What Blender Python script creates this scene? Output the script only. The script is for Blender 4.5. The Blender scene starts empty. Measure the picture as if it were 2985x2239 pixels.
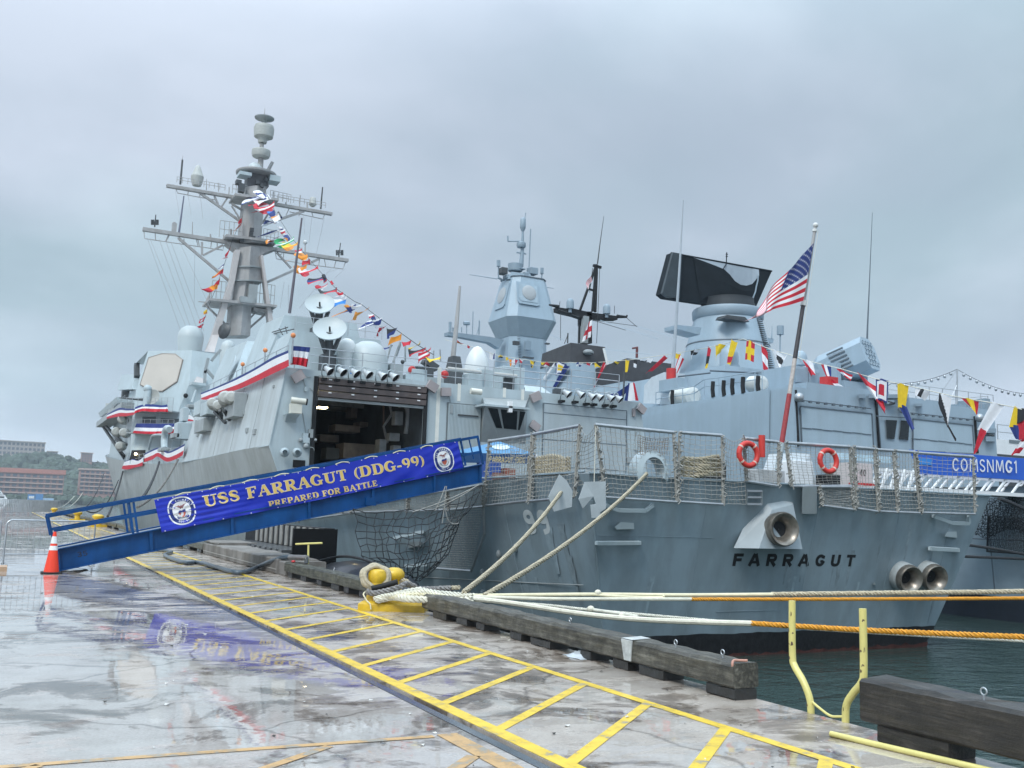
import bpy, math, random
from mathutils import Vector as V, Matrix
random.seed(7)
SC = bpy.context.scene
COL = SC.collection
PI = math.pi

# ---------------------------------------------------------------- camera, world, sun, exposure
FPX = 2816.0
CAM = V((0.0, 0.0, 1.6))                       # eye height above the pier deck
AX = (V((0.884982, 0.089946, 0.456855)), V((-0.464547, 0.103840, 0.879439)), V((0.031662, -0.990519, 0.133681)))
RIGHT = V((AX[0][0], AX[1][0], AX[2][0])); DOWN = V((AX[0][1], AX[1][1], AX[2][1])); FWD = V((AX[0][2], AX[1][2], AX[2][2]))
cd = bpy.data.cameras.new('camera'); cam = bpy.data.objects.new('camera', cd); COL.objects.link(cam)
cd.sensor_fit = 'HORIZONTAL'; cd.sensor_width = 36.0; cd.lens = 36.0*FPX/2985.0
cd.clip_start = 0.1; cd.clip_end = 9000
cam.matrix_world = Matrix(((RIGHT[0], -DOWN[0], -FWD[0], CAM[0]), (RIGHT[1], -DOWN[1], -FWD[1], CAM[1]), (RIGHT[2], -DOWN[2], -FWD[2], CAM[2]), (0, 0, 0, 1)))
SC.camera = cam
SC.view_settings.view_transform = 'Standard'; SC.view_settings.look = 'None'
SC.view_settings.exposure = 0.34; SC.view_settings.gamma = 1.0; SC.view_settings.use_curve_mapping = False
SUN_EL, SUN_AZ = math.radians(48), math.radians(232)
wd = bpy.data.worlds.new('World'); SC.world = wd; wd.use_nodes = True
def build_world():
    nt = wd.node_tree; N = nt.nodes; L = nt.links; N.clear()
    out = N.new('ShaderNodeOutputWorld')
    sky = N.new('ShaderNodeTexSky'); sky.sky_type = 'NISHITA'; sky.sun_disc = False
    sky.sun_elevation = SUN_EL; sky.sun_rotation = SUN_AZ; sky.air_density = 1.0; sky.dust_density = 2.0
    bg1 = N.new('ShaderNodeBackground'); bg1.inputs[1].default_value = 0.10; L.new(sky.outputs[0], bg1.inputs[0])
    tc = N.new('ShaderNodeTexCoord')
    # overcast deck: cloud noise projected on a flat layer overhead
    sep = N.new('ShaderNodeSeparateXYZ'); L.new(tc.outputs['Generated'], sep.inputs[0])
    zc = N.new('ShaderNodeMath'); zc.operation = 'MAXIMUM'; L.new(sep.outputs[2], zc.inputs[0]); zc.inputs[1].default_value = 0.0
    zo = N.new('ShaderNodeMath'); zo.operation = 'ADD'; L.new(zc.outputs[0], zo.inputs[0]); zo.inputs[1].default_value = 0.30
    dv = N.new('ShaderNodeVectorMath'); dv.operation = 'DIVIDE'; L.new(tc.outputs['Generated'], dv.inputs[0])
    cmb = N.new('ShaderNodeCombineXYZ')
    for i in range(3): L.new(zo.outputs[0], cmb.inputs[i])
    L.new(cmb.outputs[0], dv.inputs[1])
    n1 = N.new('ShaderNodeTexNoise'); n1.inputs['Scale'].default_value = 1.1; n1.inputs['Detail'].default_value = 6; n1.inputs['Roughness'].default_value = 0.50; n1.inputs['Distortion'].default_value = 0.2
    oa = N.new('ShaderNodeVectorMath'); L.new(dv.outputs[0], oa.inputs[0]); oa.inputs[1].default_value = (-7.88,-2.61,0.0); L.new(oa.outputs[0], n1.inputs['Vector'])
    r1 = N.new('ShaderNodeValToRGB'); L.new(n1.outputs[0], r1.inputs[0])
    e = r1.color_ramp.elements
    e[0].position = 0.33; e[0].color = (0.330, 0.418, 0.492, 1)
    e[1].position = 0.66; e[1].color = (0.55, 0.645, 0.725, 1)
    m = e.new(0.49); m.color = (0.395, 0.492, 0.565, 1)
    n2 = N.new('ShaderNodeTexNoise'); n2.inputs['Scale'].default_value = 1.1; n2.inputs['Detail'].default_value = 2; L.new(dv.outputs[0], n2.inputs['Vector'])
    tint = N.new('ShaderNodeMix'); tint.data_type = 'RGBA'; tint.blend_type = 'MULTIPLY'
    r2 = N.new('ShaderNodeValToRGB'); L.new(n2.outputs[0], r2.inputs[0])
    r2.color_ramp.elements[0].position = 0.4; r2.color_ramp.elements[0].color = (0.97, 1.01, 1.01, 1)
    r2.color_ramp.elements[1].position = 0.6; r2.color_ramp.elements[1].color = (1.03, 0.99, 1.03, 1)
    tint.inputs[0].default_value = 1.0; L.new(r1.outputs[0], tint.inputs[6]); L.new(r2.outputs[0], tint.inputs[7])
    # overcast luminance: brighter towards the zenith, a pale clear band low down
    gr = N.new('ShaderNodeMapRange'); gr.interpolation_type = 'SMOOTHSTEP'; L.new(sep.outputs[2], gr.inputs[0])
    gr.inputs[1].default_value = 0.36; gr.inputs[2].default_value = 1.0; gr.inputs[3].default_value = 0.95; gr.inputs[4].default_value = 3.3
    lo = N.new('ShaderNodeMapRange'); lo.interpolation_type = 'SMOOTHSTEP'; L.new(sep.outputs[2], lo.inputs[0])
    lo.inputs[1].default_value = 0.22; lo.inputs[2].default_value = 0.0; lo.inputs[3].default_value = 0.0; lo.inputs[4].default_value = 0.32
    ad = N.new('ShaderNodeMath'); ad.operation = 'ADD'; L.new(gr.outputs[0], ad.inputs[0]); L.new(lo.outputs[0], ad.inputs[1])
    # the side of the sky where the veiled sun stands is brighter
    dt = N.new('ShaderNodeVectorMath'); dt.operation = 'DOT_PRODUCT'; L.new(tc.outputs['Generated'], dt.inputs[0]); dt.inputs[1].default_value = (math.sin(SUN_AZ)*math.cos(SUN_EL), math.cos(SUN_AZ)*math.cos(SUN_EL), math.sin(SUN_EL))
    gl = N.new('ShaderNodeMapRange'); gl.interpolation_type = 'SMOOTHSTEP'; L.new(dt.outputs['Value'], gl.inputs[0]); gl.inputs[1].default_value = -0.3; gl.inputs[2].default_value = 1.0; gl.inputs[3].default_value = 0.97; gl.inputs[4].default_value = 1.35
    am_ = N.new('ShaderNodeMath'); am_.operation = 'MULTIPLY'; L.new(ad.outputs[0], am_.inputs[0]); L.new(gl.outputs[0], am_.inputs[1])
    bg2 = N.new('ShaderNodeBackground'); L.new(tint.outputs[2], bg2.inputs[0]); L.new(am_.outputs[0], bg2.inputs[1])
    mx = N.new('ShaderNodeMixShader'); mx.inputs[0].default_value = 0.94
    L.new(bg1.outputs[0], mx.inputs[1]); L.new(bg2.outputs[0], mx.inputs[2]); L.new(mx.outputs[0], out.inputs[0])
build_world()
sl = bpy.data.lights.new('sun', 'SUN'); sl.energy = 1.5; sl.angle = math.radians(18); sl.color = (1.0, 0.97, 0.92)
so = bpy.data.objects.new('sun', sl); COL.objects.link(so)
so.rotation_euler = V((math.sin(SUN_AZ)*math.cos(SUN_EL), math.cos(SUN_AZ)*math.cos(SUN_EL), math.sin(SUN_EL))).to_track_quat('Z', 'Y').to_euler()

# ---------------------------------------------------------------- measuring helpers
# Survey sheets: positions were read off enlarged views; U() turns a reading plus a known plane into a point of the place.
def Z(ox, oy, s): return lambda x, y: (ox + x/s, oy + y/s)
zA = Z(380,280,2.37); zB = Z(260,900,2.7657); zC = Z(800,860,2.765); zD = Z(1200,600,2.37); zE = Z(1800,600,2.37); zF = Z(2300,900,2.765)
zG = Z(0,1200,2.7657); zH = Z(400,1250,2.212); zI = Z(1000,1200,2.7657); zJ = Z(1600,1200,2.7657); zK = Z(2200,1200,2.3694); zL = Z(2000,1700,2.2457)
zM = Z(1000,1600,2.212); zN = Z(0,1600,2.0109); zQ = Z(0,1240,5.53); zR = Z(540,1500,5.267); zS = Z(280,1060,5.184); zT = Z(1040,1620,8.508)
def ray(p):
    c = (p[0]-1492.5, p[1]-1119.5, FPX)
    return V((AX[0].dot(V(c)), AX[1].dot(V(c)), AX[2].dot(V(c))))
def U(p, ax, val):
    d = ray(p); i = 'xyz'.index(ax); return CAM + d*((val-CAM[i])/d[i])
def UP(p, pt, n):
    d = ray(p); n = V(n); return CAM + d*((V(pt)-CAM).dot(n)/d.dot(n))
def depth_px(w, size_px):                       # metres that size_px pixels span at point w
    return (V(w)-CAM).dot(FWD)*size_px/FPX

# ---------------------------------------------------------------- mesh helpers
class MB:
    def __init__(s): s.v = []; s.f = []; s.mi = []; s.smooth = set(); s.m = 0
    def add(s, vs, fs, smooth=False):
        o = len(s.v); s.v += [tuple(v) for v in vs]
        for f in fs:
            if smooth: s.smooth.add(len(s.f))
            s.f.append(tuple(o+i for i in f)); s.mi.append(s.m)
        return s
    def poly(s, pts): return s.add(pts, [tuple(range(len(pts)))])
    def box(s, a, b):
        (x0,y0,z0),(x1,y1,z1) = a, b
        x0,x1 = min(x0,x1),max(x0,x1); y0,y1 = min(y0,y1),max(y0,y1); z0,z1 = min(z0,z1),max(z0,z1)
        return s.add([(x0,y0,z0),(x1,y0,z0),(x1,y1,z0),(x0,y1,z0),(x0,y0,z1),(x1,y0,z1),(x1,y1,z1),(x0,y1,z1)],
                     [(0,3,2,1),(4,5,6,7),(0,1,5,4),(1,2,6,5),(2,3,7,6),(3,0,4,7)])
    def hexa(s, lo, hi):                         # two quads (4 points each)
        return s.loft([lo, hi])
    def loft(s, rings, cap=True, closed=True, smooth=False):
        n = len(rings[0]); vs = [p for r in rings for p in r]; fs = []
        for k in range(len(rings)-1):
            for i in range(n if closed else n-1):
                j = (i+1) % n
                fs.append((k*n+i, k*n+j, (k+1)*n+j, (k+1)*n+i))
        s.add(vs, fs, smooth)
        if cap:
            s.poly(list(reversed(rings[0]))); s.poly(rings[-1])
        return s
    def beam(s, p, q, w, h=None, up=(0,0,1)):
        p, q = V(p), V(q); h = h or w; d = (q-p).normalized(); u = V(up)
        if abs(d.dot(u)) > 0.97: u = V((0,1,0)) if abs(d.y) < 0.9 else V((1,0,0))
        a = d.cross(u).normalized()*w/2; b = a.cross(d).normalized()*h/2
        return s.loft([[p-a-b, p+a-b, p+a+b, p-a+b], [q-a-b, q+a-b, q+a+b, q-a+b]])
    def tube(s, pts, r, n=6, cap=True, smooth=True):
        pts = [V(p) for p in pts]; rings = []; ref = None
        rr = r if isinstance(r, (list, tuple)) else [r]*len(pts)
        for i, p in enumerate(pts):
            d = (pts[min(i+1, len(pts)-1)] - pts[max(i-1, 0)])
            if d.length < 1e-9: d = V((0,0,1))
            d.normalize()
            if ref is None: ref = V((0,0,1)) if abs(d.z) < 0.9 else V((1,0,0))
            a = ref - d*ref.dot(d)
            if a.length < 1e-5: a = d.orthogonal()
            a.normalize(); b = d.cross(a); ref = a
            rings.append([p + (a*math.cos(t)+b*math.sin(t))*rr[i] for t in [2*PI*k/n for k in range(n)]])
        return s.loft(rings, cap, True, smooth)
    def cyl(s, p, q, r0, r1=None, n=12, cap=True): return s.tube([p, q], [r0, r0 if r1 is None else r1], n, cap)
    def lathe(s, c, prof, n=20, axis=(0,0,1), cap=True, smooth=True, squash=1.0):   # prof: (radius, height)
        c = V(c); ax = V(axis).normalized(); a = ax.orthogonal().normalized(); b = ax.cross(a)
        rings = [[c + ax*h + (a*math.cos(t)+b*squash*math.sin(t))*r for t in [2*PI*k/n for k in range(n)]] for r, h in prof]
        return s.loft(rings, cap, True, smooth)
    def ball(s, c, r, n=14, m=8, lo=-90, hi=90, sz=1.0):
        prof = [(max(1e-4, r*math.cos(math.radians(lo+(hi-lo)*k/m))), r*sz*math.sin(math.radians(lo+(hi-lo)*k/m))) for k in range(m+1)]
        return s.lathe(c, prof, n)
    def grid(s, fn, nu, nv, smooth=True, mfn=None):
        o = len(s.v)
        s.v += [tuple(fn(i/nu, j/nv)) for j in range(nv+1) for i in range(nu+1)]
        for j in range(nv):
            for i in range(nu):
                if smooth: s.smooth.add(len(s.f))
                s.f.append((o+j*(nu+1)+i, o+j*(nu+1)+i+1, o+(j+1)*(nu+1)+i+1, o+(j+1)*(nu+1)+i))
                s.mi.append(mfn((i+.5)/nu, (j+.5)/nv) if mfn else s.m)
        return s
    def build(s, name, mat, parent=None, label=None, cat=None, group=None, kind=None, bevel=0.0):
        me = bpy.data.meshes.new(name)
        off = parent_loc(parent) if parent else V((0,0,0))
        base = V((0,0,0))
        if not parent and s.v and kind is None:
            xs = [p[0] for p in s.v]; ys = [p[1] for p in s.v]; zs = [p[2] for p in s.v]
            base = V(((min(xs)+max(xs))/2, (min(ys)+max(ys))/2, min(zs)))
        o_ = off + base
        me.from_pydata([(p[0]-o_.x, p[1]-o_.y, p[2]-o_.z) for p in s.v], [], s.f)
        for m in (mat if isinstance(mat, (list, tuple)) else [mat]): me.materials.append(m)
        if any(s.mi): me.polygons.foreach_set('material_index', s.mi)
        if s.smooth: me.polygons.foreach_set('use_smooth', [i in s.smooth for i in range(len(s.f))])
        me.update()
        if s.smooth: me.set_sharp_from_angle(angle=math.radians(42))
        ob = bpy.data.objects.new(name, me); COL.objects.link(ob); ob.location = base
        if parent: ob.parent = parent
        if bevel:
            b = ob.modifiers.new('bevel', 'BEVEL'); b.width = bevel; b.segments = 2; b.limit_method = 'ANGLE'; b.angle_limit = math.radians(35)
        return tag(ob, label, cat, group, kind)
def parent_loc(p):
    t = V((0,0,0))
    while p: t += p.location; p = p.parent
    return t
def tag(o, label=None, cat=None, group=None, kind=None):
    if label: o['label'] = label
    if cat: o['category'] = cat
    if group: o['group'] = group
    if kind: o['kind'] = kind
    return o
def thing(name, label, cat, loc=(0,0,0), group=None):
    o = bpy.data.objects.new(name, None); COL.objects.link(o); o.location = loc; o.empty_display_size = 0.3
    return tag(o, label, cat, group)
def copy_tree(o, parent=None):
    c = o.copy(); COL.objects.link(c)
    if parent: c.parent = parent
    for ch in list(o.children): copy_tree(ch, c)
    return c
def lerp(a, b, t): return a + (b-a)*t
def sag(p, q, d, n=16):
    p, q = V(p), V(q); return [p.lerp(q, t) - V((0,0,4*d*t*(1-t))) for t in [i/n for i in range(n+1)]]
def spline(pts, k=6):
    pts = [V(p) for p in pts]; out = []
    for i in range(len(pts)-1):
        a = pts[max(i-1,0)]; b = pts[i]; c = pts[i+1]; d = pts[min(i+2,len(pts)-1)]
        for j in range(k):
            t = j/k; out.append(0.5*((2*b)+(c-a)*t+(2*a-5*b+4*c-d)*t*t+(3*b-a-3*c+d)*t*t*t))
    return out+[pts[-1]]
def laid_rope(mb, pts, r, pitch=None, strands=3, n=5):     # twisted three-strand rope along pts
    pts = [V(p) for p in pts]; pitch = pitch or r*7
    seg = [0.0]
    for i in range(1, len(pts)): seg.append(seg[-1]+(pts[i]-pts[i-1]).length)
    tot = seg[-1]; cnt = min(int(tot/pitch*6)+2, 420); res = []
    j = 0
    for k in range(cnt+1):
        s_ = tot*k/cnt
        while j < len(seg)-2 and seg[j+1] < s_: j += 1
        res.append((pts[j].lerp(pts[j+1], (s_-seg[j])/max(1e-9, seg[j+1]-seg[j])), (pts[j+1]-pts[j]).normalized(), s_))
    for q in range(strands):
        path = []
        for p, d, s_ in res:
            a = d.orthogonal() if abs(d.z) > .95 else d.cross(V((0,0,1))).normalized(); b = d.cross(a)
            t = 2*PI*(s_/pitch + q/strands); path.append(p+(a*math.cos(t)+b*math.sin(t))*r*0.58)
        mb.tube(path, r*0.50, n)
    return mb

# ---------------------------------------------------------------- stroke lettering (flat print / painted letters)
def arc(cx, cy, rx, ry, a0, a1, n=10): return [(cx+rx*math.cos(math.radians(a0+(a1-a0)*i/n)), cy+ry*math.sin(math.radians(a0+(a1-a0)*i/n))) for i in range(n+1)]
T_, t_ = 0.20, 0.075        # thick and thin strokes of the serif face
def ser(x, y, w=0.30, h=0.05): return ([(x-w/2, y), (x+w/2, y)], h)
SERIF = {
 'U': (0.86, [([(0.22,0.99),(0.22,0.34)]+arc(.45,.30,.23,.27,180,270,6), [T_,T_,.19,.17,.15,.13,.11,.09,.085]), (arc(.45,.30,.23,.27,270,360,6)+[(0.68,0.99)], t_), ser(.22,.975,.40), ser(.68,.975,.32)]),
 'S': (0.66, [([(.54,.72),(.53,.82)]+arc(.33,.76,.21,.20,30,180,8)+[(.16,.62),(.30,.53),(.44,.44),(.52,.33)]+arc(.31,.24,.22,.20,10,-150,9)+[(.08,.28)], [.05,.06,.07,.08,.09,.1,.12,.14,.15,.17,.2,.21,.21,.2,.17,.16,.14,.12,.1,.09,.08,.08,.07,.06,.06,.05,.05])]),
 'F': (0.68, [([(.20,.0),(.20,1.)], T_), ([(.30,.965),(.60,.965)], t_), ([(.30,.52),(.46,.52)], t_), ([(.46,.40),(.46,.64)], .05), ([(.595,.76),(.595,.99)], .06), ser(.08,.972,.1), ser(.20,.026,.40)]),
 'A': (0.84, [([(.12,.05),(.40,.99)], t_), ([(.42,.99),(.68,.02)], .19), ([(.24,.36),(.54,.36)], .06), ser(.12,.026,.24), ser(.68,.026,.32)]),
 'R': (0.82, [([(.20,.0),(.20,1.)], T_), ([(.30,.965),(.42,.965)]+arc(.42,.74,.19,.225,90,-90,8)+[(.30,.515)], [.07,.07,.09,.12,.16,.18,.19,.18,.16,.12,.09,.07]), ([(.40,.48),(.66,.02)], .18), ser(.08,.972,.12), ser(.19,.026,.38), ser(.72,.026,.18)]),
 'G': (0.84, [([(.66,.70),(.62,.84)]+arc(.42,.50,.31,.46,50,310,14)+[(.62,.20)], [.06,.07,.08,.09,.11,.14,.17,.2,.21,.21,.2,.17,.14,.11,.09,.08,.08,.08]), ([(.64,.06),(.64,.42)], .17), ser(.64,.42,.32)]),
 'T': (0.72, [([(.36,.0),(.36,.94)], T_), ([(.06,.965),(.66,.965)], t_), ([(.085,.76),(.085,.93)], .06), ([(.635,.76),(.635,.93)], .06), ser(.36,.026,.38)]),
 'D': (0.86, [([(.20,.0),(.20,1.)], T_), ([(.30,.965),(.42,.965)]+arc(.42,.5,.29,.465,90,-90,12)+[(.30,.035)], [.07,.07,.08,.1,.13,.17,.2,.21,.21,.21,.2,.17,.13,.1,.08,.07]), ser(.08,.972,.12), ser(.08,.026,.12)]),
 'P': (0.72, [([(.20,.0),(.20,1.)], T_), ([(.30,.965),(.40,.965)]+arc(.40,.72,.20,.245,90,-90,8)+[(.30,.475)], [.07,.07,.09,.13,.17,.19,.2,.19,.17,.12,.09,.07]), ser(.08,.972,.12), ser(.20,.026,.38)]),
 'E': (0.72, [([(.20,.0),(.20,1.)], T_), ([(.30,.965),(.60,.965)], t_), ([(.30,.51),(.48,.51)], t_), ([(.30,.035),(.60,.035)], t_), ([(.595,.76),(.595,.925)], .06), ([(.62,.075),(.62,.24)], .06), ([(.48,.40),(.48,.62)], .05), ser(.08,.972,.12), ser(.08,.026,.12)]),
 'O': (0.84, [(arc(.42,.5,.29,.47,90,270,14), [.07,.09,.12,.15,.18,.2,.2,.2,.2,.2,.18,.15,.12,.09,.07]), (arc(.42,.5,.29,.47,90,-90,14), [.07,.09,.12,.15,.18,.2,.2,.2,.2,.2,.18,.15,.12,.09,.07])]),
 'B': (0.76, [([(.20,.0),(.20,1.)], T_), ([(.30,.965),(.40,.965)]+arc(.40,.75,.16,.215,90,-90,8)+[(.30,.535)], [.07,.07,.09,.12,.15,.17,.17,.17,.15,.12,.09,.06]), ([(.30,.53),(.42,.53)]+arc(.42,.28,.19,.245,90,-90,8)+[(.30,.035)], [.06,.06,.09,.13,.17,.19,.19,.19,.17,.12,.09,.07]), ser(.08,.972,.12), ser(.08,.026,.12)]),
 'L': (0.70, [([(.20,.0),(.20,1.)], T_), ([(.30,.035),(.60,.035)], t_), ([(.62,.075),(.62,.28)], .06), ser(.20,.972,.38), ser(.08,.026,.12)]),
 '(': (0.40, [(arc(.52,.42,.36,.62,118,242,12), [.03,.05,.08,.10,.12,.13,.13,.13,.12,.10,.08,.05,.03])]),
 ')': (0.40, [(arc(-.12,.42,.36,.62,62,-62,12), [.03,.05,.08,.10,.12,.13,.13,.13,.12,.10,.08,.05,.03])]),
 '-': (0.40, [([(.06,.33),(.34,.33)], .13)]),
 '9': (0.62, [(arc(.30,.69,.19,.27,-20,340,16), [.13,.16,.17,.15,.1,.07,.09,.14,.17,.18,.18,.17,.14,.09,.07,.1,.13]), (arc(.16,.62,.33,.60,10,-62,9), [.14,.16,.16,.15,.13,.11,.09,.07,.06,.05])]),
 ' ': (0.36, []),
}
def bl(pts, w=0.185): return (pts, w)
BLOCK = {
 'F': (0.72, [bl([(.12,0),(.12,1)]), bl([(.20,.92),(.72,.92)]), bl([(.20,.50),(.62,.50)])]),
 'A': (0.84, [bl([(.06,0),(.38,1.0)]), bl([(.78,0),(.46,1.0)]), bl([(.24,.30),(.60,.30)], .14)]),
 'R': (0.80, [bl([(.12,0),(.12,1)]), bl([(.20,.92),(.54,.92)]+arc(.54,.70,.16,.22,90,-90,6)+[(.20,.48)]), bl([(.42,.40),(.70,0)])]),
 'G': (0.82, [bl([(.74,.80)]+arc(.42,.5,.30,.42,50,340,14)+[(.72,.42)]), bl([(.46,.42),(.64,.42)], .14)]),
 'U': (0.80, [bl([(.12,1),(.12,.32)]+arc(.40,.32,.28,.25,180,360,8)+[(.68,1)])]),
 'T': (0.76, [bl([(.38,0),(.38,.84)]), bl([(.02,.92),(.74,.92)])]),
 'C': (0.74, [bl([(.68,.78)]+arc(.40,.5,.28,.44,45,315,14)+[(.68,.22)], .12)]),
 'O': (0.84, [bl(arc(.42,.5,.30,.43,0,360,20), .12)]),
 'M': (0.98, [bl([(.10,0),(.16,1)], .12), bl([(.24,.92),(.48,.12)], .12), bl([(.50,.12),(.74,.92)], .12), bl([(.80,1),(.88,0)], .12)]),
 'S': (0.66, [bl([(.56,.80)]+arc(.33,.73,.22,.21,40,190,8)+[(.18,.58),(.46,.44)]+arc(.33,.27,.23,.21,20,-150,9)+[(.08,.22)], .12)]),
 'N': (0.86, [bl([(.12,0),(.12,1)], .12), bl([(.19,.92),(.65,.08)], .12), bl([(.72,0),(.72,1)], .12)]),
 'D': (0.82, [bl([(.12,0),(.12,1)]), bl([(.2,.92),(.40,.92)]+arc(.40,.5,.30,.42,90,-90,10)+[(.2,.08)])]),
 'E': (0.70, [bl([(.12,0),(.12,1)]), bl([(.2,.92),(.64,.92)]), bl([(.2,.5),(.56,.5)]), bl([(.2,.08),(.64,.08)])]),
 '1': (0.50, [bl([(.30,0),(.30,1)], .12), bl([(.10,.78),(.24,.90)], .10)]),
 '9': (0.74, [bl(arc(.34,.72,.22,.19,0,360,18), .20), bl([(.575,.66),(.575,.46)]+arc(.36,.40,.215,.28,0,-60,6)+[(.22,.10)], .20)]),
 '3': (0.64, [bl([(.08,.82)]+arc(.32,.74,.20,.19,140,-80,9)+[(.24,.54)], .15), bl([(.24,.50)]+arc(.32,.27,.22,.21,85,-150,10)+[(.06,.2)], .15)]),
 '5': (0.64, [bl([(.58,.92),(.16,.92),(.13,.54)]+arc(.32,.31,.24,.25,110,-150,12), .15)]),
 '4': (0.66, [bl([(.46,0),(.46,1)], .13), bl([(.40,.94),(.06,.32)], .11), bl([(.10,.27),(.39,.27)], .11)]),
 '0': (0.66, [bl(arc(.33,.5,.22,.43,0,360,20), .13)]),
 '-': (0.40, [bl([(.06,.5),(.34,.5)])]), '(': (0.34, [bl(arc(.52,.5,.40,.6,125,235,8), .12)]), ')': (0.34, [bl(arc(-.18,.5,.40,.6,55,-55,8), .12)]),
 ' ': (0.40, []),
}
def text_width(txt, font, sp=0.0): return sum(font[c][0]+sp for c in txt)-sp
def write(mb, txt, font, fn, x0, y0, h, w, sp=0.0, grow=0.0, d0=0.0, shear=0.0):
    """letters along a surface: fn(u, v, d) gives the point; h, w scale one em; each stroke a hair proud of the last"""
    x = x0
    for ch in txt:
        adv, strokes = font[ch]
        for k, (pts, wd_) in enumerate(strokes):
            n = len(pts); ws = wd_ if isinstance(wd_, list) else [wd_]*n
            if len(ws) < n: ws = ws + [ws[-1]]*(n-len(ws))
            cl = n > 3 and abs(pts[0][0]-pts[-1][0]) < 1e-6 and abs(pts[0][1]-pts[-1][1]) < 1e-6
            # work in letter space with real aspect
            q = [V((p[0]*w, p[1]*h, 0)) for p in pts]; Lp = []; Rp = []
            for i in range(n):
                if cl: a = q[(i-1) % (n-1)]; b = q[(i+1) % (n-1)]
                else: a = q[max(i-1,0)]; b = q[min(i+1,n-1)]
                d = (b-a)
                if d.length < 1e-9: d = V((1,0,0))
                d.normalize(); nr = V((-d.y, d.x, 0)); hw = ws[i]*0.5*lerp(h, w, abs(nr.x)) + grow
                e = V((0,0,0))
                if grow and not cl: e = d*(-grow if i == 0 else grow if i == n-1 else 0)
                Lp.append(q[i]+nr*hw+e); Rp.append(q[i]-nr*hw+e)
            dd = d0 + 0.0007*k
            P = lambda a: fn(x+a.x+shear*a.y, y0+a.y, dd)
            vs = [P(a) for a in Lp]+[P(a) for a in Rp]
            mb.add(vs, [(i, n+i, n+i+1, i+1) for i in range(n-1)])
        x += (adv+sp)*w
    return x

# ---------------------------------------------------------------- materials
MATS = {}
def mat(name, col, rough=0.5, metal=0.0, var=0.12, scale=1.5, bump=0.0, bscale=20, streak=0.0, spec=0.5, coat=0.0, col2=None, detail=5, emit=0.0, alpha=1.0, trans=0.0):
    if name in MATS: return MATS[name]
    m = bpy.data.materials.new(name); m.use_nodes = True; nt = m.node_tree; N = nt.nodes; L = nt.links
    b = N['Principled BSDF']; b.inputs['Roughness'].default_value = rough; b.inputs['Metallic'].default_value = metal
    b.inputs['Specular IOR Level'].default_value = spec; b.inputs['Coat Weight'].default_value = coat; b.inputs['Coat Roughness'].default_value = 0.08
    geo = N.new('ShaderNodeNewGeometry')
    nz = N.new('ShaderNodeTexNoise'); nz.inputs['Scale'].default_value = scale; nz.inputs['Detail'].default_value = detail; nz.inputs['Roughness'].default_value = 0.6
    L.new(geo.outputs['Position'], nz.inputs['Vector'])
    rp = N.new('ShaderNodeValToRGB'); L.new(nz.outputs[0], rp.inputs[0])
    c = V(col); c2 = V(col2) if col2 else c
    lo, hi = c*(1-var), c2*(1+var)
    rp.color_ramp.elements[0].position = 0.32; rp.color_ramp.elements[0].color = (*lo, 1)
    rp.color_ramp.elements[1].position = 0.68; rp.color_ramp.elements[1].color = (*hi, 1)
    last = rp.outputs[0]
    if streak:
        mp = N.new('ShaderNodeMapping'); mp.inputs['Scale'].default_value = (0.8, 0.8, 0.09); L.new(geo.outputs['Position'], mp.inputs[0])
        n2 = N.new('ShaderNodeTexNoise'); n2.inputs['Scale'].default_value = 1.6; n2.inputs['Detail'].default_value = 6; n2.inputs['Roughness'].default_value = 0.65; L.new(mp.outputs[0], n2.inputs['Vector'])
        r2 = N.new('ShaderNodeValToRGB'); L.new(n2.outputs[0], r2.inputs[0])
        r2.color_ramp.elements[0].position = 0.40; r2.color_ramp.elements[0].color = (1-streak, 1-streak*1.08, 1-streak*1.2, 1)
        r2.color_ramp.elements[1].position = 0.58; r2.color_ramp.elements[1].color = (1, 1, 1, 1)
        mm = N.new('ShaderNodeMix'); mm.data_type = 'RGBA'; mm.blend_type = 'MULTIPLY'; mm.inputs[0].default_value = 1.0
        L.new(last, mm.inputs[6]); L.new(r2.outputs[0], mm.inputs[7]); last = mm.outputs[2]
    L.new(last, b.inputs['Base Color'])
    if bump:
        nb = N.new('ShaderNodeTexNoise'); nb.inputs['Scale'].default_value = bscale; nb.inputs['Detail'].default_value = 4; L.new(geo.outputs['Position'], nb.inputs['Vector'])
        bp = N.new('ShaderNodeBump'); bp.inputs['Strength'].default_value = bump; bp.inputs['Distance'].default_value = 0.02
        L.new(nb.outputs[0], bp.inputs['Height']); L.new(bp.outputs[0], b.inputs['Normal'])
    if emit:
        b.inputs['Emission Color'].default_value = (*col, 1); b.inputs['Emission Strength'].default_value = emit
    if trans: b.inputs['Transmission Weight'].default_value = trans
    MATS[name] = m; return m
HAZE = mat('haze_grey_paint', (0.41,0.48,0.51), 0.42, var=0.05, scale=0.5, streak=0.10, bump=0.12, bscale=0.9)
HAZED = mat('dark_haze_grey', (0.30,0.33,0.34), 0.5, var=0.08, scale=1.2, streak=0.10)
HULL = mat('hull_grey_shaded', (0.245,0.312,0.355), 0.42, var=0.12, scale=0.35, streak=0.16, bump=0.6, bscale=0.8)  # stern hull: shade below the flight deck put into a darker grey
HULLB = mat('hull_grey_lit_weathered', (0.37,0.40,0.405), 0.45, var=0.10, scale=0.4, streak=0.17, bump=0.12, bscale=0.8)  # same hull paint forward, lighter to carry the light there, with weather streaks
FRIG = mat('frigate_blue_grey', (0.30,0.385,0.455), 0.42, var=0.05, scale=0.4, streak=0.07, bump=0.10, bscale=0.8)
FRIGD = mat('frigate_seam_grey', (0.10,0.125,0.15), 0.6, var=0.1)
FRIGM = mat('frigate_mid_grey', (0.235,0.30,0.355), 0.5, var=0.06)
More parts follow.
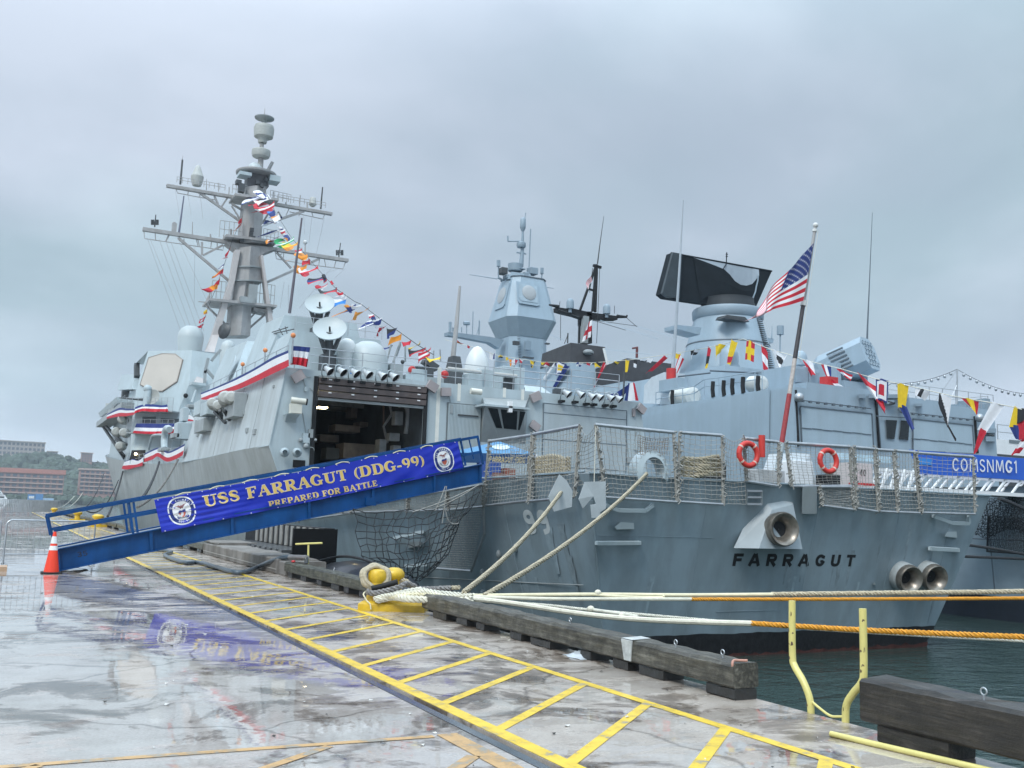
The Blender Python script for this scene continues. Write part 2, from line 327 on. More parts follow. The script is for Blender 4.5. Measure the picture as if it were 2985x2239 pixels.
MASTG = mat('mast_grey_brown', (0.35,0.345,0.345), 0.55, var=0.10, scale=1.5, streak=0.15)
TAN = mat('radar_panel_tan', (0.47,0.43,0.385), 0.6, var=0.04, scale=0.6)
LEGT = mat('mast_leg_pale', (0.46,0.43,0.42), 0.55, var=0.06, scale=1)
BLACK = mat('black_paint', (0.014,0.015,0.017), 0.6, var=0.2, spec=0.3)
NAVYK = mat('radar_black', (0.010,0.015,0.020), 0.75, var=0.2, scale=1.0, spec=0.2)
DARKM = mat('dark_metal', (0.055,0.06,0.065), 0.5, var=0.2, scale=3)
STEEL = mat('galvanised_steel', (0.42,0.44,0.46), 0.38, metal=0.7, var=0.15, scale=4)
WHITE = mat('white_paint', (0.74,0.75,0.76), 0.4, var=0.05, scale=1)
DOME = mat('radome_grey', (0.42,0.465,0.475), 0.45, var=0.03, scale=1)
DOMEW = mat('radome_white', (0.60,0.62,0.62), 0.4, var=0.03, scale=1)
CREAM = mat('cream_stripe', (0.66,0.66,0.61), 0.45, var=0.06, scale=2)
RED = mat('flag_red', (0.50,0.012,0.030), 0.7, var=0.08, scale=5)
BLUE = mat('flag_blue', (0.012,0.030,0.17), 0.7, var=0.08, scale=5)
FWHITE = mat('flag_white', (0.72,0.72,0.74), 0.7, var=0.05, scale=5)
YEL = mat('flag_yellow', (0.74,0.50,0.015), 0.7, var=0.07, scale=5)
ORG = mat('flag_orange', (0.70,0.25,0.015), 0.7, var=0.07, scale=5)
FBLK = mat('flag_black', (0.018,0.018,0.022), 0.7, var=0.1, scale=5)
GREEN = mat('flag_green', (0.03,0.38,0.14), 0.7, var=0.07, scale=5)
LBLUE = mat('flag_sky_blue', (0.03,0.22,0.62), 0.7, var=0.07, scale=5)
DRED = mat('red_paint', (0.50,0.03,0.03), 0.5, var=0.1)
LRING = mat('life_ring_red', (0.56,0.04,0.03), 0.5, var=0.08, scale=4)
GANG = mat('gangway_blue_paint', (0.002,0.058,0.205), 0.5, spec=0.3, var=0.22, scale=1.6, streak=0.25, bump=0.15, bscale=5, detail=8)
GANGD = mat('gangway_dark_blue', (0.012,0.045,0.16), 0.4, var=0.12)
BANN = mat('banner_royal_blue', (0.006,0.022,0.40), 0.38, var=0.05, scale=2, coat=0.06)
GOLD = mat('banner_gold', (0.68,0.47,0.14), 0.45, var=0.05)
ROPE = mat('rope_tan', (0.42,0.365,0.265), 0.85, var=0.22, scale=25, bump=0.5, bscale=80)
ROPEW = mat('rope_white', (0.58,0.56,0.48), 0.8, var=0.18, scale=8, bump=0.5, bscale=70)
ROPEY = mat('rope_cream', (0.66,0.60,0.42), 0.7, var=0.10, scale=8, bump=0.3, bscale=80)
ROPEO = mat('rope_orange', (0.64,0.28,0.02), 0.65, var=0.16, scale=12, bump=0.4, bscale=90)
ROPED = mat('rope_dark', (0.03,0.032,0.036), 0.8, var=0.2, scale=10)
ROPEG = mat('net_cord_grey', (0.30,0.295,0.275), 0.85, var=0.25, scale=12)
NETD = mat('net_cord_dark', (0.035,0.04,0.045), 0.85, var=0.3, scale=6)
BYEL = mat('bollard_yellow', (0.68,0.44,0.018), 0.42, var=0.16, scale=7, streak=0.3, coat=0.2, bump=0.2, bscale=25)
PYEL = mat('pale_yellow_paint', (0.63,0.55,0.19), 0.40, var=0.10, scale=5, coat=0.2)
RUST = mat('chipped_rust', (0.11,0.075,0.05), 0.8, var=0.3, scale=20)
RUBBER = mat('fender_rubber', (0.022,0.026,0.034), 0.32, var=0.25, scale=2, coat=0.3, bump=0.2, bscale=8)
HOSE = mat('hose_grey_blue', (0.06,0.08,0.10), 0.4, var=0.2, scale=6, coat=0.3)
CONEO = mat('cone_orange', (0.80,0.05,0.018), 0.45, var=0.05, scale=4)
REFL = mat('cone_white_band', (0.72,0.73,0.74), 0.35, var=0.08, scale=12)
BRONZE = mat('chock_bronze', (0.24,0.215,0.185), 0.34, metal=0.65, var=0.4, scale=3)
GLASS = mat('dark_window_glass', (0.008,0.014,0.018), 0.10, var=0.2, spec=0.35)
GLASSG = mat('grey_window_glass', (0.13,0.16,0.175), 0.12, var=0.1, spec=0.7)
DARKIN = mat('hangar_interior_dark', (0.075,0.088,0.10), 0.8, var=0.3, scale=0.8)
DARKIN2 = mat('hangar_gear_brown', (0.36,0.31,0.275), 0.7, var=0.3, scale=1.5)
DARKIN3 = mat('hangar_gear_grey', (0.38,0.39,0.395), 0.6, var=0.3, scale=1.5)
SHUT = mat('shutter_brown', (0.155,0.125,0.120), 0.5, var=0.15, scale=2, streak=0.15)
TENT = mat('canopy_blue', (0.05,0.20,0.38), 0.5, var=0.06, scale=2)
CSNM = mat('brow_banner_blue', (0.012,0.10,0.52), 0.4, var=0.04, scale=2)
LAMP = mat('lamp_glow', (1.0,0.82,0.45), 0.5, emit=14.0)
TARP = mat('white_tarp', (0.50,0.54,0.57), 0.5, var=0.06, scale=3, bump=0.5, bscale=2.5)
CANV = mat('canister_grey', (0.40,0.41,0.39), 0.55, var=0.10, scale=4)

# ================================================================ SETTING
def ground_mat(name, tint=(1,1,1), puddle=0.5, scl=1.0):
    m = bpy.data.materials.new(name); m.use_nodes = True; nt = m.node_tree; N = nt.nodes; L = nt.links
    b = N['Principled BSDF']; geo = N.new('ShaderNodeNewGeometry')
    def noise(s, d=5, r=0.55, dist=0.0, sc=(1,1,1), off=(0,0,0)):
        mp = N.new('ShaderNodeMapping'); mp.inputs['Scale'].default_value = sc; mp.inputs['Location'].default_value = off; L.new(geo.outputs['Position'], mp.inputs[0])
        n = N.new('ShaderNodeTexNoise'); n.inputs['Scale'].default_value = s; n.inputs['Detail'].default_value = d; n.inputs['Roughness'].default_value = r; n.inputs['Distortion'].default_value = dist
        L.new(mp.outputs[0], n.inputs['Vector']); return n.outputs[0]
    def ramp(src, stops):
        r = N.new('ShaderNodeValToRGB'); L.new(src, r.inputs[0]); e = r.color_ramp.elements
        e[0].position, e[0].color = stops[0][0], (*stops[0][1], 1); e[1].position, e[1].color = stops[-1][0], (*stops[-1][1], 1)
        for p, c in stops[1:-1]: q = e.new(p); q.color = (*c, 1)
        return r.outputs[0]
    def mul(a, bb, f=1.0):
        x = N.new('ShaderNodeMix'); x.data_type = 'RGBA'; x.blend_type = 'MULTIPLY'; x.inputs[0].default_value = f; L.new(a, x.inputs[6]); L.new(bb, x.inputs[7]); return x.outputs[2]
    t = V(tint)
    base = ramp(noise(1.3, 8, 0.65), [(0.28, V((0.27,0.24,0.215))*t), (0.5, V((0.41,0.385,0.365))*t), (0.72, V((0.50,0.48,0.46))*t)])
    stain = ramp(noise(0.95*scl, 9, 0.68, 0.5, off=(7,3,0)), [(0.385, (0.25,0.21,0.175)), (0.45, (0.46,0.41,0.37)), (0.485, (0.94,0.92,0.91)), (0.60, (1,1,1))])
    fine = ramp(noise(42, 3, 0.6), [(0.3, (0.82,0.82,0.82)), (0.7, (1.12,1.12,1.12))])
    mpw = N.new('ShaderNodeTexNoise'); mpw.inputs['Scale'].default_value = 1.1; mpw.inputs['Detail'].default_value = 6; L.new(geo.outputs['Position'], mpw.inputs['Vector'])
    sc_ = N.new('ShaderNodeVectorMath'); sc_.operation = 'MULTIPLY_ADD'; L.new(mpw.outputs['Color'], sc_.inputs[0]); sc_.inputs[1].default_value = (0.9,0.9,0); L.new(geo.outputs['Position'], sc_.inputs[2])
    vo = N.new('ShaderNodeTexVoronoi'); vo.feature = 'DISTANCE_TO_EDGE'; vo.inputs['Scale'].default_value = 0.34; L.new(sc_.outputs[0], vo.inputs['Vector'])
    crack = ramp(vo.outputs[0], [(0.0, (0.42,0.39,0.36)), (0.004, (0.62,0.60,0.58)), (0.009, (1,1,1))])
    L.new(mul(mul(mul(base, stain), fine), crack), b.inputs['Base Color'])
    # standing water: mirror-flat puddles between only damp, rougher concrete
    p1 = noise(0.62*scl, 8, 0.62, 0.5, sc=(0.75,1.25,1)); p2 = noise(2.6, 6, 0.62, 0.3, sc=(0.7,1.5,1))
    mx = N.new('ShaderNodeMix'); mx.inputs[0].default_value = 0.46; L.new(p1, mx.inputs[2]); L.new(p2, mx.inputs[3])
    mask = N.new('ShaderNodeMapRange'); mask.interpolation_type = 'SMOOTHSTEP'; L.new(mx.outputs[0], mask.inputs[0])
    mask.inputs[1].default_value = puddle-0.022; mask.inputs[2].default_value = puddle+0.018
    rg = N.new('ShaderNodeMapRange'); L.new(mask.outputs[0], rg.inputs[0]); rg.inputs[3].default_value = 0.30; rg.inputs[4].default_value = 0.5
    L.new(rg.outputs[0], b.inputs['Roughness'])
    b.inputs['Specular IOR Level'].default_value = 0.35
    cw = N.new('ShaderNodeMapRange'); L.new(mask.outputs[0], cw.inputs[0]); cw.inputs[3].default_value = 0.48; cw.inputs[4].default_value = 1.0
    L.new(cw.outputs[0], b.inputs['Coat Weight'])
    cr = N.new('ShaderNodeMapRange'); L.new(mask.outputs[0], cr.inputs[0]); cr.inputs[3].default_value = 0.33; cr.inputs[4].default_value = 0.012
    L.new(cr.outputs[0], b.inputs['Coat Roughness']); b.inputs['Coat IOR'].default_value = 1.85
    hb = noise(34, 7, 0.7); bp = N.new('ShaderNodeBump'); bp.inputs['Distance'].default_value = 0.006; bp.inputs['Strength'].default_value = 0.7; L.new(hb, bp.inputs['Height']); L.new(bp.outputs[0], b.inputs['Normal'])
    h2 = N.new('ShaderNodeMix'); L.new(mask.outputs[0], h2.inputs[0]); L.new(hb, h2.inputs[2]); h2.inputs[3].default_value = 0.5
    rip = noise(3.2, 3, 0.5, sc=(1,1,1)); ra = N.new('ShaderNodeMath'); ra.operation = 'MULTIPLY_ADD'; L.new(rip, ra.inputs[0]); ra.inputs[1].default_value = 0.55; L.new(h2.outputs[0], ra.inputs[2])
    b2 = N.new('ShaderNodeBump'); b2.inputs['Distance'].default_value = 0.0042; b2.inputs['Strength'].default_value = 0.5; L.new(ra.outputs[0], b2.inputs['Height']); L.new(b2.outputs[0], b.inputs['Coat Normal'])
    return m
def paint_mat(name, col, wear=0.40):
    m = bpy.data.materials.new(name); m.use_nodes = True; nt = m.node_tree; N = nt.nodes; L = nt.links
    b = N['Principled BSDF']; geo = N.new('ShaderNodeNewGeometry')
    n = N.new('ShaderNodeTexNoise'); n.inputs['Scale'].default_value = 5.0; n.inputs['Detail'].default_value = 8; n.inputs['Roughness'].default_value = 0.7; L.new(geo.outputs['Position'], n.inputs['Vector'])
    r = N.new('ShaderNodeValToRGB'); L.new(n.outputs[0], r.inputs[0]); e = r.color_ramp.elements
    c = V(col)
    e[0].position = wear-0.10; e[0].color = (0.30,0.27,0.22,1); e[1].position = 0.72; e[1].color = (*(c*1.12), 1)
    q = e.new(wear-0.03); q.color = (*(c*0.78), 1); q = e.new(0.52); q.color = (*c, 1)
    L.new(r.outputs[0], b.inputs['Base Color']); b.inputs['Roughness'].default_value = 0.35
    b.inputs['Coat Weight'].default_value = 0.35; b.inputs['Coat Roughness'].default_value = 0.14; b.inputs['Coat IOR'].default_value = 1.30
    return m
G_LEFT = ground_mat('wet_concrete_apron', (1.04,0.99,0.95), 0.452)
G_LANE = ground_mat('wet_concrete_lane', (1.08,1.0,0.91), 0.505, 1.2)
G_EDGE = mat('pier_edge_concrete', (0.26,0.24,0.22), 0.7, var=0.25, scale=2, bump=0.5, bscale=12, streak=0.3)
WATERZ = -2.14
def water_mat():
    m = bpy.data.materials.new('harbour_water'); m.use_nodes = True; nt = m.node_tree; N = nt.nodes; L = nt.links
    b = N['Principled BSDF']; b.inputs['Base Color'].default_value = (0.032,0.054,0.048,1); b.inputs['Roughness'].default_value = 0.06; b.inputs['IOR'].default_value = 1.33
    geo = N.new('ShaderNodeNewGeometry'); hs = []
    for s, sc, w in ((0.55,(1,1.7,1),1.0), (1.9,(1,1.5,1),0.45), (6.0,(1,1.3,1),0.16)):
        mp = N.new('ShaderNodeMapping'); mp.inputs['Scale'].default_value = sc; mp.inputs['Rotation'].default_value = (0,0,0.5); L.new(geo.outputs['Position'], mp.inputs[0])
        n = N.new('ShaderNodeTexNoise'); n.inputs['Scale'].default_value = s; n.inputs['Detail'].default_value = 3; n.inputs['Distortion'].default_value = 0.6; L.new(mp.outputs[0], n.inputs['Vector'])
        mu = N.new('ShaderNodeMath'); mu.operation = 'MULTIPLY'; L.new(n.outputs[0], mu.inputs[0]); mu.inputs[1].default_value = w; hs.append(mu.outputs[0])
    a = N.new('ShaderNodeMath'); L.new(hs[0], a.inputs[0]); L.new(hs[1], a.inputs[1]); a2 = N.new('ShaderNodeMath'); L.new(a.outputs[0], a2.inputs[0]); L.new(hs[2], a2.inputs[1])
    bp = N.new('ShaderNodeBump'); bp.inputs['Distance'].default_value = 0.22; bp.inputs['Strength'].default_value = 0.55; L.new(a2.outputs[0], bp.inputs['Height']); L.new(bp.outputs[0], b.inputs['Normal'])
    return m
MB().poly([(-1400,-280,WATERZ),(2500,-280,WATERZ),(2500,1550,WATERZ),(-1400,1550,WATERZ)]).build('water', water_mat(), kind='structure')
EDGE = 6.28
d = MB(); d.box((-110,-40,-1.1),(3.185,395,0)); d.build('pier_deck', G_LEFT, kind='structure')
d = MB(); d.box((3.335,-40,-1.1),(EDGE,395,0)); d.build('pier_lane', G_LANE, kind='structure')
d = MB()
d.box((3.185,-40,-1.1),(3.335,395,-0.045)); d.build('rail_channel', mat('channel_steel', (0.10,0.115,0.13), 0.22, metal=0.55, var=0.3, scale=2, coat=0.6), kind='structure')
d = MB(); d.box((3.190,-40,-0.045),(3.203,395,0.004)); d.box((3.222,-40,-0.045),(3.300,395,-0.012))
d.build('rail_channel_bars', mat('rail_steel', (0.19,0.205,0.225), 0.20, metal=0.7, var=0.25, scale=3, coat=0.5), kind='structure')
# pier skirt and piles below the deck
d = MB(); d.box((EDGE-0.3,-40,-1.3),(EDGE-0.004,395,-1.104))
for k in range(40): d.cyl((EDGE-0.5,-20+6*k,-2.6),(EDGE-0.5,-20+6*k,-1.2),0.28,n=8)
d.build('pier_skirt', G_EDGE, kind='structure')
P_YEL = paint_mat('marking_yellow', (0.80,0.54,0.035), 0.455); P_OLD = paint_mat('marking_faded_orange', (0.55,0.33,0.13), 0.50)
z4 = 0.004
def strip(mb, a, b, w, z=z4):
    a, b = V((*a, z)), V((*b, z)); n = V((-(b-a).y, (b-a).x, 0)).normalized()*w/2
    mb.poly([a-n, b-n, b+n, a+n])
d = MB(); strip(d, (3.41,-30), (3.41,200), 0.135); d.build('painted_line_beside_rail', P_YEL, kind='structure')
d = MB(); strip(d, (5.17,-30), (5.17,200), 0.11); d.build('painted_line_inner', P_YEL, kind='structure')
d = MB()
for k in range(-5, 60):
    y5 = 7.12+1.037*k; w = 0.040
    # a rung ends on both long lines: parallelogram cut along Y
    d.poly([(3.478, y5-1.455-w*1.6, z4), (5.114, y5-w*1.6, z4), (5.114, y5+w*1.6, z4), (3.478, y5-1.455+w*1.6, z4)])
d.build('painted_hatching', P_YEL, kind='structure')
d = MB(); strip(d, (-6.0,7.05), (2.90,6.63), 0.075); strip(d, (3.02,6.67), (3.02,-10), 0.16)
d.build('painted_line_faded', P_OLD, kind='structure')
d = MB(); strip(d, (0.9,5.66), (2.12,6.60), 0.075); strip(d, (1.70,4.8), (2.93,6.02), 0.10); strip(d, (-0.9,5.75), (0.35,6.72), 0.075)
d.build('painted_hatching_faded', P_OLD, kind='structure')

# ---------------------------------------------------------------- far shore
HZ = 1100.0
def ridge(x): return 47 + 7*math.sin(x*0.011+1.0) + 4*math.sin(x*0.037)
def hill_h(x, t): return WATERZ-0.5 + ridge(x)*min(1.0, max(0.0, (t-0.10)/0.62))**1.3
HILLM = mat('hillside_earth', (0.06,0.085,0.06), 0.9, var=0.3, scale=0.03)
d = MB(); d.grid(lambda u, v: (lerp(-1200,2400,u), HZ+v*420, hill_h(lerp(-1200,2400,u), v)), 120, 14); d.build('far_hillside', HILLM, kind='structure')
WOODM = mat('hillside_foliage', (0.06,0.088,0.062), 0.9, var=0.45, scale=0.08, detail=8)
rnd = random.Random(3)
d = MB()
def crown(mb, c, r, rs):
    n, m = 7, 4; rings = []
    for k in range(m+1):
        a = -0.5*PI+PI*k/m; rings.append([V(c)+V((math.cos(a)*math.cos(2*PI*i/n), math.cos(a)*math.sin(2*PI*i/n), 0.9*math.sin(a)))*r*rs.uniform(0.72,1.18) for i in range(n)])
    mb.loft(rings, cap=False)
for k in range(5600):
    x = rnd.uniform(-260, 620) if k < 4600 else rnd.uniform(620, 2300); t = rnd.uniform(0.0, 0.80); r = rnd.uniform(3.2, 7.5)*(0.75 if t > .7 else 1)
    crown(d, (x, HZ+t*420, hill_h(x, t)+r*0.62), r, rnd)
for k in range(420):
    r = rnd.uniform(3.0,6.0); x = rnd.uniform(-120, 330); y = HZ-rnd.uniform(38,60); crown(d, (x, y, WATERZ+1.0+r*.5), r, rnd)
d.build('hillside_woods', WOODM, kind='stuff')
BRICKM = mat('far_brick', (0.34,0.205,0.18), 0.85, var=0.08, scale=0.1); BRICKG = mat('far_brick_grey', (0.40,0.36,0.335), 0.85, var=0.08, scale=0.1)
ROOFR = mat('far_roof_red', (0.46,0.19,0.15), 0.8, var=0.08, scale=0.1); FARW = mat('far_window', (0.10,0.115,0.14), 0.3, var=0.2, scale=0.3); BALC = mat('far_balcony', (0.50,0.38,0.34), 0.8, var=0.1, scale=0.2)
def far_building(px0, px1, ptop, pbot, Y, dep, floors, cols, wallm, roofm, label, roofh=2.0, balcony=False):
    a = U((px0, pbot), 'y', Y); b = U((px1, pbot), 'y', Y); zt = U((px1, ptop), 'y', Y).z; z0 = min(a.z, b.z)-6
    t = thing('apartment_block', label, 'building', ((a.x+b.x)/2, Y, z0), 'apartment blocks on the far shore')
    w = MB(); w.box((a.x, Y, z0), (b.x, Y+dep, zt)); w.build('wall', wallm, t)
    r = MB(); r.box((a.x-1, Y-1.2, zt), (b.x+1, Y+dep+1, zt+roofh)); r.build('roof', roofm, t)
    fh = (zt-a.z)/floors; cw = (b.x-a.x)/cols
    wm = MB(); wm.box((-cw*0.32, -0.35, -fh*0.28), (cw*0.32, 0.3, fh*0.28)); w0 = None
    for f in range(floors):
        for c in range(cols):
            p = V((a.x+(c+.5)*cw, Y, a.z+(f+.5)*fh))
            if w0 is None:
                w0 = MB(); w0.v = [(v[0]+p.x, v[1]+p.y, v[2]+p.z) for v in wm.v]; w0.f = wm.f; w0.mi = wm.mi
                w0 = w0.build('window', FARW, t); p0 = p
            else:
                o = w0.copy(); COL.objects.link(o); o.parent = t; o.location = w0.location + (p-p0)
        if balcony and f:
            bb = MB(); bb.box((a.x+1, Y-1.6, a.z+f*fh-0.5), (b.x-1, Y-0.01, a.z+f*fh+0.4)); bb.build('balcony', BALC, t)
far_building(-260, 183, 1384, 1440, HZ-35, 22, 5, 22, BRICKM, ROOFR, 'long brick apartment block with red roof on the far shore', 4.5, True)
far_building(228, 345, 1374, 1440, HZ-28, 20, 6, 8, BRICKM, BALC, 'stepped brick apartment block on the far shore beside the destroyer bow', 1.5, True)
far_building(-200, 130, 1292, 1316, HZ+330, 20, 3, 26, BRICKG, BRICKG, 'long grey flat roofed block on the crest of the hill', 1.2)
far_building(137, 166, 1318, 1342, HZ+300, 14, 3, 4, BRICKG, BRICKG, 'small grey square block on the wooded crest', 1.0)
far_building(236, 268, 1322, 1346, HZ+270, 14, 4, 4, BRICKM, BALC, 'small brick block half hidden by trees on the crest', 1.0)
# blue ferry landing barge on the river
def P_at(px, py, Y): return U((px, py), 'y', Y)
BB = mat('far_barge_blue', (0.06,0.22,0.48), 0.5, var=0.1, scale=0.5)
a = P_at(80, 1463, 980); b = P_at(158, 1463, 980); s = (b.x-a.x)/78
t = thing('landing_barge', 'blue landing barge with two cabins moored on the river', 'barge', (a.x, 980, WATERZ))
m_ = MB(); m_.box((a.x,980,WATERZ-.3),(b.x+4,992,WATERZ+2.5)); m_.build('hull', DARKM, t)
m_ = MB(); m_.box((a.x,981,WATERZ+2.5),(a.x+20*s,991,WATERZ+8)); m_.box((a.x+22*s,981,WATERZ+2.5),(a.x+44*s,991,WATERZ+8.5)); m_.build('cabin', BB, t)
m_ = MB(); m_.box((a.x+45*s,981,WATERZ+2.5),(a.x+76*s,991,WATERZ+5)); m_.build('deck_house', mat('far_barge_pale', (0.35,0.50,0.66), .5), t)
m_ = MB(); m_.box((a.x+3*s,980.7,WATERZ+4.2),(a.x+18*s,981.2,WATERZ+6.4)); m_.build('window', WHITE, t)
# white motor yacht beyond the pier's far side
def yacht():
    Y = 560; a = P_at(-80, 1455, Y); b = P_at(22, 1455, Y); c = P_at(40, 1458, Y)
    t = thing('motor_yacht', 'white motor yacht with three decks lying past the end of the pier', 'yacht', (a.x, Y, WATERZ))
    h = MB(); zt = 0.6+WATERZ+2.6
    h.loft([[(a.x,Y,WATERZ),(b.x,Y,WATERZ),(b.x+1,Y+3,WATERZ),(b.x,Y+6,WATERZ),(a.x,Y+6,WATERZ)], [(a.x,Y-.4,zt),(b.x+1,Y-.2,zt),(c.x+1.5,Y+3,zt+.5),(b.x+1,Y+6.2,zt),(a.x,Y+6.4,zt)]]); h.build('hull', WHITE, t)
    for k, (x1, z0, z1) in enumerate(((b.x, zt, zt+2.2), (b.x-2, zt+2.3, zt+4.2), (b.x-4, zt+4.3, zt+5.6))):
        q = MB(); q.loft([[(a.x,Y+.5,z0),(x1,Y+.5,z0),(x1,Y+5.5,z0),(a.x,Y+5.5,z0)], [(a.x,Y+.8,z1),(x1-1.4,Y+.8,z1),(x1-1.4,Y+5.2,z1),(a.x,Y+5.2,z1)]]); o = q.build('deck_house', WHITE, t)
        q = MB(); q.box((a.x+1,Y+.30,z0+.7),(x1-1.6,Y+.75,z0+1.4)); q.build('window_band', GLASS, o)
yacht()

# ================================================================ ON THE PIER
def wood(name, c, c2, top):
    m = bpy.data.materials.new(name); m.use_nodes = True; nt = m.node_tree; N = nt.nodes; L = nt.links; b = N['Principled BSDF']; geo = N.new('ShaderNodeNewGeometry')
    def nz(sc, s, d=6, r=.65):
        mp = N.new('ShaderNodeMapping'); mp.inputs['Scale'].default_value = sc; L.new(geo.outputs['Position'], mp.inputs[0]); n = N.new('ShaderNodeTexNoise'); n.inputs['Scale'].default_value = s; n.inputs['Detail'].default_value = d; n.inputs['Roughness'].default_value = r; L.new(mp.outputs[0], n.inputs['Vector']); return n.outputs[0]
    g1 = nz((9,.7,9), 3.0); g2 = nz((1,1,1), 4.5, 8, .72)
    r = N.new('ShaderNodeValToRGB'); L.new(g1, r.inputs[0]); e = r.color_ramp.elements; e[0].position = .34; e[0].color = (*(V(c)*.45),1); e[1].position = .68; e[1].color = (*c2,1); q_ = e.new(.5); q_.color = (*c,1)
    r2 = N.new('ShaderNodeValToRGB'); L.new(g2, r2.inputs[0]); e = r2.color_ramp.elements; e[0].position = .36; e[0].color = (.35,.34,.30,1); e[1].position = .62; e[1].color = (1.15,1.15,1.15,1)
    mx = N.new('ShaderNodeMix'); mx.data_type = 'RGBA'; mx.blend_type = 'MULTIPLY'; mx.inputs[0].default_value = 1; L.new(r.outputs[0], mx.inputs[6]); L.new(r2.outputs[0], mx.inputs[7]); L.new(mx.outputs[2], b.inputs['Base Color'])
    b.inputs['Roughness'].default_value = .6
    bp = N.new('ShaderNodeBump'); bp.inputs['Distance'].default_value = .012; bp.inputs['Strength'].default_value = .9; L.new(g1, bp.inputs['Height']); bp2 = N.new('ShaderNodeBump'); bp2.inputs['Distance'].default_value = .02; bp2.inputs['Strength'].default_value = .7; L.new(g2, bp2.inputs['Height']); L.new(bp.outputs[0], bp2.inputs['Normal']); L.new(bp2.outputs[0], b.inputs['Normal'])
    b.inputs['Coat Weight'].default_value = top; b.inputs['Coat Roughness'].default_value = .12; b.inputs['Coat IOR'].default_value = 1.5
    return m
TIMB = wood('bull_rail_timber', (0.072,0.066,0.052), (0.16,0.148,0.12), .25)
TIMBB = wood('bull_rail_timber_black', (0.024,0.019,0.015), (0.055,0.046,0.038), .32)
TIMBG = wood('bull_rail_timber_green', (0.075,0.075,0.055), (0.135,0.135,0.10), .2)
BLOCKM = mat('chock_block_wood', (0.022,0.021,0.020), 0.5, var=0.3, scale=4, bump=0.6, bscale=14, coat=0.2)
CONC = mat('stained_concrete', (0.20,0.185,0.17), 0.7, var=0.22, scale=1.8, bump=0.5, bscale=10, streak=0.32)
def rough_beam(mb, x0, x1, y0, y1, z0, z1, seed, n=26, amp=0.006, bev=0.022):
    r = random.Random(seed); rings = []
    for k in range(n+1):
        y = lerp(y0, y1, k/n); j = lambda: r.uniform(-amp, amp)
        rings.append([(x0+j(), y, z0+bev), (x0+bev, y, z0+j()), (x1-bev, y, z0+j()), (x1, y, z0+bev), (x1+j(), y, z1-bev), (x1-bev, y, z1+j()*1.6), (x0+bev*1.2, y, z1+j()*1.8), (x0+j(), y, z1-bev*1.4+j())])
    mb.loft(rings)
def eyebolt(p, label_parent, r=0.024):
    p = V(p); m = MB(); m.tube([p, p+V((0,0,.035))], .006, 6)
    m.tube([p+V((0,0,.035+r))+V((0, math.sin(q)*r, -math.cos(q)*r)) for q in [2*PI*i/12 for i in range(13)]], .006, 6); m.build('eyebolt', STEEL, label_parent)
def bull_rail(label, y0, y1, z0, z1, m, blocks, bolts, seed, x0=5.99, x1=6.29, mb_=BLOCKM):
    t = thing('bull_rail', label, 'timber kerb', ((x0+x1)/2, (y0+y1)/2, 0), 'timber kerbs along the pier edge')
    q = MB(); rough_beam(q, x0, x1, y0, y1, z0, z1, seed, max(8, int(abs(y1-y0)*6))); q.build('timber', m, t)
    for k, (by, w) in enumerate(blocks):
        q = MB(); rough_beam(q, x0+.02, x1-.02, by-w/2, by+w/2, 0.0, z0+0.004, seed+k+5, 3, 0.006, 0.012); q.build('block', mb_, t)
    for by in bolts: eyebolt((x0+.14, by, z1-.006), t)
    return t
bull_rail('near black timber kerb at right beside the yellow ladder rails', 0.5, 5.52, 0.125, 0.445, TIMBB, [(5.06,0.62),(3.75,0.6),(2.3,0.6),(1.0,.6)], [4.55, 2.4], 11, 5.95, 6.27, TIMBB)
mid = bull_rail('long weathered timber kerb running from the yellow bollard to its gap at the ladder', 7.02, 14.35, 0.10, 0.325, TIMB, [(7.22,0.40),(8.3,0.42),(8.85,.28),(9.55,0.22),(10.6,0.5),(11.25,.3),(12.3,0.25),(12.9,.35),(13.7,0.5)], [7.33, 8.05, 10.1], 23)
q = MB(); q.loft([[(5.978,8.62,.115),(5.978,8.74,.115),(5.978,8.80,.322),(5.978,8.60,.322)],[(5.99,8.62,.115),(5.99,8.74,.115),(5.99,8.80,.328),(5.99,8.60,.328)]]); q.poly([(5.98,8.60,.335),(5.98,8.80,.335),(6.27,8.85,.337),(6.27,8.66,.337)]); q.build('paint_patch', mat('patch_pale_grey',(0.42,0.43,0.42),.6,var=.25,scale=14), mid)
q = MB(); rough_beam(q, 6.02, 6.05, 7.0, 7.0, .2, .3, 3, 1)
q = MB(); q.tube(spline([(6.02,7.05,.27),(6.00,7.04,.315),(6.03,7.06,.345),(6.10,7.07,.342),(6.16,7.02,.345)],4), .012, 6); q.build('rag_strip', mat('faded_pink_cloth',(0.50,0.26,0.20),.8), mid)
bull_rail('greenish weathered timber kerb between concrete wall and yellow bollard', 16.6, 22.75, 0.115, 0.33, TIMBG, [(17.2,0.5),(18.2,.3),(18.9,0.5),(20.0,.35),(21.2,.4),(22.3,.3)], [19.4], 37)
bull_rail('distant timber kerb beyond the concrete wall block', 33.2, 60.0, 0.12, 0.33, TIMBG, [(33.8,.5),(36,.5),(39,.5),(42,.5),(46,.5),(50,.5),(55,.5)], [], 41)
bull_rail('farthest timber kerb toward the destroyer bow', 60.6, 130.0, 0.12, 0.33, TIMBG, [(62+4*k,.5) for k in range(17)], [], 43)
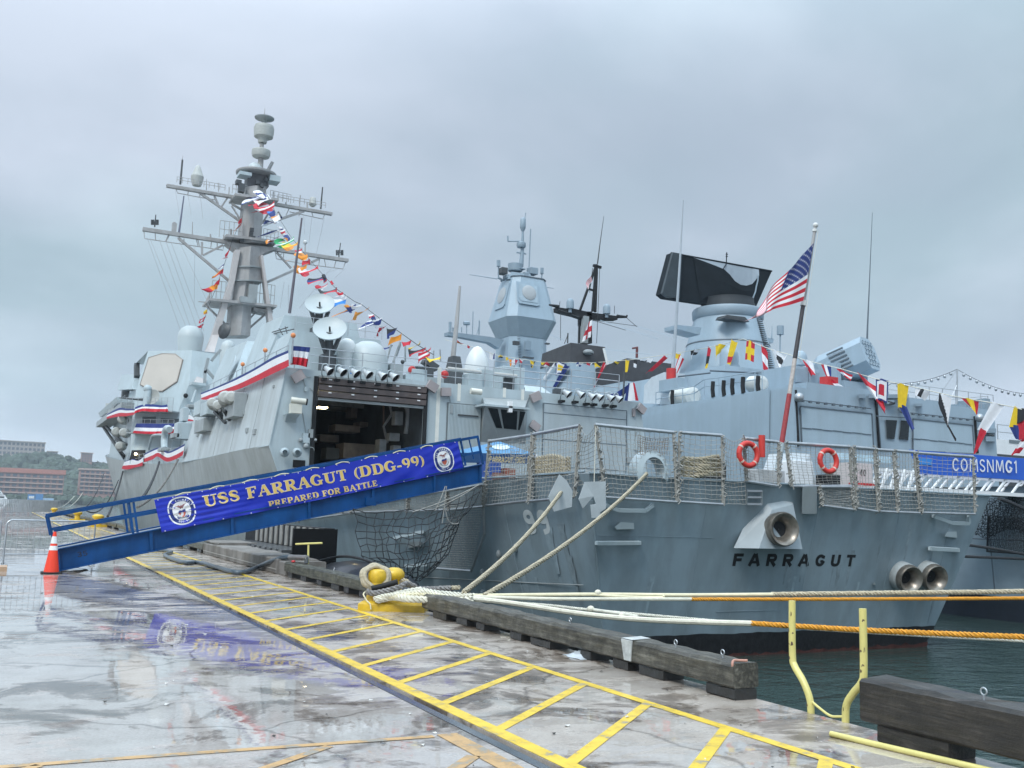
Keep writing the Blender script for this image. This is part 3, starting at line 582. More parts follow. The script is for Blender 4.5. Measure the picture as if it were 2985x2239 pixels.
# concrete wall block
t = thing('concrete_wall_block', 'low stained concrete wall block below the gangway', 'concrete wall', (6.2,28,0))
q = MB(); rough_beam(q, 5.99, 7.0, 23.45, 33.1, 0.0, 0.36, 51, 24, 0.008, 0.02); q.build('wall', CONC, t)
q = MB(); rough_beam(q, 6.03, 7.0, 22.80, 23.44, 0.0, 0.33, 53, 4, 0.006, 0.02); q.build('end_block', CONC, t)
q = MB(); q.box((5.975,23.5,.105),(5.99,33,.125)); q.build('ledge', mat('ledge_pale',(0.34,0.32,0.29),.7), t)
q = MB(); rough_beam(q, 6.1, 7.3, 31.2, 33.6, 0.36, 0.44, 57, 6, .01); q.build('cap_slab', CONC, t)
# ribbed rubber fender between wall and hull
t = thing('ribbed_fender', 'black ribbed rubber dock fender standing against the destroyer hull', 'fender', (7.3,29,0))
q = MB(); q.box((8.02,26.55,-1.6),(8.35,36.2,1.05)); q.build('back_panel', BLACK, t)
q = MB(); q.box((7.15,26.45,-1.6),(8.4,26.55,1.03)); q.build('end_plate', BLACK, t)
RIBL = mat('fender_rib_pale',(0.27,0.26,0.24),.5,var=.25,scale=3)
for k in range(12):
    y = 26.95+0.66*k
    q = MB(); q.box((7.985,y,0.42),(8.02,y+.30,1.03)); q.build('upright_rib', RIBL, t)
    q = MB(); q.loft([[(7.86,y-.02,.36),(7.86,y+.36,.36),(7.86,y+.36,.42),(7.86,y-.02,.42)], [(6.98,y-.02,.365),(6.98,y+.36,.365),(6.98,y+.36,.425),(6.98,y-.02,.425)]]); q.build('sloping_rib', mat('fender_rib_dark',(0.085,0.09,0.095),.35,var=.2,coat=.3), t)
q = MB(); q.box((6.95,26.56,-1.6),(7.9,36.0,.36)); q.build('body', RUBBER, t)
# floating fender
t = thing('floating_fender', 'large dark cylindrical floating fender between pier and stern', 'fender', (8.0,23.5,WATERZ))
q = MB(); prof = []
ys = [25.9,25.6,25.1,24.0,22.6,21.4,20.9,20.6]
rs = [0.18,0.75,1.02,1.12,1.12,1.02,0.75,0.18]
q.lathe((8.1,0,-0.80), [(r*1.0, y) for r, y in zip(rs, ys)], 24, axis=(0,1,0)); q.build('body', RUBBER, t)
q = MB(); q.tube(spline([(7.6,26.2,.1),(8.0,24.9,.36),(8.1,23.0,.36),(8.3,20.8,.1)],5), .035, 6); q.build('chain', ROPED, t)
# ladder handrail
t = thing('ladder_handrail', 'pale yellow ladder handrails of two bent posts at the pier edge', 'handrail', (6.28,6.2,0))
q = MB(); q.tube(spline([(6.29,6.37,-.35),(6.29,6.37,0),(6.29,6.385,.12),(6.29,6.46,.25),(6.29,6.56,.36),(6.29,6.585,.46),(6.29,6.585,.92)],5), .031, 12); q.build('post', PYEL, t)
q = MB(); q.tube(spline([(6.29,5.985,-.35),(6.29,5.985,0),(6.29,5.97,.14),(6.29,5.90,.24),(6.29,5.81,.34),(6.29,5.785,.45),(6.29,5.785,.93)],5), .031, 12); q.build('post', PYEL, t)
q = MB(); q.tube(spline([(6.29,6.37,.10),(6.28,6.25,.055),(6.28,6.14,.02),(6.28,6.05,.03),(6.29,5.985,.045)],4), .011, 8); q.build('crossbar', PYEL, t)
rc = random.Random(5)
for (yy, sgn) in ((6.37,1),(5.985,-1)):
    q = MB()
    for k in range(9):
        z = rc.uniform(.05,.85); yc = yy + (0.215 if z > .42 else 0.1 if z > .2 else 0.01)*sgn*(1 if sgn > 0 else 0.93); 
        if .12 < z < .42: continue
        a = rc.uniform(2.6,4.2); r = .0325; h = rc.uniform(.006,.02); wd_ = rc.uniform(.15,.4)
        q.add([(6.29+r*math.cos(a+s), yc+r*math.sin(a+s), z+zz) for s, zz in ((-wd_,-h),(wd_,-h*.4),(wd_*.6,h),(-wd_*.5,h*1.3))], [(0,1,2,3)])
    q.build('chipped_paint', RUST, t, kind='stuff')
q = MB(); q.tube([(5.75,5.62,.022),(5.83,5.1,.022),(5.93,4.5,.022),(6.02,3.9,.022)], .022, 12); q.build('loose_pipe', PYEL, label='pale yellow pipe lying loose on the wet pier before the black timber', cat='pipe')
# yellow double bollard
bA = V((5.19,15.09,0)); bx = V((0.87,-0.495,0)); by = V((0.495,0.87,0))
t = thing('mooring_bollard', 'yellow double headed bollard on a yellow plinth wrapped with ropes', 'bollard', tuple(bA+bx*.53+by*.4), 'yellow mooring bollards')
q = MB(); c4 = lambda o, z: [tuple(bA+bx*(o)+by*o+V((0,0,z))), tuple(bA+bx*(1.07-o)+by*o+V((0,0,z))), tuple(bA+bx*(1.07-o)+by*(.85-o)+V((0,0,z))), tuple(bA+bx*o+by*(.85-o)+V((0,0,z)))]
q.loft([c4(0,0), c4(0,.11), c4(.05,.145)]); q.build('plinth', BYEL, t, bevel=.012)
def bpt(p, off): return UP(p, bA+by*off, by)
h1 = bpt(zT(505,500), .28); h2 = bpt(zT(930,460), .55)
for hc, sc_ in ((h1,1.0),(h2,1.12)):
    q = MB(); q.lathe((hc.x, hc.y, 0.14), [(.165,0),(.155,.10),(.135,.2),(.12,hc.z-.14)], 18); q.build('post', BYEL, t)
    q = MB(); q.lathe((hc.x, hc.y, hc.z), [(.05,-.115),(.13,-.10),(.152*sc_,-.04),(.150*sc_,.03),(.125,.085),(.07,.108),(.01,.112)], 22); q.build('head', BYEL, t)
# eye of the hawser round the first head
q = MB(); cc = bpt(zT(470,540), .27); n_ = (bx*0.35 - by*0.85 + V((0,0,.35))).normalized(); aa = n_.cross(V((0,0,1))).normalized(); bb_ = aa.cross(n_)
ring = [cc + (aa*math.cos(s)*.215 + bb_*math.sin(s)*.195)*(1+.04*math.sin(3*s)) + V((0,0,.01*math.sin(5*s))) for s in [2*PI*i/40 for i in range(41)]]
q.tube(ring, [.050+.006*math.sin(i*.9) for i in range(41)], 10)
ring2 = [p+n_*.045+ (p-cc)*-.12 for p in ring]; q.tube(ring2, .035, 8); q.build('hawser_eye', ROPE, label='tan hawser eye looped over the yellow bollard head', cat='rope', group='hawsers made fast to the yellow bollard')
q = MB(); q.tube([bpt(zT(375,815), .12), bpt(zT(700,740), .12), bpt(zT(1010,650), .12)], .045, 10); q.build('chafe_sleeve', BLACK, label='black chafe sleeve on rope under the yellow bollard heads', cat='sleeve')
q = MB(); q.tube(spline([bpt(zT(240,880), .1), bpt(zT(165,950), .02), bpt(zT(215,1060), -.01), bpt(zT(260,1130), -.02), bpt(zT(330,1200), -.03), bpt(zT(350,1330), -.03)],5), .012, 6); q.build('lashing', ROPEY, label='pale yellow lashing hanging over the bollard plinth', cat='cord')
# grey messy turn under the sleeve and the bundle of hawsers leaving to the right
def hawser(pts, r, m, label, laid=False, name='hawser', cat='rope', grp='hawsers made fast to the yellow bollard'):
    q = MB(); pts = spline(pts, 6)
    if laid: laid_rope(q, pts, r, r*4.2)
    else: q.tube(pts, r, 8)
    return q.build(name, m, label=label, cat=cat, group=grp)
hawser([bpt(zT(250,880),.1), bpt(zT(420,930),.05), bpt(zT(800,860),.05), bpt(zT(1080,770),.1), bpt(zT(1230,700),.2), bpt(zT(1420,760),.3), bpt(zT(1560,830),.35), (6.6,14.6,.38)], .05, mat('rope_grey',(0.20,0.19,0.185),.85,var=.35,scale=18,bump=.6,bscale=60), 'grey dirty hawser wound under the bollard heads', True)
hawser([bpt(zT(1050,640),.5), bpt(zT(1180,610),.5), bpt(zT(1340,720),.5), bpt(zT(1500,830),.5), (6.7,14.5,.40)], .04, ROPE, 'tan hawser rising behind the grey turn on the bollard', True)
# run of lines: survey readings (source px) with the distance plane of each line
def run(pts): return [U(p, 'x', x) if ax == 'x' else U(p, 'y', x) for p, ax, x in pts]
def far_pt(p, dpt): return CAM + ray(p)*(dpt/FPX)
d_b = (bA+bx*.9-CAM).dot(FWD)
WRAP = mat('white_wrapped_rope', (0.60,0.565,0.46), .55, var=.12, scale=10, bump=.4, bscale=40)
hawser([bpt(zT(430,1080),.0), bpt(zT(640,1010),-.02), far_pt(zT(1100,960),d_b-.1), far_pt(zT(1700,900),d_b-.2), far_pt((1290,1738),d_b-.3), far_pt((1378,1737),d_b-.4)], .042, WRAP, 'thick cream hawser fanning out from bollard, upper strand', True)
hawser([bpt(zT(480,1110),-.02), bpt(zT(900,1030),-.05), far_pt(zT(1300,1070),d_b-.3), far_pt(zT(1800,1090),d_b-.35), far_pt((1325,1752),d_b-.5), far_pt((1378,1748),d_b-.6)], .058, WRAP, 'thick white wrapped hawser lying over the plinth, lowest strand', True)
hawser([bpt(zT(600,1000),.05), far_pt(zT(1200,900),d_b+.1), far_pt(zT(1560,840),d_b+.1), far_pt((1270,1728),d_b), far_pt((1390,1738),d_b-.1)], .045, ROPEW, 'white hawser at the top of the fan leaving the bollard', True)
hawser([bpt(zT(700,1040),.0), far_pt(zT(1250,985),d_b-.2), far_pt(zT(1600,960),d_b-.2), far_pt((1270,1737),d_b-.3), far_pt((1390,1742),d_b-.3)], .036, ROPEY, 'cream hawser in the middle of the fan', True)
D0 = d_b-.3
GL = 'mooring lines stretched along the stern'
hawser([far_pt((1370,1737),D0), far_pt((1500,1735),D0), far_pt((1745,1733),D0), far_pt((2000,1735),D0+.1), far_pt((2262,1733),D0+.2)], .030, ROPEY, 'cream sleeve of the upper stern line left of the tan braid', grp=GL)
hawser([far_pt((2250,1733),D0+.2), far_pt((2600,1729),D0+.3), far_pt((2985,1724),D0+.4), far_pt((3500,1712),D0+.6)], .042, mat('rope_braid_tan',(0.46,0.40,0.29),.85,var=.25,scale=22,bump=.6,bscale=60), 'tan braided mooring line, topmost of the four at the ladder', True, grp=GL)
hawser([far_pt((1380,1740),D0-.1), far_pt((1600,1746),D0-.1), far_pt((1800,1746.5),D0-.1), far_pt((2016,1747),D0)], .028, WRAP, 'white wrapped sleeve of the thin orange line', grp=GL)
hawser([far_pt((2014,1747),D0), far_pt((2400,1747),D0+.1), far_pt((2985,1744),D0+.2), far_pt((3500,1738),D0+.4)], .030, ROPEO, 'thin taut orange mooring line just above the ladder posts', True, grp=GL)
hawser([far_pt((1375,1746),D0-.2), far_pt((1480,1757),D0-.3), far_pt((1700,1790),D0-.8), far_pt((1900,1808),D0-1.2), far_pt((2195,1818),D0-1.8)], .040, WRAP, 'thick cream sleeve of the lower orange line', grp=GL)
hawser([far_pt((2190,1817),D0-1.8), far_pt((2500,1836),D0-2.4), far_pt((2760,1848),D0-2.9), far_pt((2985,1857),D0-3.4), far_pt((3400,1872),D0-4)], .038, ROPEO, 'thick orange mooring line passing behind both ladder posts', True, grp=GL)
hawser([far_pt((1385,1748),D0), far_pt((1600,1765),D0-.2), far_pt((1720,1778),D0-.5), far_pt((2000,1803),D0-1), far_pt((2300,1828),D0-1.7), far_pt((2650,1850),D0-2.4), far_pt((2985,1868),D0-3)], .024, ROPEW, 'white three strand line below the thick orange line', True, grp=GL)
hawser([far_pt((1715,1776),D0-.55), far_pt((1800,1788),D0-.8), far_pt((1860,1798),D0-1)], .026, ROPEW, 'short white splice tail bound to the lower cream sleeve', grp=GL)
hawser([far_pt((1730,1733),D0-.05), far_pt((1790,1738),D0-.05), far_pt((1920,1742),D0), far_pt((1935,1736),D0)], .020, ROPEY, 'short cream splice tail between the upper two lines', grp=GL)
for p, dd, r, lab in (((1743,1728),0,.055,'tape knot on the upper cream sleeve'), ((1722,1776),-.55,.06,'tape knot on the lower white sleeve'), ((1812,1794),-.95,.045,'white tape patch on the lower cream sleeve')):
    q = MB(); q.ball(far_pt(p, D0+dd-.02), r, 10, 6, sz=.9); q.build('tape_knot', WRAP, label=lab+' above the timber kerb', cat='rope knot')
# crumpled white rag below the long kerb
q = MB(); c = U((1700,1915),'z',0.0); rr = random.Random(9)
q.grid(lambda u, v: (c.x+(u-.5)*.34+.02*math.sin(9*v), c.y+(v-.5)*.42, .004+.075*max(0, math.sin(PI*u)*math.sin(PI*v))*(0.55+.5*math.sin(13*u+5*v)**2)+.015*math.sin(23*u)*math.sin(19*v)*math.sin(PI*u)*math.sin(PI*v)), 22, 22)
q.build('crumpled_rag', TARP, label='crumpled white plastic rag lying under the long timber kerb', cat='rag')
# T-handle standpipe with hose
t = thing('standpipe', 'pale yellow T handled standpipe at the end of the hose', 'standpipe', (6.3,20.6,.3))
b0 = U(zR(1862,750),'x',6.25)
q = MB(); q.tube([U(zR(1885,760),'x',6.3), U(zR(1893,455),'x',6.3)], .022, 8); q.build('stem', PYEL, t)
q = MB(); q.tube([U(zR(1765,455),'x',6.2)+V((-.1,0,0)), U(zR(1900,445),'x',6.3), U(zR(2035,438),'x',6.4)+V((.1,0,0))], .022, 8); q.build('handle', PYEL, t)
q = MB(); q.tube([U(zR(1862,750),'x',6.25), U(zR(1862,660),'x',6.25)], .05, 10); q.build('valve_body', DARKM, t)
q = MB(); q.tube([U(zR(1870,660),'x',6.25), U(zR(1720,655),'x',6.22), U(zR(1590,655),'x',6.2)], .055, 10); q.build('coupling', mat('coupling_grey',(0.30,0.28,0.27),.4,metal=.5,var=.2), t)
def hp(p, z): return U(p, 'z', z)
H_ = [U(zR(1600,655),'x',6.2), U(zR(1480,665),'x',6.1), U(zR(1300,725),'x',5.98), U(zR(1100,810),'x',5.85), hp(zR(950,870),.06), hp(zR(800,890),.055), hp(zR(650,860),.055), hp(zR(450,800),.055), hp(zR(200,735),.055), hp((540,1640),.055), hp((500,1628),.055), hp((480,1617),.055), hp((500,1609),.055), hp((470,1603),.055), hp((400,1594),.055)]
q = MB(); q.tube(spline(H_, 6), .055, 10); q.build('hose', HOSE, label='thick blue grey hose curving over the yellow hatching to the standpipe', cat='hose')
q = MB(); c = U(zR(1660,722),'x',6.1); q.ball(c, .05, 8, 6, sz=.6); q.build('red_cap', DRED, label='small red cap lying on the kerb by the standpipe', cat='cap')
# traffic cone
c = U((149,1671),'z',0)
t = thing('traffic_cone', 'orange traffic cone with two white bands at the gangway foot', 'cone', tuple(c))
q = MB(); q.box((c.x-.21,c.y-.21,0),(c.x+.21,c.y+.21,.03)); q.build('base', BLACK, t, bevel=.008)
prof = lambda z: lerp(.160,.030,z/.90)
def conepart(nm, z0, z1, m, grow=0):
    q = MB(); q.lathe(c, [(prof(z)+grow, z) for z in (z0, (z0+z1)/2, z1)], 24); q.build(nm, m, t)
conepart('cone_body', .03, .90, CONEO); conepart('reflective_band', .50, .595, REFL, .003); conepart('reflective_band', .645, .80, REFL, .003)
# crowd barriers
def barrier(p0, p1, label, h=1.08, bars=16, cat='barrier', rb=.007):
    p0, p1 = V(p0), V(p1); d = (p1-p0).normalized(); t = thing('crowd_barrier', label, cat, tuple(p0), 'steel crowd barriers on the pier')
    up = V((0,0,1)); q = MB(); r = .12
    path = [p0+up*.02, p0+up*(h-r)] + [p0+d*(r-r*math.cos(a))+up*(h-r+r*math.sin(a)) for a in (.5,1.0,1.57)] + [p1-d*(r-r*math.cos(a))+up*(h-r+r*math.sin(a)) for a in (1.57,1.0,.5)] + [p1+up*(h-r), p1+up*.02]
    q.tube(path, .021, 8); q.build('frame', STEEL, t)
    q = MB(); q.tube([p0+up*.26, p1+up*.26], .018, 8); q.build('bottom_rail', STEEL, t)
    L_ = (p1-p0).length; b0 = None
    for k in range(1, bars):
        b = p0+d*(L_*k/bars)
        if b0 is None:
            m_ = MB(); m_.tube([b+up*.26, b+up*(h-.01)], rb, 5); b0 = m_.build('bar', STEEL, t); bb0 = b
        else: o = b0.copy(); COL.objects.link(o); o.parent = t; o.location = b0.location+(b-bb0)
    n = d.cross(up)
    for e in (p0+d*.03, p1-d*.03):
        q = MB(); q.tube([e-n*.28+up*.02, e+up*.06, e+n*.28+up*.02], .018, 6); q.build('foot', STEEL, t)
    return t
f0 = U((8,1648),'z',0); f1 = U((268,1646),'z',0)
barrier(f0, f1, 'steel crowd barrier standing behind the gangway foot and cone')
barrier(f0+V((-.12,.1,0)), f0+V((-2.3,.45,0)), 'steel crowd barrier at the left edge of the pier view')
# distant rack of barriers
fb = [U((2,1500),'z',0), U((138,1497),'z',0)]
for k in range(11):
    a = fb[0].lerp(fb[1], k/10.0)+V((0, (k % 3)*1.6, 0)); b = a+V((1.9,1.0,0))
    barrier(a, b, 'steel barrier %s from the left in the far rack on the pier' % ('first','second','third','fourth','fifth','sixth','seventh','eighth','ninth','tenth','last')[k], 1.5, 12, rb=.035)
# far bollards
def far_bollard(px, py, X, lab):
    p = U((px, py), 'x', X); p.z = 0
    t = thing('mooring_bollard', lab, 'bollard', tuple(p), 'yellow mooring bollards')
    q = MB(); q.box((p.x-.55,p.y-.7,0),(p.x+.55,p.y+.7,.15)); q.build('plinth', BYEL, t)
    for dy in (-.35,.35):
        q = MB(); q.lathe((p.x,p.y+dy,.15), [(.2,0),(.17,.3),(.32,.4),(.34,.52),(.2,.62),(.01,.64)], 12); q.build('head', BYEL, t)
far_bollard(284,1530,5.5,'yellow bollard just behind the gangway rail')
far_bollard(225,1510,5.4,'smaller yellow bollard farther along the pier with ropes')
far_bollard(157,1494,4.9,'small far yellow bollard right of the barrier rack')
# wood scraps by the cone
q = MB(); p = U((5,1664),'z',0); q.box((p.x-.9,p.y-.25,0),(p.x+.10,p.y+.45,.10)); q.build('plywood_sheet', mat('plywood_tan',(0.42,0.28,0.18),.6,var=.15,scale=6,bump=.3), label='tan plywood sheet lying at the left edge of the pier', cat='plywood')
q = MB(); p = U((205,1662),'z',0); q.grid(lambda u, v: (p.x+(u-.5)*.75, p.y+(v-.3)*.5, .006+.10*math.sin(PI*u)**2*(1-v*.6)), 10, 5); q.build('gangway_toe_mat', mat('mat_brown_black',(0.06,0.045,0.04),.5), label='dark rubber mat humped under the gangway toe', cat='mat')

# litter and chips on the wet concrete
rn = random.Random(21); q = MB(); q2 = MB()
for k in range(150):
    x, y = rn.uniform(-3,6.0), 4+rn.random()**2*18; a = rn.uniform(0,6); r = rn.uniform(.006,.022)*(1+y*.03); z = rn.uniform(.003,.012)
    (q if k % 3 else q2).add([(x+r*math.cos(a+t)*rn.uniform(.5,1.2), y+r*math.sin(a+t)*rn.uniform(.5,1.2), .0045+z*(i % 2)) for i, t in enumerate((0,1.3,2.7,4.1,5.2))], [(0,1,2,3,4)])
q.build('grit_dark', mat('litter_dark',(0.05,0.045,0.04),.8,var=.4,scale=9), kind='stuff'); q2.build('grit_pale', mat('litter_pale',(0.50,0.48,0.45),.7,var=.3,scale=9), kind='stuff')

# ================================================================ DESTROYER: HULL AND STERN
CX = 20.3
TAB = [(20.5,12.78,2.66,14.3,12.5,3.6),(30,11.85,2.48,13.2,11.3,3.8),(42.5,10.92,2.42,12.2,10.2,4.27),(66,10.5,2.6,11.35,10.2,4.28),(90,10.45,3.0,11.4,10.1,5.0),(105,10.5,3.4,11.9,10.1,5.8),(122,11.2,4.0,13.4,10.3,6.8),(140,13.6,4.6,16.0,12.2,7.9),(160,17.2,5.4,19.0,16.2,9.2),(175,20.1,6.0,20.25,20.0,10.0)]
def tab(Y):
    Y = min(max(Y, TAB[0][0]), TAB[-1][0])
    for i in range(len(TAB)-1):
        a, b = TAB[i], TAB[i+1]
        if Y <= b[0]:
            t = (Y-a[0])/(b[0]-a[0])
            p = TAB[max(i-1,0)]; q = TAB[min(i+2,len(TAB)-1)]; r = []
            for k in range(1,6):
                m1 = (b[k]-p[k])/(b[0]-p[0])*(b[0]-a[0]); m2 = (q[k]-a[k])/(q[0]-a[0])*(b[0]-a[0])
                r.append((2*t**3-3*t**2+1)*a[k]+(t**3-2*t*t+t)*m1+(-2*t**3+3*t*t)*b[k]+(t**3-t*t)*m2)
            return r
def hullx(Y, z):
    xd, zd, xw, xk, zk = tab(Y)
    if z >= zd: return lerp(xd, xk, (z-zd)/(zk-zd))
    if z >= WATERZ: return lerp(xw, xd, ((z-WATERZ)/(zd-WATERZ))**0.9)
    return xw + (WATERZ-z)*0.5
def UH(p, off=0.0):
    d = ray(p); lo, hi = 5/d.length, 200/d.length
    f = lambda t: (CAM+d*t).x + off - hullx((CAM+d*t).y, (CAM+d*t).z)
    t = lo; st = 0.4/d.length
    while t < hi and f(t) < 0: t += st
    a, b = t-st, t
    for _ in range(30):
        m = (a+b)/2
        if f(m) < 0: a = m
        else: b = m
    return CAM + d*a
TRP = V((CX,20.5,2.05)); TRN = V((0,-1,-0.286)).normalized()
def UT(p, off=0.0): return UP(p, TRP+TRN*off, TRN)
def trpt(x, z, off=0.0): return V((x, 20.5+(2.05-z)*0.286, z)) + TRN*off
ship = thing('destroyer', 'grey destroyer with tall raked mast alongside the pier, name across its stern', 'warship', (CX,95,WATERZ))
def hull_part(name, m, y0, y1, ztop, zbot, n, side=1, off=0.0, sub=None):
    q = MB(); NZ = 6
    def fn(u, v):
        Y = lerp(y0, y1, u); zt = ztop(Y); zb = zbot(Y); z = lerp(zt, zb, v)
        yy = Y
        if Y < 24: yy = Y + max(0, (24-Y)/3.5)*(2.05-z)*0.286
        x = hullx(Y, z)-off
        return (x if side > 0 else 2*CX-x, yy, z)
    q.grid(fn, n, NZ); return q.build(name, m, sub or ship)
zdk = lambda Y: tab(Y)[1]; zkn = lambda Y: tab(Y)[4]
for sd in (1,-1):
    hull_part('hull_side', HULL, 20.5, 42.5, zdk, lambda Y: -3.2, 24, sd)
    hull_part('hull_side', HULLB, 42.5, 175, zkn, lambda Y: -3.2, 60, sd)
    hull_part('boot_topping', BLACK, 20.5, 175, lambda Y: -1.50, lambda Y: -2.4, 60, sd, .006)
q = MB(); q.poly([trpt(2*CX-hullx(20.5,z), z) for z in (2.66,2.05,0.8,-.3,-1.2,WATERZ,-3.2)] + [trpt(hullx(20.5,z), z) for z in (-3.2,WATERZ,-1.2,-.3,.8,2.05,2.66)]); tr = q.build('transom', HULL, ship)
BOOTM = mat('boot_black_weed', (0.016,0.016,0.019), 0.5, var=0.4, scale=5, bump=.4, bscale=10); ANTIF = mat('antifouling_red', (0.085,0.03,0.025), 0.7, var=0.5, scale=4, bump=.5, bscale=12)
rr = random.Random(2)
q = MB(); n = 60; top = []
for i in range(n+1):
    u = i/n; zt = -1.48+.02*rr.uniform(-1,1); x0, x1 = hullx(20.5,zt), 2*CX-hullx(20.5,zt); top.append((lerp(x0,x1,u), zt))
q.add([trpt(x, z, .004) for x, z in top]+[trpt(lerp(hullx(20.5,-2.6),2*CX-hullx(20.5,-2.6),i/n), -2.6, .004) for i in range(n+1)], [(i, n+1+i, n+2+i, i+1) for i in range(n)]); q.build('boot_topping', BOOTM, ship)
q = MB(); top = [(lerp(hullx(20.5,-1.95),2*CX-hullx(20.5,-1.95),i/n), -2.0+.05*rr.uniform(-1,1)-.12*(1-i/n)) for i in range(n+1)]
q.add([trpt(x, z, .008) for x, z in top]+[trpt(x, -2.6, .008) for x, z in top], [(i, n+1+i, n+2+i, i+1) for i in range(n)]); q.build('antifouling_band', ANTIF, ship)
q = MB(); 
def edge_loop(side, dz=0): return [((hullx(Y,zdk(Y)) if side > 0 else 2*CX-hullx(Y,zdk(Y))), Y, zdk(Y)+dz) for Y in (20.5,24,28,33,38,42.5)]
L_, R_ = edge_loop(1), edge_loop(-1); q.add(L_+R_, [(i, i+1, 6+i+1, 6+i) for i in range(5)]); q.build('flight_deck', mat('flight_deck_dark', (0.075,0.08,0.085), 0.7, var=.2, scale=2, bump=.3), ship)
# weld seams and rubbing strake on the stern
q = MB()
for z in (-.36,-.52):
    if z == -.36: q.beam(trpt(hullx(20.5,z)+.1,z,.006), trpt(2*CX-hullx(20.5,z)-3.9,z,.006), .02, .012)
q.beam(trpt(16.2,-.50,.006), trpt(19.9,-.50,.006), .015,.01); q.beam(trpt(17.6,-.86,.006), trpt(19.8,-.86,.006), .015,.01)
q.beam(trpt(hullx(20.5,2.0)+.02,2.0,.004), trpt(hullx(20.5,-1.5)+.02,-1.5,.004), .05,.03)
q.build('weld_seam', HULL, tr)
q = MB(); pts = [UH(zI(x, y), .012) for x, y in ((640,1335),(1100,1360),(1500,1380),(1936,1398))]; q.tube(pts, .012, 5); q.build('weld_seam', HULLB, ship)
# draft figures and stern name
q = MB(); a = UT(zJ(1478,1240)); b = UT(zK(683,1066)); hgt = UT(zK(640,992)).z - UT(zK(640,1066)).z
wt = text_width('FARRAGUT', BLOCK, 0.55); em = (b.x-a.x)/wt
lz = lambda x: lerp(a.z, b.z, (x-a.x)/(b.x-a.x))
write(q, 'FARRAGUT', BLOCK, lambda u, v, d: trpt(u, lz(u)+v, d), a.x, 0, hgt, em, sp=0.55, d0=.006, shear=-.02, grow=.014)
q.build('ship_name', BLACK, ship)
q = MB()
for k, (cx_, cy_) in enumerate(((1490,890),(1600,890))):
    def fn(u, v, d, cx_=cx_): return UH(zI(cx_-45+u*92+ (1-v)*50-8, 992-v*198), .008+d)
    write(q, '9', BLOCK, fn, 0.0, 0, 1.0, 1.38)
q.build('hull_number', mat('hull_number_pale',(0.58,0.62,0.62),.5,var=.06), ship)
# brackets and grab rails on the stern
def bracket(pts, off, w=.10, m=HAZE, nm='grab_bar'):
    q = MB()
    for i in range(len(pts)-1): q.beam(UT(pts[i],off), UT(pts[i+1],off), w, w*.8, up=TRN)
    for p in (pts[0], pts[-1]): q.beam(UT(p,0), UT(p,off), w, w, up=(0,0,1))
    return q.build(nm, m, ship)
bracket([zJ(462,755),zJ(560,795),zJ(780,798),zJ(835,755)], .25, .09); bracket([zJ(385,1060),zJ(730,1058)], .22, .09)
bracket([zK(1235,722),zK(1370,770),zK(1480,772),zK(1478,722)], .22, .10); bracket([zK(1210,945),zK(1402,955)], .22, .11)
def plate(poly, off0, off1, m, nm, par=ship, fn=UT): 
    q = MB(); q.loft([[fn(p,off0) for p in poly],[fn(p,off1) for p in poly]]); return q.build(nm, m, par)
plate([zJ(530,930),zJ(580,890),zJ(685,898),zJ(688,948),zJ(545,950)], 0, .22, HAZE, 'lamp_bracket'); plate([zK(1310,862),zK(1330,830),zK(1395,828),zK(1398,872)], 0,.25,HAZE,'lamp_bracket')
plate([zK(330,520),zK(430,520),zK(428,706),zK(325,706)], 0, .20, HAZED, 'stern_step'); plate([zK(815,1195),zK(830,1175),zK(835,1198)],0,.12,HAZED,'pad_eye')
q = MB()
for y in (640,690,745): q.tube([UT(zJ(1595,y),.12), UT(zJ(1715,y+2),.12)], .035, 6)
q.tube([UT(zJ(1595,640),.12),UT(zJ(1590,745),.12)],.035,6); q.tube([UT(zJ(1716,640),.12),UT(zJ(1716,745),.12)],.035,6); q.build('ladder_step', STEEL, ship)
# stern fairlead housings and bronze rollers
def bell(c, n, r, nm='fairlead', depth=.35, long=.5, sleeve=None):
    n = V(n).normalized(); t = None
    q = MB(); q.lathe(c, [(r*1.0,-long),(r*1.04,-.10),(r*1.02,0),(r*.95,.05),(r*.84,.03),(r*.70,-.05),(r*.55,-.14),(r*.46,-.26)], 28, axis=n, cap=False); o = q.build(nm, BRONZE, ship)
    if sleeve:
        q = MB(); q.lathe(c, [(r*1.06,-long),(r*1.075,-long*.5),(r*1.06,-.16),(r*1.0,-.13)], 28, axis=n, cap=False); q.build('sleeve', sleeve, o)
    q = MB(); q.lathe(c, [(r*.48,-.262),(.01,-.264)], 20, axis=n, cap=False); q.build('bore', BLACK, o)
    return o
yq = lambda p, o: U(p,'y',20.75-o)
base4 = [yq(zJ(1700,655),.0), yq(zK(245,588),.0), yq(zK(300,935),-.5), yq(zJ(1500,1085),-.5)]
dz_ = lambda p, o: UT(p, 0)+V((0,-o,0))
front4 = [yq(zK(118,680),.42), yq(zK(266,640),.42), yq(zK(330,950),.62), yq(zK(30,945),.62)]
low_l = yq(zJ(1490,1100),.1)
q = MB(); q.poly(front4); q.poly([base4[0], base4[1], front4[1], front4[0]]); q.poly([low_l, base4[0], front4[0], front4[3]]); q.poly([base4[1], base4[2], front4[2], front4[1]]); q.poly([low_l, front4[3], front4[2], base4[2]]); hb = q.build('fairlead_housing', mat('housing_pale_grey',(0.32,0.37,0.40),.45,var=.06,streak=.1), ship)
bell(yq(zK(203,812),.80), (-.20,-.97,.02), depth_px(yq(zK(205,815),.8),49), long=.30)
bell(UT(zK(1078,1160),.50), (-.20,-.95,-.20), depth_px(UT(zK(1060,1140)),39), long=.80, sleeve=HULLB); bell(UT(zK(1252,1155),.50), (-.20,-.95,-.20), depth_px(UT(zK(1250,1150)),39), long=.80, sleeve=HULLB)
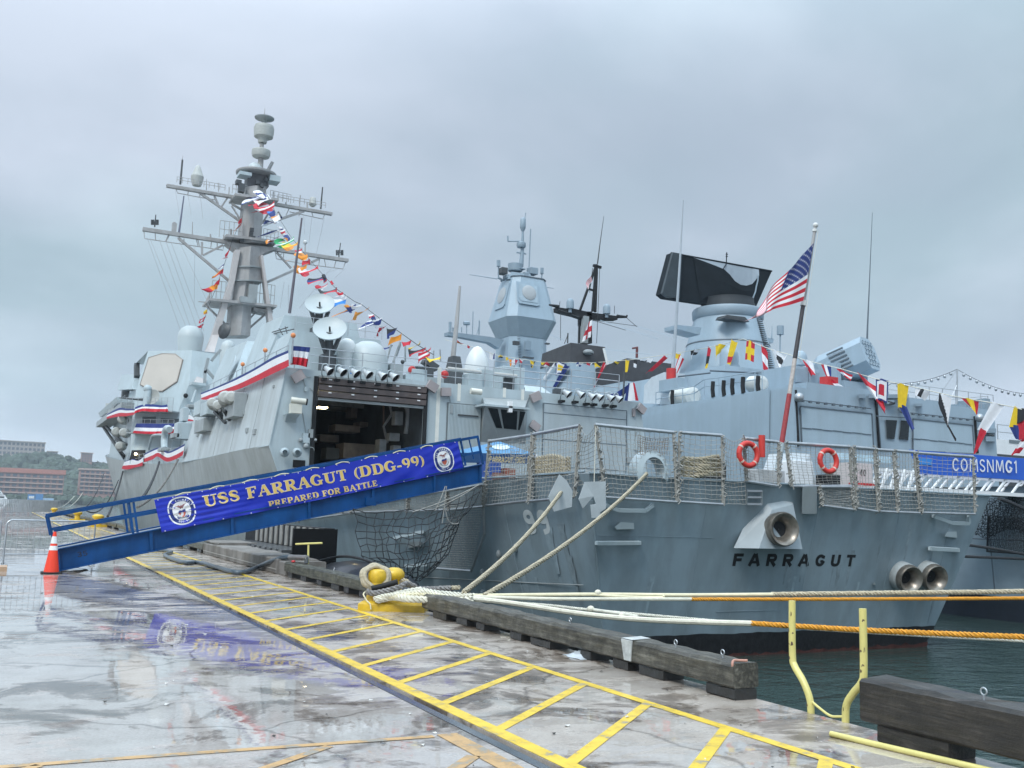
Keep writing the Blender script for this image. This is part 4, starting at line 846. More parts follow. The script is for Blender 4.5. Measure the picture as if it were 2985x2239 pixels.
# pads on the port quarter
for p in ((1255,1150),(1390,1100),(1122,1300),(1125,1465)):
    q = MB(); c = UH(zI(*p), .03); q.ball(c, .085, 8, 5, sz=1.5); q.build('pad_eye', HAZED, ship)
for p0, p1 in (((415,1020),(640,970)),((505,1245),(665,1235))):
    q = MB(); q.beam(UH(zI(*p0),.3), UH(zI(*p1),.3), .10,.10); q.beam(UH(zI(*p0),.0), UH(zI(*p0),.3), .08); q.beam(UH(zI(*p1),.0), UH(zI(*p1),.3), .08); q.build('grab_bar', HAZE, ship)
plate([zI(525,1050),zI(625,1045),zI(630,1085),zI(530,1100)], 0,.25,HAZED,'lamp_bracket', ship, UH)

# ---------------------------------------------------------------- safety net frames along the flight deck
def cordnet(mb, P, nu, nv, r=.008, jit=.0, seed=1, n=3):
    rn = random.Random(seed); pt = {}
    for i in range(nu+1):
        for j in range(nv+1): pt[i,j] = V(P(i/nu, j/nv)) + V((rn.uniform(-jit,jit), rn.uniform(-jit,jit), rn.uniform(-jit,jit)))
    for i in range(nu+1): mb.tube([pt[i,j] for j in range(nv+1)], r, n, cap=False)
    for j in range(nv+1): mb.tube([pt[i,j] for i in range(nu+1)], r, n, cap=False)
FRW = mat('frame_weathered', (0.27,0.26,0.235), 0.6, var=0.25, scale=8)
def net_panel(c4, split=0.5, nu=16, nv=12, seed=1, parent=ship, frame=True, cord=ROPEG, sagd=.06, outw=V((0,-1,0)), rr_=.007):
    TL, TR, BR, BL = [V(p) for p in c4]
    o = None
    if frame:
        q = MB(); q.tube([TL, TR], .046, 8); o = q.build('net_frame_rail', STEEL, parent); q = MB(); q.tube([BL, BR], .038, 8); q.build('net_frame_rail', STEEL, parent)
        for a, b in ((TL,BL),(TR,BR)): q = MB(); q.tube([a, b], .034, 8); q.build('frame_post', FRW, o)
        # lashings wound on the frame
        q = MB(); rn = random.Random(seed)
        for a, b in ((TL,BL),(TR,BR)):
            for k in range(22):
                t = (k+rn.random()*.8)/22; c = a.lerp(b, t); e = V((rn.uniform(-.06,.06), rn.uniform(-.06,.06), rn.uniform(-.10,.10)))
                q.tube([c+e*1.2, c-e*.6+V((.05,-.05,.03)), c-e*1.2], .018, 4)
        q.build('lashing', ROPEG, o, kind='stuff')
    q = MB()
    cordnet(q, lambda u, v: TL.lerp(TR,u).lerp(BL.lerp(BR,u), v) + outw*(-sagd*math.sin(PI*u)*math.sin(PI*v)) + V((0,0,-sagd*math.sin(PI*u)*(1-v))), nu, nv, rr_, .012, seed)
    q.build('safety_net', cord, o or parent, kind='stuff')
PO = .30
def PTp(p): return UH(p, PO)
def portpt(p, off=.30):     # upright plane just outboard of the port deck edge
    return UP(p, (13.0-off,20.5,2), (-22,-2.05,0))
def trp(p, off=.30): return U(p, 'y', 20.5-off)
pan = [((1175,240),(1520,190),(1490,720),(1132,760)), ((1535,182),(1905,115),(1862,690),(1505,722))]
for k, c in enumerate(pan): net_panel([portpt(zI(*p)) for p in c], nu=15, nv=15, seed=k+1, outw=V((-1,0,0)))
tpan = [[zJ(372,105),zJ(1003,168),zJ(1030,728),zJ(455,690)], [zJ(1052,168),zJ(1395,192),zJ(1402,748),zJ(1040,725)], [zJ(1565,212),zJ(1850,246),zJ(1850,600),zJ(1590,560)],
        [zK(212,215),zK(655,243),zK(668,512),zK(252,516)], [zK(440,520),zK(664,520),zK(688,678),zK(465,648)], [zK(680,245),zK(825,258),zK(850,690),zK(705,668)], [zK(835,262),zK(955,270),zK(985,695),zK(862,688)], [zK(962,270),zK(1100,280),zK(1140,700),zK(992,694)], [zK(1112,284),zK(1508,312),zK(1520,708),zK(1155,697)]]
for k, c in enumerate(tpan): net_panel([trp(p) for p in c], nu=max(7, int((c[1][0]-c[0][0])/14)), nv=15, seed=20+k)
net_panel([trp(p) for p in (zJ(1400,195),zJ(1560,212),zJ(1590,745),zJ(1402,745))], nu=8, nv=15, seed=40, frame=False, sagd=.12)
net_panel([portpt(zI(1905,115)), trp(zJ(372,108)), trp(zJ(440,560)), portpt(zI(1870,600))], nu=7, nv=12, seed=41, frame=False, sagd=.25)
net_panel([portpt(zI(1350,290),.34), portpt(zI(1500,280),.34), portpt(zI(1480,540),.34), portpt(zI(1340,560),.34)], nu=8, nv=9, seed=55, frame=False)
# inner loose net, patch of repaired mesh
net_panel([trp(p,.24) for p in (zJ(720,190),zJ(960,215),zJ(955,350),zJ(715,340))], nu=12, nv=8, seed=44, frame=False, cord=mat('net_cord_brown',(0.22,0.15,0.10),.9))
# panels folded down against the hull side below the gangway
lowp = [((1132,775),(1142,980),(1035,1285),(735,1262),(850,800))]
q = MB(); fr = [UH(zI(*p), .25) for p in lowp[0]]
for i in range(3): q.tube([fr[i], fr[i+1]], .045, 8)
o = q.build('net_frame', STEEL, ship)
q = MB(); A_, B_, C_, D_ = UH(zI(850,800),.22), UH(zI(1130,785),.22), UH(zI(1035,1280),.22), UH(zI(735,1260),.22)
cordnet(q, lambda u, v: A_.lerp(B_,u).lerp(D_.lerp(C_,u),v), 22, 26, .006, .012, 60); q.build('safety_net', ROPEG, o, kind='stuff')
hl = [((0,775),(520,700),(520,800),(0,815)), ((520,690),(830,640),(850,790),(520,805)), ((830,640),(1130,590),(1130,765),(850,792))]
for k, c in enumerate(hl): net_panel([UH(zI(*p), .28) for p in c], nu=22, nv=9, seed=70+k, outw=V((-1,0,0)))
net_panel([UH(zH(*p), .28) for p in ((930,600),(1380,500),(1380,545),(1050,590))], nu=18, nv=5, seed=77, outw=V((-1,0,0)))
# deck edge coaming inside the nets
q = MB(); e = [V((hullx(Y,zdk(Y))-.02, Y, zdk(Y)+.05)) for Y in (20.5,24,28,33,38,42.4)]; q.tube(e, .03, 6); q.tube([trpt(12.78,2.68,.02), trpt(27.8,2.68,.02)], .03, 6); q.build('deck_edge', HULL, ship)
# flagstaff
st0 = U((2266,1375),'y',20.75); st1 = U((2378,652),'y',20.75)
def stf(t, dx=0): return st0.lerp(st1, t)
q = MB(); q.tube([stf(.0), stf(.30)], [.075,.07], 10); fs = q.build('flagstaff', mat('staff_red_wrap',(0.30,0.035,0.04),.6,var=.25,scale=14), ship)
q = MB(); q.tube([stf(.0), stf(.11)], .085, 10); q.build('staff_foot', HAZE, fs)
q = MB(); q.tube([stf(.30), stf(.44)], .062, 10); q.build('staff_pale_section', mat('staff_pale',(0.45,0.40,0.37),.6,var=.2,scale=12), fs)
q = MB(); q.tube([stf(.44), stf(.66)], [.066,.06], 10); q.build('staff_dark_section', mat('staff_dark',(0.04,0.035,0.04),.5,var=.3,scale=10), fs)
q = MB(); q.tube([stf(.66), stf(.985)], [.055,.045], 10); q.build('staff_upper_section', MASTG, fs)
q = MB(); q.ball(stf(.993), .085, 10, 6); q.tube([stf(.655), stf(.675)], .085, 10); q.tube([stf(.965), stf(.975)], .07, 8); q.build('staff_truck', mat('truck_white',(0.6,0.6,0.58),.5), fs)
q = MB(); q.tube([stf(.97)+V((.08,-.06,0)), stf(.45)+V((.10,-.06,0))], .008, 4); q.build('halyard', ROPEW, fs)
# mooring chock arch and stern gear
c = U(zJ(822,470),'y',20.35)
q = MB(); rO, rI = .50, .34
ringp = [(math.cos(a), math.sin(a)) for a in [math.radians(-25+230*i/22) for i in range(23)]]
q.loft([[(c.x+px_*rI, c.y-.14, c.z-.05+py_*rI*1.1),(c.x+px_*rO, c.y-.10, c.z-.05+py_*rO*1.05),(c.x+px_*rO, c.y+.28, c.z-.05+py_*rO*1.05),(c.x+px_*rI, c.y+.28, c.z-.05+py_*rI*1.1)] for px_, py_ in ringp], smooth=False); q.build('mooring_chock', HAZE, ship)
# stowed rope bundles on net frames
def coil(name, corners, plane, label, seed, turns=9, arch=.0):
    rn = random.Random(seed); q = MB(); (x0,y0),(x1,y1) = corners
    for k in range(turns):
        t = (k+.5)/turns; pts = []
        for i in range(11):
            u = i/10; e = math.sin(PI*u)
            yy = lerp(y0,y1,t) + (y1-y0)*(arch*(.5-t)*0 - arch*e*(1-t*.7)*.35 + arch*.25) + (y1-y0)*.06*math.sin(5*u+k*1.7)*(1-arch*.5)
            p = plane((lerp(x0,x1,u)+rn.uniform(-1,1), yy)); pts.append(p+V((0, .10-.14*e+rn.uniform(-.02,.02), 0)))
        laid_rope(q, spline(pts,3), .062, .36)
    for (u, dx) in ((x0,-1),(x1,1)):
        for k in range(0, turns-2, 2):
            a, b = lerp(y0,y1,(k+.5)/turns), lerp(y0,y1,(k+2.5)/turns)
            laid_rope(q, spline([plane((u,a))+V((0,.12,0)), plane((u+dx*6,(a+b)/2))+V((0,.08,0)), plane((u,b))+V((0,.12,0))],5), .042, .3)
    return q.build(name, ROPE, label=label, cat='rope coil', group='tan rope coils hung on the stern nets')
coil('rope_coil', [zJ(1098,365), zJ(1385,525)], lambda p: trp(p,.18), 'neat tan rope coil on the stern between chock and life ring', 3)
coil('rope_coil', [zI(1520,360), zI(1825,500)], lambda p: portpt(p,.16), 'larger tan rope coil hung left of the rat guards', 8, 10, 1.0)
# life rings
def life_ring(p, pr, lab):
    c = U(p, 'y', 20.02); r = depth_px(c, pr); t = thing('life_ring', lab, 'life ring', tuple(c), 'life rings on the stern nets')
    q = MB(); n = V((-.05,-1,.05)).normalized(); a = n.cross(V((0,0,1))).normalized(); b = a.cross(n)
    R_ = r*.82; q.tube([c+(a*math.cos(s)+b*1.0*math.sin(s))*R_ for s in [2*PI*i/40 for i in range(41)]], r*.20, 10); q.build('ring', LRING, t)
    for s0 in (.6,2.2,3.9,5.5):
        q = MB(); q.tube([c+(a*math.cos(s)+b*math.sin(s))*R_ for s in [s0+.05*i for i in range(4)]], r*.215, 10); q.build('band', mat('ring_band_pale',(0.62,0.42,0.36),.6,var=.2), t)
    q = MB(); q.tube([c+(a*math.cos(s)+b*math.sin(s))*R_*1.26 for s in [PI+.2+2.6*i/16 for i in range(17)]], .014, 5); q.build('grab_line', ROPEW, t)
life_ring(zJ(1607,345), 40, 'red life ring hung on the stern net left of the flagstaff'); life_ring(zK(508,340), 38, 'red life ring hung on the stern net right of the flagstaff')
q = MB(); c = U(zJ(1717,285),'y',20.1); q.tube([c+V((0,0,.32)), c-V((0,0,.28))], .09, 10); q.build('light_marker', LRING, label='small red float light hanging beside the left life ring', cat='float light')
# clutter on the flight deck behind the nets
t = thing('deck_locker', 'white deck lockers and gear stowed behind the right stern nets', 'lockers', (24,23,2.05))
for k, (xa, xb, y0, h, m) in enumerate(((20.8,21.9,23.2,.55,DARKIN3),(22.3,23.1,23.2,.9,WHITE),(23.4,23.9,22.8,.5,BLACK),(18.1,18.7,22.2,.5,BLACK))):
    q = MB(); q.box((xa,y0,2.6),(xb,y0+.6,2.7+h)); q.build('locker', m, t, bevel=.03)
# mooring lines up to the stern with rat guards
def taut(p0, p1, r, m, label, sg=.25):
    q = MB(); laid_rope(q, sag(p0, p1, sg, 20), r*1.12, r*7.5); return q.build('mooring_line', m, label=label, cat='mooring line', group='tan mooring lines from bollard up to the stern')
s1 = U(zI(1758,650),'y',20.0); s2 = U(zJ(790,500),'y',20.15)
e1 = far_pt((1352,1727), d_b-.25); e2 = far_pt((1412,1737), d_b-.35)
taut(e1, s1, .042, ROPE, 'tan mooring line rising to the left rat guard', .16); taut(e2, s2, .042, ROPE, 'tan mooring line rising to the stern chock', .20)
ALU = mat('rat_guard_metal', (0.40,0.435,0.45), 0.42, var=.08, scale=3)
def guard(polys, yv, lab, fold=0.0):
    p0 = U(polys[0][0][0], 'y', yv)
    t = thing('rat_guard', lab, 'rat guard', tuple(p0), 'rat guards on the stern lines')
    for poly, dy in polys:
        pts = [U(p, 'y', yv)+V((0, dy*(i % 2), 0)) for i, p in enumerate(poly)]
        q = MB(); q.loft([pts, [p+V((0,.012,0)) for p in pts]]); q.build('plate', ALU, t)
    return t
guard([([zI(1745,505),zI(1800,552),zI(1850,640),zI(1845,768),zI(1700,806),zI(1655,685)], 0)], 19.98, 'pale diamond shaped rat guard pierced by the left mooring line')
guard([([zJ(290,566),zJ(458,562),zJ(460,782),zJ(405,815),zJ(358,682)], 0), ([zJ(290,566),zJ(357,680),zJ(273,782),zJ(234,705)], -.03)], 19.95, 'pale folded rat guard hanging open at the stern corner')
guard([([zJ(335,752),zJ(392,740),zJ(425,858),zJ(345,856)], 0)], 19.9, 'small white tag plate hanging below the folded rat guard')
q = MB(); q.tube([U(zJ(378,120),'y',19.97), U(zJ(365,568),'y',19.97)], .012, 5); q.build('guard_lanyard', ROPEW, label='white lanyard holding the folded rat guard', cat='cord')
# cargo net slung below the gangway end
Lr = spline([V((*zI(x,y),0)) for x, y in ((90,790),(105,950),(150,1120),(240,1250),(430,1330))], 4); Rr = spline([V((*zI(x,y),0)) for x, y in ((1100,592),(1005,790),(925,960),(835,1150),(640,1325))], 4)
sg_ = [190,185,165,120,60]
def netp(u, v):
    k = v*(len(Lr)-1); i = min(int(k), len(Lr)-2); a = Lr[i].lerp(Lr[i+1], k-i); b = Rr[i].lerp(Rr[i+1], k-i)
    s = v*4; j = min(int(s), 3); sv = lerp(sg_[j], sg_[j+1], s-j)/2.7657
    uu = u**0.85
    p = a.lerp(b, uu) + V((5*math.sin(7*u+9*v)+3*math.sin(19*v+5*u), sv*4*u*(1-u)*(.58+.08*math.sin(11*v)) + 4*math.sin(13*u+4*v), 0)); return U((p.x, p.y), 'y', 24.15-.35*math.sin(PI*u)*math.sin(PI*v))
q = MB(); cordnet(q, netp, 17, 12, .013, .05, 91, n=4); q.build('cargo_net', NETD, label='dark cargo net slung under the upper end of the gangway', cat='net')
q = MB()
for k, (a, b) in enumerate((((825,600),(740,800)),((835,600),(800,900)),((1090,590),(760,770)),((1095,592),(560,810)),((850,880),(930,900)),((820,760),(850,880)))): q.tube(sag(U(zI(*a),'y',23.9), U(zI(*b),'y',23.9), .05, 8), .013, 4)
q.build('net_lashing', ROPEG, label='loose grey lashing lines of the cargo net', cat='cord')

# ================================================================ GANGWAY
YG = 24.3; GW = 1.15
gy = lambda p, dy=0.0: U(p, 'y', YG) + V((0,dy,0))
t = thing('gangway', 'long blue steel gangway rising from the pier to the destroyer', 'gangway', (1.3,YG,0))
TL, TRt, BRt, BL = gy((168,1601)), gy((1404,1353)), gy((1404,1405)), gy((172,1664))
for dy, nm in ((0,'girder'),(GW,'girder')):
    q = MB(); o = V((0,dy,0))
    q.loft([[TL+o,TRt+o,BRt+o,BL+o],[p+o+V((0,.012,0)) for p in (TL,TRt,BRt,BL)]]); g = q.build(nm, GANG, t)
    q = MB()
    for a, b in ((TL,TRt),(BL,BRt)): q.beam(a+o, b+o, .16, .022)
    q.build('flange', GANG, g)
    if dy == 0:
        for k in (0.0,.185,.36,.54,.70,.865,.995):
            q = MB(); a = TL.lerp(TRt,k); b = BL.lerp(BRt,k); q.beam(a+V((0,-.04,0)), b+V((0,-.04,0)), .07, .02); q.build('stiffener', GANG, g)
        q = MB(); wv = (TRt-TL).normalized(); up_ = V((-wv.z,0,wv.x)); st = gy(zG(625,1175)); 
        write(q, '35', BLOCK, lambda u, v, d: st+wv*u+up_*v+V((0,-.004-d,0)), 0, 0, .115, .16, sp=.08); q.build('number', mat('number_black',(0.01,0.015,0.03),.6), g)
q = MB(); q.loft([[TL+V((0,.02,-.05)), TRt+V((0,.02,-.05)), TRt+V((0,GW,-.05)), TL+V((0,GW,-.05))],[TL+V((0,.02,-.02)), TRt+V((0,.02,-.02)), TRt+V((0,GW,-.02)), TL+V((0,GW,-.02))]]); q.build('walkway', mat('gangway_tread',(0.20,0.22,0.24),.6,var=.2,scale=5), t)
rails = [((139,1505),(452,1447)),((452,1447),(1393,1272))]; mids = [((155,1548),(383,1506)),((383,1506),(1396,1318))]
for dy in (0,GW):
    o = V((0,dy,0))
    q = MB()
    a, b = gy((139,1505)), gy((1393,1273)); q.beam(a+o, b+o, .075, .075); q.build('handrail', GANG, t)
    q = MB(); a, b = gy((157,1547)), gy((1397,1318)); q.beam(a+o, b+o, .055, .07); q.build('mid_rail', GANG, t)
    for k, (p0, p1) in enumerate((((140,1505),(153,1565)), ((376,1466),(388,1555)), ((389,1464),(401,1552)), ((640,1411),(655,1503)), ((880,1367),(897,1455)), ((1120,1323),(1139,1407)), ((1330,1284),(1350,1364)), ((1392,1272),(1408,1354)))):
        q = MB(); q.beam(gy(p0)+o, gy(p1)+o, .05, .05); q.build('post', GANG, t)
for p in ((zH(1500,470)),):
    q = MB(); c = gy(p); q.box((c.x-.14,c.y-.10,c.z-.10),(c.x+.14,c.y-.012,c.z+.10)); q.build('bracket', GANG, t)
q = MB(); a = gy(zI(1050,195)); 
for k in range(3): q.tube([gy(zI(945+70*k,235-14*k)), gy(zI(985+70*k,395-12*k))], .02, 6)
q.build('upper_stay', GANG, t)
# banner
c_TL, c_TR, c_BR, c_BL = U(zG(1243,712),'y',YG-.07), U(zI(922,236),'y',YG-.07), U(zI(974,468),'y',YG-.07), U(zG(1302,974),'y',YG-.07)
def bw(u, v):
    w = .018*math.sin(9*u+2.2*v)*v + .014*math.sin(31*u-6*v) *v*(.4+.6*math.sin(5*u)**2) + .010*math.sin(57*u+11*v)*v*v
    w += .05*max(0, v-.72)*math.exp(-((u-.08)/.16)**2)*4*math.sin(9*v) + .012*math.sin(40*v)*math.exp(-((u-.12)/.12)**2) + .010*math.sin(26*v+60*u)*max(0,u-.82)*4
    return w
def bsurf(u, v, d=0.0):    # u along, v down
    p = c_TL.lerp(c_TR,u).lerp(c_BL.lerp(c_BR,u),v)
    scal = (.006*math.sin(u*2*PI*11)) * (1-v)
    return p + V((0, -bw(u,v)-d, scal))
BANN_T = thing('ship_banner', 'royal blue banner with gold lettering and two crests tied along the gangway', 'banner', tuple(c_BL))
q = MB(); q.grid(lambda u, v: bsurf(u,v), 150, 26); q.build('cloth', BANN, BANN_T)
def uv_of(p):
    w = U(p,'y',YG-.07); u, v = .5, .5
    for _ in range(12):
        c = c_TL.lerp(c_TR,u).lerp(c_BL.lerp(c_BR,u),v); du = (c_TR-c_TL).lerp(c_BR-c_BL,v); dv = c_BL.lerp(c_BR,u)-c_TL.lerp(c_TR,u); e = w-c
        det = du.x*dv.z-du.z*dv.x; u += (e.x*dv.z-e.z*dv.x)/det; v += (du.x*e.z-du.z*e.x)/det
    return u, v
BLEN = (c_TR-c_TL).length; BH = (c_BL-c_TL).length
def banner_text(txt, p0, p1, h, sp, nm, outline):
    (u0,v0), (u1,v1) = uv_of(p0), uv_of(p1); wt = text_width(txt, SERIF, sp); em = (u1-u0)*BLEN/wt
    fn = lambda x, y, d: bsurf(u0+x/BLEN, lerp(v0,v1,x/((u1-u0)*BLEN))-y/BH, d)
    x = 0.0
    for word in txt.split(' '):
        q = MB(); write(q, word, SERIF, fn, x, 0, h, em, sp=sp, grow=outline, d0=.004); q.build(nm+'_outline', FWHITE, BANN_T)
        q = MB(); x = write(q, word, SERIF, fn, x, 0, h, em, sp=sp, grow=.0, d0=.012); q.build(nm, GOLD, BANN_T)
        x += (SERIF[' '][0]+sp)*em
hU = BH*.335
banner_text('USS FARRAGUT (DDG-99)', zH(432,505), zH(1862,232), hU, .03, 'main_lettering', .007)
banner_text('PREPARED FOR BATTLE', zH(852,506), zH(1551,366), BH*.178, .04, 'motto_lettering', .0035)
def crest(pc, rx, ry, nm):
    (u0,v0) = uv_of(pc)
    f = lambda x, y, d: bsurf(u0+x/BLEN, v0-y/BH, d)
    cr = MB()
    def disc(r0x, r0y, d, n=36, pw=2.3): return [f(math.copysign(abs(math.cos(s))**(2/pw), math.cos(s))*r0x, math.copysign(abs(math.sin(s))**(2/pw), math.sin(s))*r0y, d) for s in [2*PI*i/n for i in range(n)]]
    def ringm(a, b, d, m, nm_):
        q = MB(); A = disc(rx*a, ry*a, d); B = disc(rx*b, ry*b, d); n = len(A); q.add(A+B, [(i,(i+1)%n,n+(i+1)%n,n+i) for i in range(n)]); return q.build(nm_, m, BANN_T)
    q = MB()
    for k in range(8): pass
    ringm(1.0,.90,.005,FWHITE,'crest_border'); ringm(.90,.66,.005,BLUE,'crest_ring'); ringm(.66,.40,.005,FWHITE,'crest_field'); ringm(.40,.001,.005,FWHITE,'crest_field')
    q = MB(); txt = 'USS FARRAGUT'
    for k, ch in enumerate(txt):
        a = math.radians(165-150*(k+.5)/len(txt)); adv, sts = BLOCK[ch]
        cxx, cyy = math.cos(a)*rx*.78, math.sin(a)*ry*.78; tx, ty = math.sin(a), -math.cos(a)
        fn = lambda u, v, d: f(cxx+tx*(u-rx*.05)+math.cos(a)*(v-ry*.07), cyy+ty*(u-rx*.05)+math.sin(a)*(v-ry*.07), .009+d)
        write(q, ch, BLOCK, fn, 0, 0, ry*.16, rx*.13)
    txt = 'DDG-99'
    for k, ch in enumerate(txt):
        a = math.radians(240+60*(k+.5)/len(txt)); cxx, cyy = math.cos(a)*rx*.78, math.sin(a)*ry*.78; tx, ty = -math.sin(a), math.cos(a)
        fn = lambda u, v, d: f(cxx+tx*(u-rx*.05)-math.cos(a)*(v-ry*.06), cyy+ty*(u-rx*.05)-math.sin(a)*(v-ry*.06), .009+d)
        write(q, ch, BLOCK, fn, 0, 0, ry*.13, rx*.12)
    q.build('crest_lettering', FWHITE, BANN_T)
    q = MB(); e = [(-.42,.36),(-.20,.44),(-.06,.34),(.02,.40),(.10,.35),(.22,.46),(.44,.50),(.26,.36),(.12,.26),(.14,.12),(.02,.20),(-.10,.10),(-.10,.24),(-.24,.30)]
    q.poly([f(x*rx,y*ry,.010) for x, y in e]); q.build('crest_eagle', mat('crest_brown',(0.25,0.10,0.10),.7), BANN_T)
    q = MB(); q.poly([f(x*rx,y*ry,.010) for x, y in ((-.24,-.02),(.24,.04),(.24,-.22),(.14,-.38),(.02,-.46),(-.14,-.34),(-.24,-.2))]); q.build('crest_shield', mat('crest_coral',(0.60,0.14,0.09),.7), BANN_T)
    q = MB(); q.poly([f(x*rx,y*ry,.014) for x, y in ((-.26,-.02),(-.12,.04),(0,.0),(.12,.06),(.26,.06),(.26,-.06),(-.26,-.14))]); q.build('crest_shield_chief', BLUE, BANN_T)
    q = MB(); A = [(math.cos(s)*.48, -.14+math.sin(s)*.40) for s in [math.radians(195+150*i/14) for i in range(15)]]; B = [(x*.84, -.14+(y+.14)*.84) for x, y in A]
    q.add([f(x*rx,y*ry,.010) for x, y in A+B], [(i,i+1,16+i,15+i) for i in range(14)]); q.build('crest_ribbon', HAZED, BANN_T)
crest(zH(287,527), .405*BH, .435*BH, 'left'); crest(zH(1977,198), .375*BH, .425*BH, 'right')
q = MB()
for k in range(24):
    for v in (.025,.975):
        if v > .9 and k % 2: continue
        c = bsurf(.01+.98*k/23, v, .004); n = 7; q.poly([c+V((math.cos(s)*.013, -.002, math.sin(s)*.013)) for s in [2*PI*i/n for i in range(n)]])
q.build('grommet', FWHITE, BANN_T, kind='stuff')
for k in range(9):
    q = MB(); u = .06+.10*k; a = bsurf(u,.0,.01); b = bsurf(u+.045,.0,.01); q.tube(spline([a, a.lerp(b,.5)+V((0,.02,.034)), b],5), .012, 5)
    q.build('tie_rope', ROPEY, BANN_T)
# canopy on the flight deck
t = thing('event_canopy', 'blue pop up canopy with pale crest standing on the flight deck', 'canopy', (14.8,31,2.2))
cy = lambda p, y: U(p,'y',y)
pk = cy(zI(1255,238),31.5); fl = cy(zI(940,330),30.0); frr = cy(zI(1560,345),30.0)
bl_ = V((fl.x+.3, 33.0, fl.z)); br_ = V((frr.x+.3, 33.0, frr.z))
q = MB(); q.add([fl, frr, br_, bl_, pk], [(0,1,4),(1,2,4),(2,3,4),(3,0,4)]); q.build('roof', TENT, t)
q = MB(); dz = V((0,0,-.34)); q.poly([fl+dz, frr+dz, frr, fl]); q.poly([fl+dz, fl, bl_, bl_+dz]); q.build('valance', mat('canopy_dark_blue',(0.012,0.06,0.16),.6), t)
q = MB(); a = cy(zI(1180,355),30.0); wv = (frr-fl).normalized(); em = (cy(zI(1470,372),30).x-a.x)/text_width('FARRAGUT (DDG', BLOCK, .1)
write(q, 'FARRAGUT (DDG', BLOCK, lambda u, v, d: V((a.x, 30.0, fl.z-.27))+wv*u+V((0,-.006-d,v)), 0, 0, .20, em, sp=.1); q.build('valance_lettering', mat('canopy_gold',(0.60,0.48,0.22),.6), t)
q = MB(); c = fl.lerp(frr,.55).lerp(pk,.48); du = (frr-fl).normalized(); dv = (pk-fl.lerp(frr,.5)).normalized(); nn = du.cross(dv).normalized()
if nn.y > 0: nn = -nn
q.poly([c+nn*.02+du*math.cos(s)*.36+dv*math.sin(s)*.36 for s in [2*PI*i/24 for i in range(24)]]); q.build('roof_crest', mat('canopy_pale',(0.50,0.62,0.70),.6,var=.3,scale=8), t)
for p in (fl, frr, bl_, br_):
    q = MB(); q.tube([p, (p.x,p.y,2.45)], .03, 6); q.build('leg', WHITE, t)
t = thing('display_table', 'blue draped display table with brown boxes under the canopy', 'table', (14,29.6,2.2))
a = cy(zI(1150,400),29.5); b = cy(zI(1270,500),29.5); q = MB(); q.box((a.x,29.5,2.45),(b.x,30.2,a.z)); q.build('drape', mat('drape_blue',(0.03,0.08,0.30),.7,var=.3,scale=6), t)
a = cy(zI(1320,455),29.4); b = cy(zI(1390,530),29.4); q = MB(); q.box((a.x,29.4,2.45),(b.x,29.9,a.z)); q.build('box', mat('box_brown',(0.26,0.09,0.06),.7), t)
a = cy(zI(1225,490),29.3); b = cy(zI(1290,540),29.3); q = MB(); q.box((a.x,29.3,2.45),(b.x,29.8,a.z)); q.build('box', mat('box_brown2',(0.20,0.10,0.08),.7), t)

# weld seams and scuffs of the stern plating
SEAM = mat('seam_grey', (0.225,0.285,0.325), 0.5); SCUF = mat('scuff_pale', (0.262,0.33,0.37), 0.55, var=0.2, scale=3); STAIN = mat('drip_stain', (0.222,0.275,0.305), 0.6, var=0.25, scale=3)
rn = random.Random(61)
for x in (16.6, 20.6, 23.9, 26.2):
    q = MB(); q.beam(trpt(x,2.3,.003), trpt(x-.0,-1.4,.003), .018, .008); q.build('weld_seam', SEAM, tr)
for z in (1.15,):
    q = MB(); q.beam(trpt(hullx(20.5,z)+.1,z,.003), trpt(17.0,z,.003), .016, .008); q.build('weld_seam', SEAM, tr)
for Y in (24.5,28.5,33,38):
    q = MB(); q.tube([V((hullx(Y,z)-.004,Y,z)) for z in (2.2,1.4,.6,-.2,-1.0,-1.6)], .010, 4); q.build('weld_seam', SEAM, ship)
def streak(P, u, z, w, h, m, nm):
    q = MB(); k = 7; L_ = [P(u-w*(.5-.35*i/k)*rn.uniform(.6,1.2), z-h*i/k) for i in range(k+1)]; R_2 = [P(u+w*(.5-.35*i/k)*rn.uniform(.6,1.2), z-h*i/k) for i in range(k+1)]
    q.add(L_+R_2, [(i,k+1+i,k+2+i,i+1) for i in range(k)]); q.build(nm, m, ship, kind='stuff')
for k in range(16): streak(lambda x, z: trpt(x, z, .0035+.0002*k), rn.uniform(14.5,26.5), rn.uniform(-.3,1.6), rn.uniform(.05,.22), rn.uniform(.5,1.5), rn.choice([SCUF,STAIN,STAIN]), 'drip_stain')
for k in range(16):
    Y0 = rn.uniform(21.6,33); streak(lambda y, z, Y0=Y0, k=k: V((hullx(Y0+y, z)-.004-.0003*k, Y0+y, z)), 0, rn.uniform(-.2,1.6), rn.uniform(.08,.4), rn.uniform(.6,1.6), rn.choice([SCUF,SCUF,STAIN]), 'scuff_mark')
